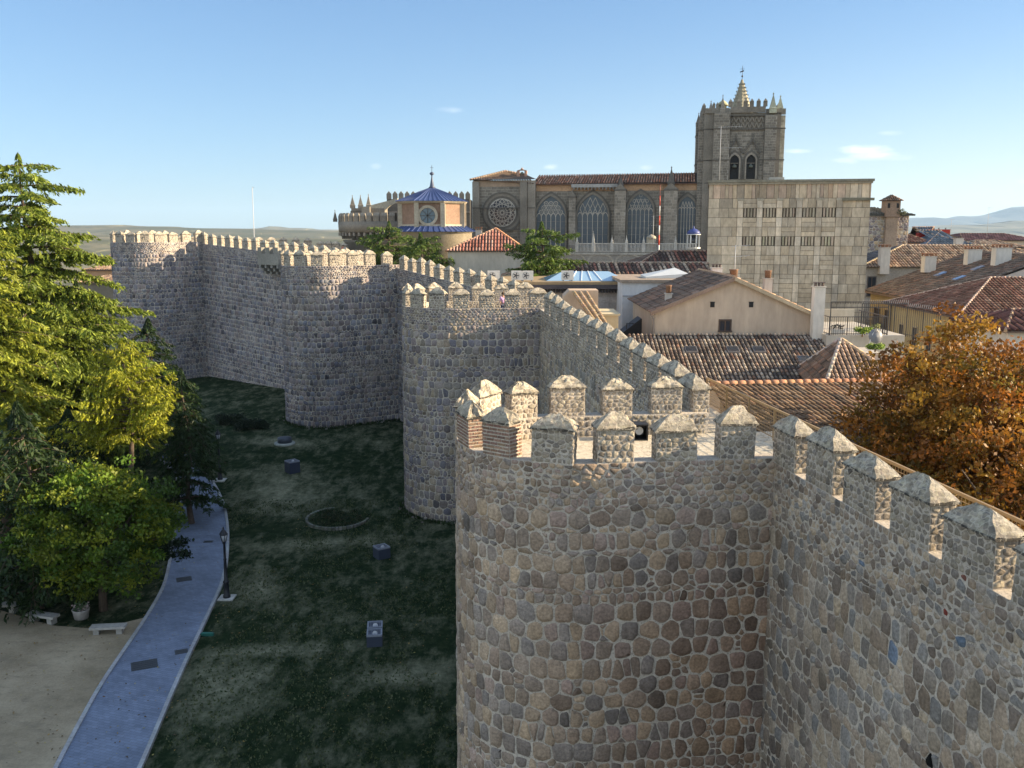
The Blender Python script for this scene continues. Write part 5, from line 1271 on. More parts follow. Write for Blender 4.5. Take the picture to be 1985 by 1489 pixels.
# tiled roofs between the gable house and the wall
def roof_thing(label, loc, name='tiled_roof', cat='roof'): return thing(name, label, cat, loc)
ta, tb, tc_, td = G(1215, 652, 59.6), G(1640, 652, 59.6), aty(1640, 760, 53.0), aty(1190, 745, 53.0)
z_e = 10.9; ta.z = tb.z = 13.35; tc_.z = td.z = z_e
RBt = roof_thing('dark mottled barrel tile roof with four small skylights below the gable house', (ta.x, 53, 5))
m = MB(); tile_roof(m, [td, tc_, tb, ta], .26, .40, [(.10, .085, .075), (.30, .24, .19), (.20, .15, .12), (.36, .30, .24), (.14, .10, .085), (.26, .15, .10), (.40, .33, .25), (.13, .11, .10)], 4, seed=41)
m.box(ta.x, 59.61, 12.6, tb.x, 59.75, 13.3, (.32, .25, .2)); m.build('tiles', M_TILE, RBt, world=True)
m = MB(); m.box(td.x, 53.05, 4, tc_.x, 59.5, 10.8, PK); m.build('wall', M_PLASTER, RBt, world=True)
sl_ = (13.35 - z_e) / 6.6
for px, py in ((1340, 679), (1421, 680), (1471, 682), (1559, 697)):
    y = 57.4 if py < 690 else 56.2; p = G(px, py, y); z = z_e + (y - 53) * sl_ + .12; x = p.x; T_ = MB()
    w, d = .38, .35
    T_.hexa([(x - w, y - d, z - d * sl_ - .1), (x + w, y - d, z - d * sl_ - .1), (x + w, y + d, z + d * sl_ - .1), (x - w, y + d, z + d * sl_ - .1), (x - w, y - d, z - d * sl_ + .06), (x + w, y - d, z - d * sl_ + .06), (x + w, y + d, z + d * sl_ + .06), (x - w, y + d, z + d * sl_ + .06)], (.13, .12, .12)); f = T_.build('skylight', M_PAINT, RBt, world=True)
    T_ = MB(); w, d = .31, .28; T_.hexa([(x - w, y - d, z - d * sl_ + .061), (x + w, y - d, z - d * sl_ + .061), (x + w, y + d, z + d * sl_ + .061), (x - w, y + d, z + d * sl_ + .061), (x - w, y - d, z - d * sl_ + .08), (x + w, y - d, z - d * sl_ + .08), (x + w, y + d, z + d * sl_ + .08), (x - w, y + d, z + d * sl_ + .08)], (.35, .38, .42)); o = T_.build('glass', M_GLASS, RBt, world=True); 
# roof nearest the wall, falling to the right
A0 = Vector((8.4, 38.6, 13.55)); th = R(60); mg = .36; dn = Vector((math.cos(th), -math.sin(th), 0))
def onA(x, y): return Vector((x, y, A0.z - mg * ((x - A0.x) * dn.x + (y - A0.y) * dn.y)))
# ridge end: follow the line seen at py 741
B1 = onA(19.6, 43.3)
RAt = roof_thing('warm lit barrel tile roof just behind the wall railing below the autumn tree', (A0.x, 38.6, 5))
C1, D1 = onA(23.5, 35.5), onA(11.6, 31.0)
m = MB(); tile_roof(m, [A0, onA(8.6, 36.5), D1, C1, B1], .27, .42, [(.20, .135, .085), (.25, .17, .11), (.15, .105, .075), (.085, .07, .06), (.22, .125, .08), (.28, .20, .135), (.12, .09, .07)], 5, under=(.035, .027, .022), seed=43)
ridge_caps(m, A0 + Vector((0, 0, .05)), B1 + Vector((0, 0, .05)), .14, (.34, .18, .11)); m.build('tiles', M_TILE, RAt, world=True)
m = MB(); o_ = [A0, B1, C1, D1]; cx = sum(p.x for p in o_) / 4; cy = sum(p.y for p in o_) / 4
q = [Vector((lerp(cx, p.x, .95), lerp(cy, p.y, .95), p.z - .25)) for p in o_]; lo = [Vector((p.x, p.y, 3)) for p in q]
for i in range(4): k = (i + 1) % 4; m.poly([q[k], q[i], lo[i], lo[k]], PK)
m.build('wall', M_PLASTER, RAt, world=True)
# small hipped roof
ap_ = aty(1630, 657, 54.5); HR = thing('hipped_roof_house', 'small house with reddish hipped tile roof beside the terrace', 'house', (ap_.x, 52.6, 4))
zt_ = ap_.z - 4; m = MB(); bw = 3.3
b0, b1, b2, b3 = (-2.6, -3.0, zt_ - 2.5), (2.9, -3.4, zt_ - 2.5), (3.2, 3.4, zt_ - 2.3), (-2.2, 3.2, zt_ - 2.0); AA = (0, 1.9, zt_)
for i, (a, b, pl) in enumerate(((b0, b1, [(.36, .24, .16), (.30, .2, .14), (.40, .27, .19)]), (b1, b2, TTAN), (b2, b3, TP), (b3, b0, TDARK))): tile_roof(m, [a, b, AA], .27, .42, pl, 4, seed=60 + i)
for a, c in ((b0, (.40, .34, .30)), (b1, (.5, .36, .22)), (b2, (.5, .42, .3)), (b3, (.36, .3, .26))): ridge_caps(m, a, AA, .13, c)
m.build('roof', M_TILE, HR); m = MB(); m.box(-2.0, -2.6, 0, 2.5, 2.8, zt_ - 2.62, PK); m.build('wall', M_PLASTER, HR)
# roof terrace with railings, planters and dish
tp = aty(1590, 655, 58); TR = thing('roof_terrace', 'roof terrace with pale parapet and dark railings right of the tall white chimney', 'terrace', (tp.x, 58, 4))
zt = aty(1640, 650, 58).z - 4
m = MB(); m.box(.4, 0, 0, 5.3, 9, zt, (.44, .40, .34)); m.box(.45, 8.8, zt, 5.3, 9, zt + .9, (.5, .44, .34))
X1 = aty(1712, 690, 55).x - tp.x; m.box(1.6, -3.6, 0, X1, -.01, zt - .75, (.42, .39, .36)); m.box(1.5, -3.7, zt - .75, X1 + .1, -3.4, zt - .62, (.46, .42, .36)); m.build('parapet', M_PLASTER, TR)
def rails(T, a, b, z, h, n, col=(.05, .045, .045), name='railing', wavy=False):
    m = MB(); a = Vector((a[0], a[1], z)); b = Vector((b[0], b[1], z)); up = Vector((0, 0, h))
    m.beam(a + up, b + up, .045, .045, col); m.beam(a + up * .08, b + up * .08, .035, .035, col)
    for i in range(n + 1):
        p = a.lerp(b, i / n); m.beam(p, p + up, .05 if i % 8 == 0 else .02, .05 if i % 8 == 0 else .02, col)
        if wavy: m.beam(p + up, p + up * 1.12 + Vector((.05, 0, 0)), .02, .02, (.45, .42, .38))
    return m.build(name, M_PAINT, T)
rails(TR, (.55, .05), (4.2, .05), zt, 1.15, 26); rails(TR, (.55, .02), (.55, 5), zt, 1.15, 12); rails(TR, (4.2, .05), (4.2, 5), zt, 1.15, 12)
m = MB()
for a, b in (((.6, .1, zt), (.6, .1, zt + 2.1)), ((4.2, .1, zt), (4.2, .1, zt + 2.1)), ((.6, .1, zt + 2.08), (4.2, .1, zt + 2.08)), ((.6, .1, zt + 1.75), (4.2, .1, zt + 1.75))): m.beam(a, b, .05, .05, (.05, .045, .045))
for k in range(22): m.beam((.7 + k * .16, .1, zt + 1.95), (.7 + k * .16, .1, zt + 2.07), .02, .02, (.05, .045, .045))
m.build('pergola_frame', M_PAINT, TR)
def shrub_leaves(m, c, r, n, cols, s=.08, rz=.7):
    for _ in range(n):
        a = U(0, 6.283); e = math.acos(U(-1, 1)); q = r * U(.5, 1.0); p = Vector((c[0] + q * math.sin(e) * math.cos(a), c[1] + q * math.sin(e) * math.sin(a), c[2] + q * rz * math.cos(e)))
        n_ = Vector((U(-1, 1), U(-1, 1), U(-1, 1))).normalized() * s; t = n_.orthogonal().normalized() * s * .6; m.poly([p - n_, p + t, p + n_, p - t], jit(cols[int(U(0, len(cols) - .01))], .3))
GRN = [(.16, .24, .03), (.24, .32, .05), (.09, .15, .03)]
for x, y, w, lab, cols in ((1.2, -.4, .8, 'long white flower box under the terrace railing', [(.05, .05, .06), (.12, .12, .10)]), (3.6, -.3, .5, 'white pot with yellow green plant at the terrace corner', [(.25, .27, .09), (.15, .17, .06)])):
    PT = thing('planter', lab, 'planter', (tp.x + x, 58 + y + .8, 4 + zt)); m = MB(); m.hexa([(-w / 2 + .04, -.16, 0), (w / 2 - .04, -.16, 0), (w / 2 - .04, .16, 0), (-w / 2 + .04, .16, 0), (-w / 2, -.2, .35), (w / 2, -.2, .35), (w / 2, .2, .35), (-w / 2, .2, .35)], (.6, .57, .52)); m.build('box', M_PLASTER, PT)
    m = MB(); 
    for k in range(int(w / .25)): shrub_leaves(m, (-w / 2 + .14 + k * .25, 0, .5), .2, 45, cols, .07, .9)
    m.build('plants', M_LEAF, PT)
for (px, py, r_, lab) in ((1672, 641, .75, 'bright green shrub at the back of the roof terrace'), (1698, 655, .85, 'bright green shrub in front of the satellite dish')):
    yy_ = 57.5 if py < 650 else 55.2; p = Vector((aty(px, py, yy_).x, yy_, 4 + zt + (.2 if py < 650 else -.5))); m = MB()
    for k in range(5): shrub_leaves(m, (U(-.5, .5) * r_, U(-.2, .2), .1 + U(0, .12)), .28, 90, GRN, .075, .7)
    m.tube([(0, 0, -.25), (0, 0, 0)], .05, 6, (.2, .15, .1)); o = m.build('terrace_shrub', M_LEAF); o.location = p; tag(o, lab, 'shrub')
p = aty(1697, 650, 56.5); SD = thing('satellite_dish', 'grey satellite dish on a bent mast above the terrace parapet', 'satellite dish', (p.x, 56.5, p.z - 1.4))
m = MB()
prof = [(.0, 0), (.2, .04), (.34, .1), (.43, .17)]; rings = []
for r_, d_ in prof: rings.append([m.vert((r_ * math.cos(6.283 * k / 20), d_ - .2 + .25 * r_ * math.sin(6.283 * k / 20), 1.35 + r_ * math.sin(6.283 * k / 20))) for k in range(20)])
for a, b in zip(rings, rings[1:]):
    for k in range(20): m.face((a[k], a[(k + 1) % 20], b[(k + 1) % 20], b[k]), (.15, .155, .17), smooth=True)
m.build('dish', M_PAINT, SD); m = MB(); W_ = (.55, .53, .5)
m.tube([(-.5, -.1, -.3), (-.45, -.1, .7), (-.2, -.1, 1.5), (0, -.1, 1.85), (.12, -.1, 1.6)], .03, 6, W_); m.beam((-.9, -.1, .3), (0, -.1, .62), .03, .03, W_); m.beam((0, -.05, 1.35), (1.1, -.1, 1.42), .03, .03, W_); m.build('mast', M_PAINT, SD)

# ------------------------------------------------------------------ white and grey buildings behind the second stretch of wall
def zat(px, py, y): return aty(px, py, y).z
def bld(name, label, x0, x1, y0, y1, z1, col, z0=4, cat='building', mt=None, part='wall'):
    T = thing(name, label, cat, ((x0 + x1) / 2, y0, z0)); m = MB(); m.box(x0, y0, z0, x1, y1, z1, col); m.build(part, mt or M_PLASTER, T, world=True); return T
xa, xb = aty(1206, 0 + 600, 72).x, aty(1372, 600, 72).x; zw = zat(1300, 548, 72)
WB = bld('white_walled_house', 'flat roofed house with pale bluish white wall behind the gable house', xa, xb + 1.5, 72, 81, zw, (.54, .54, .55))
m = MB(); m.box(xa - .2, 71.8, zw, xb + 1.6, 81.2, zw + .22, (.30, .24, .19)); m.build('roof_slab', M_ASHLAR, WB, world=True)
m = MB(); p0, p1 = aty(1248, 540, 75), aty(1330, 540, 75); m.hexa([(p0.x, 74, zw + .23), (p1.x, 74, zw + .23), (p1.x + .3, 77, zw + .23), (p0.x, 77, zw + .23), (p0.x, 74, zw + .35), (p1.x, 74, zw + .6), (p1.x - .6, 77, zw + .95), (p0.x, 77, zw + .4)], (.55, .56, .55)); m.build('rooflight', M_PAINT, WB, world=True)
x_, z_ = aty(1352, 575, 72).x, 0; m = MB(); m.box(xa, 71.93, zat(1300, 575, 72), xb, 71.99, zat(1300, 572.5, 72), (.33, .33, .35)); m.build('string_course', M_PLASTER, WB, world=True)
ga, gb_ = aty(975, 560, 76).x, aty(1213, 560, 76).x; zg = zat(1100, 549, 76)
GB = bld('stone_flat_roof_building', 'flat roofed grey stone building with dark eaves and a blue glass pyramid', ga, gb_, 76, 88, zg - .1, (.33, .30, .28), mt=M_ASHLAR)
m = MB(); rn = random.Random(5); brick_front(m, ga, gb_, zg - 6, zg - 1.1, 75.99, .55, 1.1, (.34, .31, .29), rn, .04, .03); m.build('stone_courses', M_ASHLAR, GB, world=True)
m = MB(); m.box(ga - .2, 75.5, zg - .1, gb_ + .1, 88, zg + .12, (.30, .22, .13)); m.box(ga - .2, 75.45, zg - .45, gb_ + .1, 75.9, zg - .11, (.085, .075, .08))
for k in range(44): x = ga + k * (gb_ - ga) / 44; m.box(x, 75.6, zg - .75, x + .12, 75.98, zg - .46, (.05, .045, .05))
m.build('eaves', M_PLASTER, GB, world=True)
pb = aty(1137, 527, 79); w0, w1 = aty(1058, 545, 78).x, aty(1216, 545, 78).x; zb_ = zg + .13; m = MB(); BLU = (.24, .37, .50)
P_ = [(w0, 77, zb_), (w1, 77, zb_), (w1, 83, zb_), (w0, 83, zb_)]; tip0 = (pb.x - 2.0, 79.5, zb_ + .68); tip1 = (pb.x + 1.9, 79.5, zb_ + .68)
m.poly([P_[0], P_[1], tip1, tip0], BLU); m.poly([P_[1], P_[2], tip1], BLU); m.poly([P_[3], P_[0], tip0], BLU); m.poly([P_[2], P_[3], tip0, tip1], BLU)
t = NT('blue_roof_glass'); t.color(t.attr()); t.b.inputs['Roughness'].default_value = .15; t.b.inputs['Specular IOR Level'].default_value = .7
pyr = m.build('glass_pyramid', t.m, GB, world=True); m = MB()
for k in range(4): f = .3 + k / 8.0; a = Vector(P_[0]).lerp(Vector(P_[1]), f); b = Vector(tip0).lerp(Vector(tip1), f); m.beam(a + Vector((0, 0, .02)), b + Vector((0, 0, .03)), .05, .06, (.66, .68, .68))
m.build('glazing_bars', M_PAINT, pyr, world=True) if False else m.build('glazing_bars', M_PAINT, GB, world=True)
for px, py, lab in ((957, 541, 'tallest air conditioner at the left end of the flat roof'), (1003, 547, 'air conditioner nearest the wall on the flat roof edge'), (1022, 541, 'air conditioner beside the left end of the long tiled roof'), (1100, 547, 'air conditioner with round fan in front of the blue glass pyramid')):
    y = 76.5; p = aty(px, py, y); aircon((p.x, y, zg + .13), U(-.1, .1), lab)
# long tiled roof behind
LR = thing('long_tiled_house', 'long low house with striped tile roof behind the glass pyramid', 'house', (6, 86, 4))
ra, rb_, ea, eb = aty(1030, 510, 92), aty(1374, 510, 92), aty(972, 543, 86.5), aty(1380, 543, 86.5); ra.z = rb_.z = zat(1200, 510, 92); ea.z = eb.z = zat(1200, 543, 86.5)
m = MB(); tile_roof(m, [ea, eb, rb_, ra], .42, .9, [(.40, .31, .23), (.17, .075, .055), (.44, .35, .27), (.24, .11, .08), (.12, .085, .07)], 3, seed=51, cw=.75); tile_roof(m, [(ea.x, 97.5, ea.z), ea, ra], .36, .8, TP, 3, seed=52)
ridge_caps(m, ra, rb_, .15, (.4, .3, .22)); ridge_caps(m, ea, ra, .15, (.4, .3, .22)); m.build('roof', M_TILE, LR, world=True)
m = MB(); m.box(ea.x + .4, 87, 4, eb.x, 97, ea.z - .1, (.4, .36, .3)); m.build('wall', M_PLASTER, LR, world=True)
JR = thing('small_tiled_house', 'small dark tiled house between the long tiled roof and the balustrade', 'house', (15, 96, 4))
ra, rb_, ea, eb = aty(1278, 487, 101), aty(1378, 487, 101), aty(1238, 511, 97), aty(1382, 511, 97); ra.z = rb_.z = zat(1300, 487, 101); ea.z = eb.z = zat(1300, 512, 97)
m = MB(); tile_roof(m, [ea, eb, rb_, ra], .42, .9, [(.28, .12, .085), (.15, .07, .055), (.38, .28, .21), (.10, .07, .06)], 3, seed=53, cw=.75); tile_roof(m, [(ea.x, 106, ea.z), ea, ra], .36, .8, TDARK, 3, seed=54); ridge_caps(m, ea, ra, .15, (.4, .28, .2)); ridge_caps(m, ra, rb_, .15, (.4, .28, .2)); m.build('roof', M_TILE, JR, world=True)
m = MB(); m.box(ea.x + .3, 97.4, 4, eb.x, 105, ea.z - .1, (.3, .27, .24)); m.build('wall', M_PLASTER, JR, world=True)
# cream house with red hipped roof
hx = aty(961, 445, 104); x0, x1 = aty(864, 490, 100).x, aty(1022, 490, 100).x; ze = zat(940, 487, 100)
HH = thing('cream_house', 'plain cream walled house with bright red hipped tile roof', 'house', ((x0 + x1) / 2, 100, 4)); m = MB(); m.box(x0 + .2, 100.3, 4, x1 - .2, 109, ze - .05, (.50, .45, .37)); m.build('wall', M_PLASTER, HH, world=True)
m = MB(); a = Vector((hx.x, 104.5, zat(961, 443, 104.5))); TRR = [(.36, .14, .10), (.42, .20, .15), (.30, .12, .09), (.46, .30, .24)]
c = [(x0, 100, ze), (x1, 100, ze), (x1, 109.4, ze), (x0, 109.4, ze)]
for i in range(4): tile_roof(m, [c[i], c[(i + 1) % 4], a], .34, .8, TRR, 3, seed=70 + i)
for i in range(4): ridge_caps(m, c[i], a, .15, (.5, .24, .12) if i == 1 else (.42, .26, .18))  # right hip caps brighter orange: sunlit edge put into their colour
m.build('roof', M_TILE, HH, world=True)
p = aty(928, 452, 106); chimney((p.x, 106, p.z - .3), .7, .6, .6, 'small pale chimney on the red hipped roof', (.46, .42, .36), pot='box')
m = MB(); p = aty(1277, 480, 112); MT = thing('radio_mast', 'slender red and white banded radio mast in front of the nave', 'mast', (p.x, 112, p.z - 2))
for k in range(7): z0 = k * 1.15; m.tube([(0, 0, z0), (0, 0, z0 + 1.15)], .11 - .01 * k, 6, (.55, .06, .03) if k % 2 == 0 else (.6, .56, .54))
m.tube([(0, 0, 8.05), (0, 0, 9.3)], .03, 5, (.3, .1, .08)); m.build('pole', M_PAINT, MT)
m = MB(); m.beam((0, 0, 6.2), (-4.8, 1, -.5), .03, .03, (.2, .2, .2)); m.build('guy_wire', M_PAINT, MT)
def aerial(px, py0, py1, y, label, w=1.2):
    a, b = aty(px, py0, y), aty(px, py1, y); T = thing('tv_aerial', label, 'aerial', (a.x, y, a.z)); h = b.z - a.z; m = MB(); c = (.42, .42, .42)
    m.tube([(0, 0, -.5), (0, 0, h)], .03, 5, c); m.build('pole', M_PAINT, T); m = MB()
    for k, z in enumerate((h - .1, h * .62)): m.beam((-.3, 0, z), (w, 0, z + .1), .025, .025, c); [m.beam((q, -.25, z + .03), (q, .25, z + .03), .018, .018, c) for q in np.arange(-.2, w, .3)]
    m.build('elements', M_PAINT, T); return T
aerial(1424, 535, 475, 64, 'white aerial with two arms standing on the gable house', 1.0)
aerial(1394, 356, 245, 100, 'thin tall aerial rising in front of the bell tower', 2.2)
aerial(1066, 500, 420, 110, 'small aerial beside the red and white mast', 1.0) if False else aerial(1266, 470, 418, 113, 'small dark aerial left of the red and white mast', .9)
# sunlit cream stair head with three tile ribs right behind the second stretch
q0, q1 = aty(1093, 565, 64).x, aty(1160, 565, 64).x; SH = thing('cream_stair_head', 'sunlit cream wall top with three sloping rows of tiles behind the merlons', 'stair head', (q0, 63, 5)); zt = zat(1120, 563, 64)
m = MB(); m.prism([(q0, 5), (q1, 5), (q1, zt), (q0 + .4, zt), (q0, zt - .4)], 64, 66, (.50, .38, .28)); q2, q3 = aty(1158, 610, 60).x, aty(1199, 610, 60).x; m.box(q2, 60, 5, q3, 64, zat(1180, 612, 60), (.52, .42, .27)); m.box(q2 - .1, 59.9, zat(1180, 612, 60) + .001, q3 + .1, 64, zat(1180, 612, 60) + .12, (.55, .46, .3)); m.build('wall', M_PLASTER, SH, world=True)
m = MB()
for k in range(3):
    a, b = aty(1112 + 12 * k, 566, 63.8), aty(1158 + 9 * k, 630, 58.5)
    for s in range(14): p, q = a.lerp(b, s / 14), a.lerp(b, (s + 1.12) / 14); m.tube([p, q], [.11, .14], 7, jit((.40, .28, .18), .25))
m.build('tile_ribs', M_TILE, SH, world=True)
m = MB(); p = aty(1215, 650, 66); bl_ = thing('dark_shed', 'small dark shed roof in the gap beside the white wall', 'shed', p); m.prism([(-.5, -3), (1.2, -3), (1.2, 1.1), (1.0, 1.2), (-.5, 0)], 0, 2, (.03, .03, .035)); m.build('roof', M_PAINT, bl_)
T = thing('iron_balcony_rail', 'thin dark railing beside the left roof slope of the gable house', 'railing', (aty(1258, 618, 66).x, 66, zat(1258, 618, 66))); rails(T, (0, 0), (2.2, 0), 0, 1.2, 12)
T = thing('yard_fence', 'dark iron fence at the foot of the white wall', 'railing', (aty(1215, 660, 66).x, 66.3, zat(1215, 662, 66.3))); rails(T, (0, 0), (2.6, 0), 0, 1.3, 12)
T = thing('wooden_fence', 'tall dark iron bar fence right of the roof terrace', 'railing', (aty(1668, 650, 62).x, 62, zat(1668, 652, 62))); rails(T, (0, 0), (2.9, -.3), 0, 2.2, 22, wavy=True); rails(T, (2.9, -.3), (3.9, -3), 0, 2.0, 16, wavy=True)

# ------------------------------------------------------------------ right hand houses
YEL = (.42, .32, .165)
fA, fB = aty(1697, 560, 101), aty(1862, 615, 71)
# red roofed corner house
R4 = thing('corner_house', 'yellow plastered corner house with red tile roof and grey right wall', 'house', (fB.x, fB.y, 3)); z4 = zat(1862, 613, 71) - 3
m = MB(); m.box(0, 0, 0, 17, 13.5, z4, YEL); m.build('wall', M_PLASTER, R4)
m = MB(); m.box(.02, -.06, 0, 17, -.001, z4 - .02, (.36, .32, .27)); m.build('side_wall', M_ASHLAR, R4)
hip_roof(R4, 0, 0, 17, 13.5, z4, z4 + 2.6, 6.0, TRED, pitch=.3, tl=.45, oh=.45, seed=81, ridge_c=(.5, .36, .28), axis='x')
for k, y in enumerate((2.2, 5.0, 7.8, 10.6)):
    window(R4, (0, y, z4 - 3.3), (0, -1, 0), .85, 1.6, (.40, .32, .2)); window(R4, (0, y, z4 - 6.8), (0, -1, 0), .85, 1.6, (.40, .32, .2))
for q, c_ in (((-.12, .3), (.35, .33, .3)), ((-.12, 12.9), (.13, .1, .08)), ((4.5, -.15), (.6, .58, .55))): m = MB(); m.tube([(*q, z4), (*q, 0)], .06, 6, c_); m.build('downpipe', M_PAINT, R4)
window(R4, (6.5, -.06, z4 - 3.5), (1, 0, 0), .9, 1.6, (.5, .46, .4))
bal = MB(); bal.box(6.0, -.8, z4 - 3.75, 7.0, -.1, z4 - 3.6, (.3, .27, .24)); bal.build('balcony_slab', M_ASHLAR, R4); rails(R4, (6.0, -.75), (7.0, -.75), z4 - 3.6, .9, 8, name='balcony_railing')
# longer yellow house with dark roof
R3 = thing('yellow_street_house', 'yellow street house with dark shuttered balcony doors and a long mossy roof', 'house', (fA.x - .6, 85.2, 3)); z3 = zat(1697, 562, 100.5) - 3; wd = 17
m = MB(); zr3 = zat(1910, 492, 93) - 3; ym = 0
m.box(0, 0.3, 0, wd, 15.5, z3, YEL); m.build('wall', M_PLASTER, R3); m = MB(); m.prism([(0, 0), (wd, 0), (wd, z3), (wd * .62, zr3 - .25), (0, z3)], -.02, .29, (.50, .46, .41)); m.build('gable_wall', M_PLASTER, R3)
m = MB(); e = .6; rr = wd * .62
tile_roof(m, [(-e, 15.9, z3 - .1), (-e, -.15, z3 - .1), (rr, -.15, zr3), (rr, 15.9, zr3)], .34, .5, TDARK + [(.19, .16, .13), (.15, .13, .11)], 3, seed=91); tile_roof(m, [(wd + e, -.15, z3), (wd + e, 15.9, z3), (rr, 15.9, zr3), (rr, -.15, zr3)], .34, .5, TDARK, 3, seed=92)
ridge_caps(m, (rr, -.15, zr3), (rr, 15.9, zr3), .14, (.26, .2, .16)); m.box(-e - .02, -.2, z3 - .32, -e + .1, 15.9, z3 - .12, (.16, .12, .1)); m.box(-e + .101, -.2, z3 - .3, 0, 15.9, z3 - .2, (.38, .25, .14))
m.build('roof', M_TILE, R3)
for y, h, zz in ((3.0, 2.6, -4.6), (6.8, 2.4, -4.3), (10.4, 2.2, -4.0), (13.4, 2.2, -4.0)):
    m = MB(); m.box(-.12, y - .65, z3 + zz, .02, y + .65, z3 + zz + h, (.055, .04, .03)); 
    for k in range(12): m.box(-.15, y - .6, z3 + zz + .1 + k * (h - .2) / 12, -.121, y - .04, z3 + zz + .1 + (k + .6) * (h - .2) / 12, (.07, .05, .04)); m.box(-.15, y + .04, z3 + zz + .1 + k * (h - .2) / 12, -.121, y + .6, z3 + zz + .1 + (k + .6) * (h - .2) / 12, (.07, .05, .04))
    m.build('shuttered_door', M_WOOD, R3); m = MB(); m.box(-.85, y - .9, z3 + zz - .2, -.001, y + .9, z3 + zz - .05, (.2, .16, .12)); m.build('balcony_slab', M_ASHLAR, R3)
    rails(R3, (-.8, y - .85), (-.8, y + .85), z3 + zz - .05, .95, 10, name='balcony_railing')
for y in (8.6, .5): m = MB(); m.tube([(-.15, y, z3 - .2), (-.15, y, 0)], .07, 6, (.13, .10, .08)); m.build('downpipe', M_PAINT, R3)
for yy_, xx in ((4.6, 4.2), (6.0, 6.6), (9.5, 4.6)):
    zz = z3 - .1 + (xx + e) / (rr + e) * (zr3 - z3 + .1) + .12; s_ = (zr3 - z3) / (rr + e); m = MB(); m.hexa([(xx - .5, yy_ - .4, zz - .5 * s_ - .1), (xx + .5, yy_ - .4, zz + .5 * s_ - .1), (xx + .5, yy_ + .4, zz + .5 * s_ - .1), (xx - .5, yy_ + .4, zz - .5 * s_ - .1), (xx - .5, yy_ - .4, zz - .5 * s_ + .08), (xx + .5, yy_ - .4, zz + .5 * s_ + .08), (xx + .5, yy_ + .4, zz + .5 * s_ + .08), (xx - .5, yy_ + .4, zz - .5 * s_ + .08)], (.30, .36, .5)); m.build('skylight', glass_mat('sky_glass', (.16, .2, .3)), R3)
for px, py, y, w, h, lab in ((1800, 505, 98, 1.2, .8, 'low white chimney block halfway down the mossy roof'), (1885, 498, 95, 1.4, 1.1, 'white chimney with slotted top near the ridge of the mossy roof'), (1940, 500, 90, 1.5, 1.3, 'wide white chimney block at the ridge right of the others')):
    p = aty(px, py + 8, y); chimney((p.x, y, p.z), w, .9, h, lab, (.55, .52, .47), pot='box')
m = MB(); xw, yw = wd * .62 - 2.5, 1.2
# stone house with hipped roof behind, white chimney
R2 = thing('stone_corner_house', 'grey stone corner house with hipped roof half dark and half sunlit', 'house', (aty(1672, 520, 112).x, 112, 4)); z2 = zat(1705, 518, 112) - 4
m = MB(); m.box(0, 0, 0, 24, 12, z2, (.36, .33, .29)); m.build('wall', M_ASHLAR, R2)
m = MB(); c = [(-.5, -.5, z2), (24.5, -.5, z2), (24.5, 12.5, z2), (-.5, 12.5, z2)]; a, b = (7.2, 6, z2 + 2.5), (18.5, 6, z2 + 2.5)
tile_roof(m, [c[0], c[1], b, a], .36, .8, TTAN, 3, seed=95); tile_roof(m, [c[3], c[0], a], .36, .8, [(.10, .10, .11), (.13, .12, .12)], 3, seed=96); tile_roof(m, [c[2], c[3], a, b], .36, .8, TTAN, 3, seed=97); tile_roof(m, [c[1], c[2], b], .36, .8, TTAN, 3, seed=98)  # left slope dark grey, others tan: shade and sun put into tile colours
ridge_caps(m, c[0], a, .16, (.5, .38, .24)); ridge_caps(m, a, b, .16, (.4, .3, .22)); ridge_caps(m, c[1], b, .16, (.4, .3, .22)); m.build('roof', M_TILE, R2)
window(R2, (1.2, 0, z2 - 3.4), (1, 0, 0), .9, 2.2, (.12, .1, .09)); window(R2, (3.8, 0, z2 - 5.5), (1, 0, 0), .5, 2.8, (.12, .1, .09)); window(R2, (3.6, 0, z2 - 9.5), (1, 0, 0), 1.1, 3.4, (.1, .08, .07))
# vertical banner with dark blue lettering
bx_, bz0, bz1 = 1.75, z2 - 9.6, z2 - 4.9
BN = thing('hanging_banner', 'long vertical pale blue banner with dark lettering on the stone corner house', 'banner', (R2.location.x + bx_ + .55, 111.85, 4 + bz0)); m = MB(); m.box(-.55, 0, 0, .55, .05, bz1 - bz0, (.34, .38, .48)); m.build('cloth', M_CLOTH, BN)
m = MB(); rk = random.Random(8); z = .35
while z < bz1 - bz0 - .3:      # the writing cannot be read at this distance: dark strokes of its size and rhythm
    h_ = rk.uniform(.18, .3)
    for x0_, x1_ in ((-.2, -.08), (.04, .2)):
        if rk.random() < .8: m.box(x0_, -.03, z, x1_, -.002, z + h_ * rk.uniform(.6, 1), (.03, .05, .16))
    m.box(-.2, -.028, z + h_ * .4, .2, -.003, z + h_ * .58, (.03, .05, .16)); z += h_ + rk.choice((.09, .09, .35))
m.build('lettering', M_CLOTH, BN)
p = aty(1724, 520, 110); chimney((p.x, 110.8 + 1, 4 + z2), 1.1, .95, 2.3, 'tall white chimney at the corner between dark and lit roof slopes', (.56, .51, .45), pot='box')
for px, py, lab, y in ((1857, 478, 'small white chimney on the far end of the sunlit tiled roof', 119),):
    p = aty(px, py, y); chimney((p.x, y, p.z - .6), .9, .8, 1.6, lab, (.56, .52, .46), pot='caps')
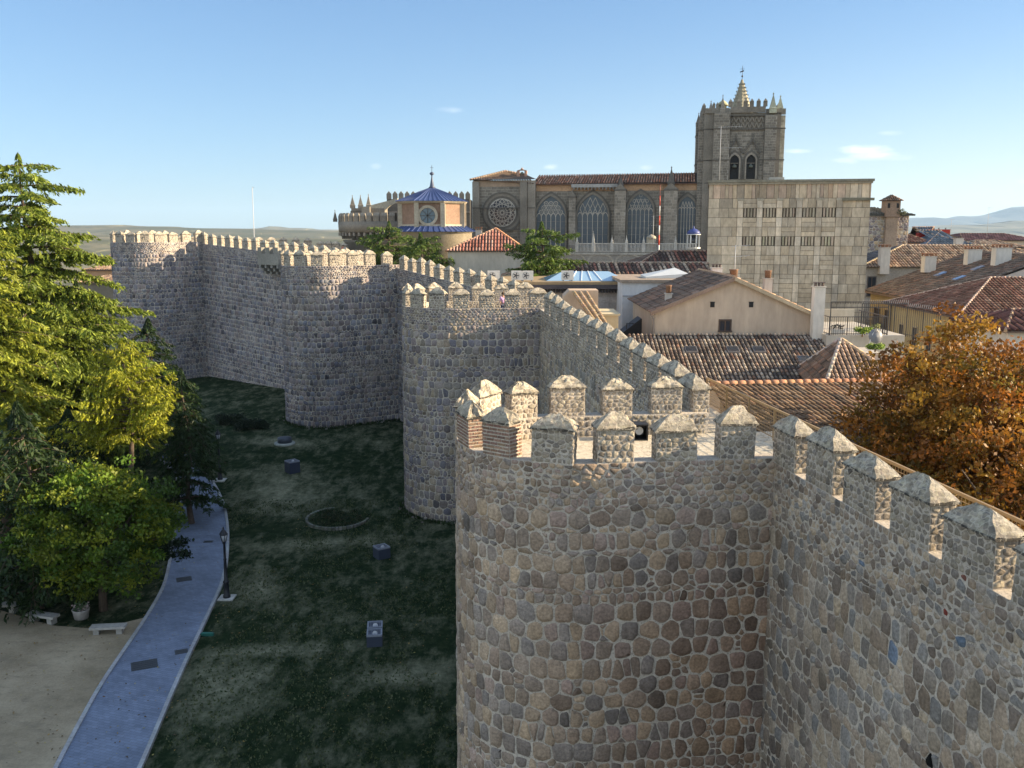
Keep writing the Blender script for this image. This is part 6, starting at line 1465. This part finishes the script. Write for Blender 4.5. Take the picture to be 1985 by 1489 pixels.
# old rubble building with turret
OB = thing('old_stone_building', 'old rubble building with brick turret and ragged tiled eaves behind the stone block', 'building', (aty(1672, 440, 132).x, 132, 4)); xo = aty(1762, 430, 132).x - OB.location.x; zo = zat(1720, 415, 132) - 4
m = MB(); m.box(0, .05, 0, xo, 10, zo, (.40, .36, .31), 1)
stones(m, lambda u, v, h: (u, .05 - h, zo - v), 0, xo, 0, 9, lambda v, r_: (r_.uniform(.3, .6), r_.uniform(.35, .65), .4, .2), .05, WARM + PURP, .05, 1, 0, rn=random.Random(4)); m.build('rubble_wall', [M_STONEF, M_MORTAR], OB)
m = MB(); tile_roof(m, [(-.3, -.3, zo), (xo + .7, -.3, zo), (xo - 3.5, 4, zo + 1.0), (0, 4, zo + 1.1)], .36, .8, [(.09, .085, .07), (.13, .12, .10)], 3, seed=99); m.box(-.3, -.34, zo - .25, xo + .7, -.28, zo, (.08, .08, .07)); m.build('roof', M_TILE, OB)
tx = aty(1733, 400, 131).x - OB.location.x; m = MB(); BR = (.30, .21, .15); zt1 = zat(1733, 389, 131) - 4
m.box(tx - .75, -.55, 3, tx + .85, .04, zo - .4, (.34, .25, .18)); m.box(tx - 1.0, -.8, zo - .39, tx + 1.0, .9, zt1 - .0, BR); 
for s in (-.62, .62): m.box(tx + s - .16, -.84, zt1 - 1.0, tx + s + .16, -.79, zt1 - .35, (.03, .03, .03))
m.build('turret', M_ASHLAR, OB); m = MB(); a = (tx, .05, zt1 + .85); c = [(tx - 1.25, -1.05, zt1), (tx + 1.25, -1.05, zt1), (tx + 1.25, 1.15, zt1), (tx - 1.25, 1.15, zt1)]
for i in range(4): tile_roof(m, [c[i], c[(i + 1) % 4], a], .3, .5, TDARK, 3, seed=101 + i)
m.build('turret_roof', M_TILE, OB)
m = MB(); shrub_leaves(m, (0, 0, 0), .7, 220, [(.05, .07, .03), (.08, .09, .05)], .1, .7); m.tube([(0, 0, -.5), (0, 0, 0)], .04, 5, (.1, .08, .05)); p = aty(1748, 411, 131.2); o = m.build('wall_bush', M_LEAF); o.location = p; tag(o, 'dark bush growing on the eaves beside the brick turret', 'bush')
# farther roofs
def far_house(px0, px1, pye, pyr, y, d, wall, pal, label, z0=4, name='house', ins=2.0, cat='house', wins=0, tile=.5):
    a, b = aty(px0, pye, y), aty(px1, pye, y); T = thing(name, label, cat, ((a.x + b.x) / 2, y, z0)); w = (b.x - a.x) / 2; ze = a.z - z0; zr = zat(px0, pyr, y + d / 2) - z0
    m = MB(); m.box(-w, 0, 0, w, d, ze - .05, wall); m.build('wall', M_PLASTER, T); hip_roof(T, -w, 0, w, d, ze, max(zr, ze + .4), ins, pal, pitch=tile, tl=1.2, seg=2, oh=.4, seed=int(px0)); 
    for k in range(wins): window(T, (-w + (k + .7) * 2 * w / wins, 0, ze - 2.6), (1, 0, 0), .9, 1.4, (.3, .26, .22))
    return T
far_house(1758, 1800, 470, 455, 150, 9, (.42, .19, .07), TRED, 'small orange walled house behind the old stone building', ins=1.5, wins=2)
far_house(1765, 1835, 476, 458, 158, 14, (.35, .2, .13), TDARK, 'dark maroon tiled house left of the blue grey roof', ins=3)
far_house(1798, 1885, 474, 447, 148, 16, (.3, .27, .25), [(.10, .13, .16), (.12, .15, .19)], 'house with blue grey sheet metal roof and a pointed peak', ins=6)
far_house(1795, 1812, 462, 440, 185, 7, (.3, .3, .3), [(.14, .17, .22)], 'small slate pyramid roof in the distance', ins=3.4)
far_house(1868, 2010, 466, 453, 175, 14, (.50, .44, .36), [(.16, .08, .08), (.13, .07, .07)], 'long maroon roofed house on the right skyline', ins=3, wins=6)
far_house(1888, 1990, 480, 466, 150, 10, (.52, .46, .38), TTAN, 'cream house with low tan roof below the maroon one', ins=3, wins=4)
far_house(1905, 2060, 500, 482, 128, 12, (.50, .44, .36), TTAN, 'cream house with tan tiles right of the mossy roof', ins=4, wins=4)
far_house(1893, 2080, 532, 508, 106, 8, (.52, .49, .45), TDARK, 'pale house with dark striped roof at the right edge', ins=2)
far_house(1890, 2100, 563, 545, 88, 8, (.50, .46, .42), [(.15, .075, .06), (.19, .095, .07), (.10, .06, .05)], 'house with dark red roof above the corner house', ins=2)
far_house(1955, 2140, 640, 600, 60, 7, (.50, .47, .43), [(.13, .06, .05), (.17, .075, .06)], 'pale walled house with maroon roof at the right edge behind the autumn tree', ins=2.5)
for px, py, y, lab in ((1787, 447, 156, 'dark red chimney left of the slate peak'), (1820, 441, 165, 'bright red chimney block on the far dark roof')):
    p = aty(px, py, y); chimney((p.x, y, p.z - 1.4), 1.5 if px < 1800 else 3.6, 1.0, 1.0, lab, (.36, .04, .03), pot='caps')
aerial(1913, 456, 402, 172, 'tall thin aerial on the right skyline', .6); aerial(1843, 450, 425, 172, 'shorter thin aerial above the blue grey roof', .5)
# ------------------------------------------------------------------ far left houses and mast
far_house(188, 232, 505, 490, 230, 12, (.58, .42, .24), TTAN, 'tan house with arched windows seen between cedar and far tower', z0=-4, ins=3, wins=3)
far_house(205, 262, 503, 488, 245, 12, (.50, .50, .54), TTAN, 'white walled house behind the far tower', z0=-4, ins=0.01)
far_house(165, 240, 523, 511, 190, 14, (.44, .26, .15), TTAN, 'low brick house with tan roof left of the far tower', z0=-4, ins=3)
far_house(150, 232, 548, 534, 165, 12, (.20, .17, .13), TTAN, 'low dark walled shed with tan roof below the brick house', z0=-3, ins=3)
a, b = aty(491, 446, 600), aty(489, 363, 600); m = MB(); m.tube([(a.x, 600, -25), (b.x, 600, b.z)], .22, 5, (.38, .38, .4)); m.beam((b.x - .2, 600, b.z), (b.x + 1.5, 600, b.z), .2, .2, (.38, .38, .4)); o = m.build('tall_mast', M_PAINT); tag(o, 'very thin tall mast on the horizon beyond the wall', 'mast')
a, b = aty(264, 440, 700), aty(264, 433, 700)
# ------------------------------------------------------------------ trees
def quads_obj(name, P, N, S, C, parent, asp=.5, mat=None):
    """many small leaf faces: P centres, N long axis, S sizes, C colours (numpy)"""
    n = len(P); r = np.random.RandomState(n % 1000 + 7)
    N = N / (np.linalg.norm(N, axis=1, keepdims=True) + 1e-9); T = np.cross(N, r.normal(size=(n, 3))); T /= (np.linalg.norm(T, axis=1, keepdims=True) + 1e-9)
    S = S[:, None]; V = np.empty((n, 4, 3)); V[:, 0] = P - N * S; V[:, 1] = P + T * S * asp; V[:, 2] = P + N * S; V[:, 3] = P - T * S * asp
    me = bpy.data.meshes.new(name); me.vertices.add(n * 4); me.vertices.foreach_set('co', (V.reshape(-1, 3)).ravel())
    me.loops.add(n * 4); me.loops.foreach_set('vertex_index', np.arange(n * 4, dtype=np.int32)); me.polygons.add(n); me.polygons.foreach_set('loop_start', np.arange(0, n * 4, 4, dtype=np.int32))
    me.update(calc_edges=True); me.materials.append(mat or M_LEAF)
    ca = me.color_attributes.new('Col', 'FLOAT_COLOR', 'CORNER'); cc = np.ones((n, 4), dtype=np.float32); cc[:, :3] = C; ca.data.foreach_set('color', np.repeat(cc, 4, axis=0).ravel())
    o = bpy.data.objects.new(name, me); COL.objects.link(o)
    if parent: o.parent = parent
    return o
BK = (.085, .065, .05)
def conifer(label, base, H, Rb, seed, col, col2, lean=(0, 0), name='cedar_tree', tiers=None, z0=.12, droop=.25, dens=1.0, leaf=.16, top_r=.3, sparse=0.0, prof=.8, group=None, hang=.55):
    rn = random.Random(seed); r = np.random.RandomState(seed)
    T = thing(name, label, 'tree', base, 0, group)
    tiers = tiers or int(H * 1.7); mb = MB(); P = []; N = []; C = []; S = []
    tr = [Vector((lean[0] * (t ** 1.5) * H + .12 * math.sin(t * 9 + seed), lean[1] * (t ** 1.5) * H + .12 * math.cos(t * 7 + seed), t * H)) for t in [k / 16 for k in range(17)]]
    mb.tube([Vector((0, 0, -.5))] + tr, [H * .022] + [H * .02 * (1 - k / 16.8) + .015 for k in range(17)], 8, BK)
    def trunk(t): k = min(15, int(t * 16)); return tr[k].lerp(tr[k + 1], t * 16 - k)
    for i in range(tiers):
        t = z0 + (1 - z0) * (i / tiers) ** .95; L0 = Rb * (1 - ((t - z0) / (1 - z0))) ** prof + top_r; nb = rn.choice((4, 5, 5, 6)) if t < .85 else 3
        a0 = rn.uniform(0, 6.28)
        for b in range(nb):
            if rn.random() < sparse: continue
            a = a0 + 6.283 * b / nb + rn.uniform(-.35, .35); L = L0 * rn.uniform(.55, 1.18); d = Vector((math.cos(a), math.sin(a), 0)); p0 = trunk(min(t, .99)); rise = rn.uniform(.02, .22); pts = []
            for k in range(7): u = k / 6; pts.append(p0 + d * L * u + Vector((0, 0, L * (rise * u * 1.5 - droop * u * u * 1.25 + .06 * u ** 4))))
            mb.tube(pts, [max(.012, L * .017 * (1 - k / 7)) for k in range(7)], 4, BK, cap=False)
            side = Vector((-d.y, d.x, 0)); nt_ = max(5, int(L * 4.2 * dens))
            for k in range(nt_):
                u = .14 + .86 * (k + rn.random()) / nt_; kk = min(5, int(u * 6)); q = pts[kk].lerp(pts[kk + 1], u * 6 - kk)
                for sgn in (-1, 1):
                    tl = L * .34 * (1.15 - u) * rn.uniform(.6, 1.3) + .25; dd = (side * sgn * rn.uniform(.6, 1.0) + d * rn.uniform(.35, .9) + Vector((0, 0, rn.uniform(-.12, .06)))).normalized()
                    m_ = max(4, int(tl / leaf * 3.4 * dens)); s_ = r.rand(m_); base_ = np.array(q)[None] + np.array(dd)[None] * (s_ * tl)[:, None]; base_[:, 2] -= s_ ** 2 * tl * .35 + r.rand(m_) * leaf * 1.6 * hang
                    base_ += r.normal(size=(m_, 3)) * leaf * .28
                    nn = np.array(dd)[None] * .8 + r.normal(size=(m_, 3)) * .35; nn[:, 2] -= hang * r.rand(m_) * 1.8
                    P.append(base_); N.append(nn); S.append(leaf * r.uniform(.55, 1.25, m_)); w = np.clip(r.rand(m_) * .75 + .25 * u * r.rand(m_), 0, 1)[:, None]
                    C.append((np.array(col)[None] * (1 - w) + np.array(col2)[None] * w) * rn.uniform(.8, 1.2))
    m_ = 420; tt = r.rand(m_); q = np.array([list(trunk(min(.995, .9 + .1 * x))) for x in tt]); q[:, 2] += tt * .25; rad = (1 - tt) * .5 + .06; an = r.rand(m_) * 6.283
    q[:, 0] += np.cos(an) * rad; q[:, 1] += np.sin(an) * rad; nn = np.stack([np.cos(an), np.sin(an), -1.2 + 0 * an], 1); P.append(q); N.append(nn); S.append(leaf * r.uniform(.5, 1.1, m_)); C.append(np.array(col)[None] * (1 - tt[:, None] * .5) + np.array(col2)[None] * tt[:, None] * .5)
    mb.build('trunk', M_BARK, T); quads_obj('crown', np.concatenate(P), np.concatenate(N), np.concatenate(S), np.concatenate(C), T, .32)
    return T, sum(len(x) for x in P)
def broadleaf(label, base, H, rx, ry, zc, rz, seed, cols, n_clump, n_leaf, leaf=.13, name='broadleaf_tree', limbs=26, shell=.72, gap=.0, trunk_r=.22, spread=.55, bark=BK, group=None):
    rn = random.Random(seed); r = np.random.RandomState(seed); T = thing(name, label, 'tree', base, 0, group); mb = MB(); P = []; N = []; C = []; S = []
    fork = Vector((0, 0, H * .28)); mb.tube([(0, 0, -.5), (.04, 0, H * .14), fork], [trunk_r * 1.25, trunk_r, trunk_r * .8], 9, bark)
    tips = []
    for i in range(limbs):
        a = 6.283 * i / limbs * 2.4 + rn.uniform(-.3, .3); e = rn.uniform(-.25, 1.0); k = rn.uniform(.65, .98)
        tip = Vector((rx * math.cos(a) * math.sqrt(max(0, 1 - e * e * .8)) * k, ry * math.sin(a) * math.sqrt(max(0, 1 - e * e * .8)) * k, zc + rz * e * k)); mid = fork.lerp(tip, .5) + Vector((rn.uniform(-.4, .4), rn.uniform(-.4, .4), rn.uniform(0, .6)))
        mb.tube([fork, mid, tip], [trunk_r * .5, trunk_r * .25, .02], 5, bark, cap=False); tips.append((mid, tip))
        for _ in range(3): q = mid.lerp(tip, rn.uniform(.1, .8)); e2 = q + Vector((rn.uniform(-1, 1), rn.uniform(-1, 1), rn.uniform(-.3, .9))) * rx * .28; mb.tube([q, q.lerp(e2, .5) + Vector((0, 0, .1)), e2], [trunk_r * .13, .02, .01], 4, bark, cap=False); tips.append((q, e2))
    for i in range(n_clump):
        if rn.random() < .45: a_, b_ = rn.choice(tips); c = a_.lerp(b_, rn.uniform(.4, 1.05)) + Vector((rn.gauss(0, .25), rn.gauss(0, .25), rn.gauss(0, .25)))
        else:
            v = Vector((rn.gauss(0, 1), rn.gauss(0, 1), rn.gauss(0, 1))).normalized(); k = rn.uniform(shell, 1.02) * (1 + .16 * mnoise.noise(v * 2.2 + Vector((seed, 0, 0)))); c = Vector((v.x * rx * k, v.y * ry * k, zc + v.z * rz * k))
        if gap and mnoise.noise(c * .55 + Vector((seed, 3, 1))) < -.5 + gap: continue
        R_ = rn.uniform(.5, 1.0) * spread; m_ = int(n_leaf * (R_ / spread) ** 2 * rn.uniform(.7, 1.2)) + 4
        d = r.normal(size=(m_, 3)); d /= np.linalg.norm(d, axis=1, keepdims=True); d *= (r.rand(m_) ** .45)[:, None] * R_; d[:, 2] *= .62
        P.append(np.array(c)[None] + d); N.append(r.normal(size=(m_, 3)) + np.array([0, 0, -.35])); S.append(leaf * r.uniform(.5, 1.2, m_)); base_c = np.array(rn.choice(cols)); o_ = np.array(rn.choice(cols)); w = r.rand(m_)[:, None] * .5
        C.append((base_c * (1 - w) + o_ * w) * rn.uniform(.75, 1.25))
    mb.build('trunk', M_BARK, T); quads_obj('crown', np.concatenate(P), np.concatenate(N), np.concatenate(S), np.concatenate(C), T, .55)
    return T, sum(len(x) for x in P)
CNT = []
def gb_(px, Y, dz=0, py=560): p = aty(px, py, Y); return Vector((p.x, Y, gz(p.x, Y) + dz))
GC, GC2 = (.045, .085, .02), (.20, .26, .04)
CNT.append(conifer('tallest cedar at the left edge, its nodding top against the sky', gb_(74, 64), 24.6, 8.8, 3, (.055, .095, .018), (.26, .31, .04), lean=(-.02, 0), tiers=28, z0=.2, droop=.26, leaf=.19, prof=.52, sparse=.12, top_r=.6)[1])
CNT.append(conifer('yellow green cedar cut by the left edge of the photo', gb_(-30, 55), 21.5, 4.9, 5, (.09, .13, .02), (.34, .36, .04), tiers=30, z0=.2, droop=.32, leaf=.17, prof=.55)[1])
CNT.append(conifer('sunlit yellow green cypress behind the round green tree', gb_(232, 54), 13.3, 2.8, 8, (.12, .14, .015), (.38, .39, .025), tiers=16, z0=.56, droop=.02, leaf=.13, prof=.55, name='cypress_tree', sparse=.2, hang=.9, top_r=.7)[1])
CNT.append(conifer('dark drooping cedar beside the path and the farther lamp post', gb_(345, 61), 10.4, 2.6, 9, (.016, .035, .014), (.04, .07, .022), tiers=17, z0=.18, droop=.5, leaf=.15, prof=.4, sparse=.15)[1])
for k, (px, Y, H, Rb, lab) in enumerate(((150, 72, 15, 5.2, 'dark cedar standing behind the sunlit cypress'), (20, 47, 11, 4.2, 'dark low branched conifer at the left edge below the yellow green cedar'), (285, 78, 11, 4.2, 'shaded conifer farther back between the cypress and the far wall'), (110, 55, 9.0, 3.6, 'dark conifer in shade left of the round green tree'), (-60, 70, 17, 5.5, 'dark conifer mostly outside the left edge'))):
    CNT.append(conifer(lab, gb_(px, Y), H, Rb, 20 + k, (.014, .032, .014), (.045, .075, .02), tiers=int(H * 1.5), z0=.1, droop=.35, leaf=.2, prof=.6, dens=.72)[1])
p = on_ground(240, 1192)
CNT.append(broadleaf('round green broadleaf tree with a sunlit yellow crown beside the path', (p.x - 1.3, p.y + .5, p.z), 8.5, 4.0, 3.8, 4.65, 3.5, 4, [(.06, .115, .012), (.10, .16, .015), (.17, .20, .018), (.04, .075, .012)], 460, 120, .125, trunk_r=.2, spread=.8, shell=.7)[1])
OC = [(.23, .095, .014), (.28, .13, .018), (.16, .062, .012), (.22, .13, .02), (.14, .10, .018), (.29, .105, .014), (.12, .05, .012), (.30, .17, .022)]
pa = aty(1905, 830, 33); CNT.append(broadleaf('large autumn tree with rust and gold leaves behind the wall at right', (pa.x, 33, 4.5), 12.9, 5.2, 5.4, 7.2, 5.2, 12, OC, 1450, 110, .10, name='autumn_tree', limbs=40, gap=.1, trunk_r=.3, spread=.75, shell=.5, bark=(.14, .11, .085))[1])
pa = aty(2040, 900, 27); CNT.append(broadleaf('second autumn tree reaching in at the right edge', (pa.x, 27, 4.5), 11.6, 4.6, 4.4, 5.8, 4.4, 13, OC, 520, 95, .1, name='autumn_tree', limbs=24, gap=.15, trunk_r=.25, spread=.75, shell=.5, bark=(.14, .11, .085))[1])
# cedars behind the wall
CG, CG2 = (.05, .09, .022), (.14, .20, .04)
for px, py, Y, H, Rb, lab, sd in ((752, 432, 108, 15.5, 4.2, 'flat topped cedar right of the cathedral apse', 31), (815, 455, 100, 13.8, 3.4, 'darker cedar leaning towards the cream house', 32), (1052, 434, 88, 15.6, 4.1, 'cedar with spreading boughs in front of the gothic windows', 33)):
    t = aty(px, py, Y); CNT.append(conifer(lab, (t.x, Y, t.z - H), H, Rb, sd, CG, CG2, tiers=13, z0=.42, droop=.12, leaf=.17, prof=.35, top_r=1.0, dens=.95)[1])
# low bushes on the lawn by the second tower
for px, py, r_, lab in ((452, 822, 1.5, 'dark low bush on the lawn left of the third tower'), (490, 832, 1.2, 'smaller dark bush beside the round drain cap')):
    p = on_ground(px, py); m = MB()
    for k in range(14): shrub_leaves(m, (U(-r_, r_), U(-.6, .6), U(.2, .7)), .55, 110, [(.012, .022, .012), (.022, .036, .016)], .1, .8)
    m.tube([(0, 0, -.2), (0, 0, .5)], .05, 5, BK); o = m.build('bush', M_LEAF); o.location = p; tag(o, lab, 'bush')
m = MB()
for k in range(40):
    a = U(0, 6.28); r_ = U(0, 1.7); c = (r_ * math.cos(a), r_ * math.sin(a), .12); shrub_leaves(m, c, .3, 40, [(.014, .03, .012), (.03, .05, .02), (.06, .06, .03)], .07, .6)
m.build('plants', M_LEAF, rb)
# undergrowth below the conifers
U_P = []; U_N = []; U_S = []; U_C = []; r = np.random.RandomState(3)
for k in range(260):
    px = U(-60, 330); Y = U(49, 72) if px < 250 else U(54, 72); g0 = gb_(px, Y); R_ = U(.4, .9); m_ = 70; d = r.normal(size=(m_, 3)); d /= np.linalg.norm(d, axis=1, keepdims=True); d *= R_ * (r.rand(m_) ** .4)[:, None]; d[:, 2] = np.abs(d[:, 2]) * .7
    U_P.append(np.array(g0)[None] + d); U_N.append(r.normal(size=(m_, 3))); U_S.append(r.uniform(.07, .17, m_)); U_C.append(np.array([.012, .022, .01])[None] * r.uniform(.7, 2.2, m_)[:, None])
o = quads_obj('undergrowth', np.concatenate(U_P), np.concatenate(U_N), np.concatenate(U_S), np.concatenate(U_C), None, .6); tag(o, 'dark shrubby undergrowth in the shade below the conifers', 'undergrowth', kind='stuff')
print('LEAVES', CNT, sum(CNT))
# ------------------------------------------------------------------ people
def person(label, loc, rz, shirt, trousers, hair=(.06, .035, .02), s=1.0):
    T = thing('person', label, 'person', loc, rz); s = .93
    skin = (.42, .25, .17)
    J = {'pelvis': (0, 0, .95, .13), 'waist': (0, 0, 1.12, .115), 'chest': (0, -.01, 1.32, .135), 'neck': (0, 0, 1.49, .055), 'headl': (0, -.02, 1.58, .085), 'headt': (0, -.01, 1.68, .09),
         'shl': (-.17, 0, 1.42, .06), 'ell': (-.24, .02, 1.15, .045), 'wrl': (-.22, -.1, .93, .03), 'hal': (-.21, -.14, .86, .035), 'shr': (.17, 0, 1.42, .06), 'elr': (.25, .0, 1.16, .045), 'wrr': (.19, -.2, 1.05, .03), 'har': (.16, -.26, 1.05, .035),
         'hil': (-.09, 0, .88, .09), 'knl': (-.1, -.03, .5, .06), 'anl': (-.1, .02, .09, .045), 'tol': (-.11, -.13, .04, .04), 'hir': (.09, 0, .88, .09), 'knr': (.1, .0, .5, .06), 'anr': (.1, .04, .09, .045), 'tor': (.11, -.1, .04, .04)}
    E = [('pelvis', 'waist'), ('waist', 'chest'), ('chest', 'neck'), ('neck', 'headl'), ('headl', 'headt'), ('chest', 'shl'), ('shl', 'ell'), ('ell', 'wrl'), ('wrl', 'hal'), ('chest', 'shr'), ('shr', 'elr'), ('elr', 'wrr'), ('wrr', 'har'), ('pelvis', 'hil'), ('hil', 'knl'), ('knl', 'anl'), ('anl', 'tol'), ('pelvis', 'hir'), ('hir', 'knr'), ('knr', 'anr'), ('anr', 'tor')]
    def skinned(keys, grow, col, name, parent):
        ks = [k for k in J if k in keys]; me = bpy.data.meshes.new(name); me.from_pydata([tuple(c * s for c in J[k][:3]) for k in ks], [(ks.index(a), ks.index(b)) for a, b in E if a in ks and b in ks], []); o = bpy.data.objects.new(name, me); COL.objects.link(o)
        md = o.modifiers.new('skin', 'SKIN'); sk = me.skin_vertices[0].data
        for i, k in enumerate(ks): sk[i].radius = ((J[k][3] + grow) * s,) * 2
        sk[0].use_root = True; o.modifiers.new('smooth', 'SUBSURF').levels = 2
        dg = bpy.context.evaluated_depsgraph_get(); m2 = bpy.data.meshes.new_from_object(o.evaluated_get(dg)); bpy.data.objects.remove(o)
        ca = m2.color_attributes.new('Col', 'FLOAT_COLOR', 'CORNER'); ca.data.foreach_set('color', list(col + (1,)) * len(m2.loops)); m2.materials.clear(); m2.materials.append(M_CLOTH); m2.polygons.foreach_set('use_smooth', [True] * len(m2.polygons)); o = bpy.data.objects.new(name, m2); COL.objects.link(o); o.parent = parent; return o
    body = skinned(set(J), 0, skin, 'body', T)
    skinned({'pelvis', 'waist', 'chest', 'shl', 'ell', 'shr', 'elr'}, .018, shirt, 'shirt', T); skinned({'pelvis', 'hil', 'knl', 'anl', 'hir', 'knr', 'anr'}, .02, trousers, 'trousers', T)
    m = MB(); m.lathe(0, .015 * s, [(.07 * s, 1.6 * s), (.108 * s, 1.65 * s), (.105 * s, 1.73 * s), (.06 * s, 1.79 * s), (.01, 1.8 * s)], 12, hair); m.build('hair', M_CLOTH, T)
    m = MB(); m.lathe(0, -.105 * s, [(.012 * s, 1.59 * s), (.02 * s, 1.605 * s), (.008 * s, 1.645 * s)], 6, skin)
    for e in (-.035, .035): m.lathe(e * s, -.098 * s, [(.008 * s, 1.645 * s), (.012 * s, 1.652 * s), (.006 * s, 1.66 * s)], 6, (.03, .02, .02))
    m.box(-.025 * s, -.1 * s, 1.56 * s, .025 * s, -.085 * s, 1.568 * s, (.3, .1, .08)); m.build('face', M_CLOTH, T)
    return T
p = aty(975, 600, 66.5); person('person in a lilac pink shirt standing between merlons of the second tower', (p.x * .955, 63.5, 16.2 - 1.33 - .72), .4, (.62, .38, .60), (.06, .07, .12))
p = aty(665, 480, 122.3); person('person in a red shirt on the short sunlit parapet by the apse', (p.x, 122.3, 18.5 - 1.4 - .7), -.5, (.50, .04, .03), (.05, .05, .08))
# ------------------------------------------------------------------ air
m = MB(); m.box(-22000, -22000, -110, 22000, 22000, 520)
hm = bpy.data.materials.new('clear_evening_air'); hm.use_nodes = True; ht = hm.node_tree; ht.nodes.clear()
pv = ht.nodes.new('ShaderNodeVolumePrincipled'); pv.inputs['Color'].default_value = (.50, .72, 1, 1); pv.inputs['Density'].default_value = 4e-5; pv.inputs['Anisotropy'].default_value = .1
ho = ht.nodes.new('ShaderNodeOutputMaterial'); ht.links.new(pv.outputs[0], ho.inputs['Volume']); o = m.build('haze', hm); tag(o, kind='stuff')
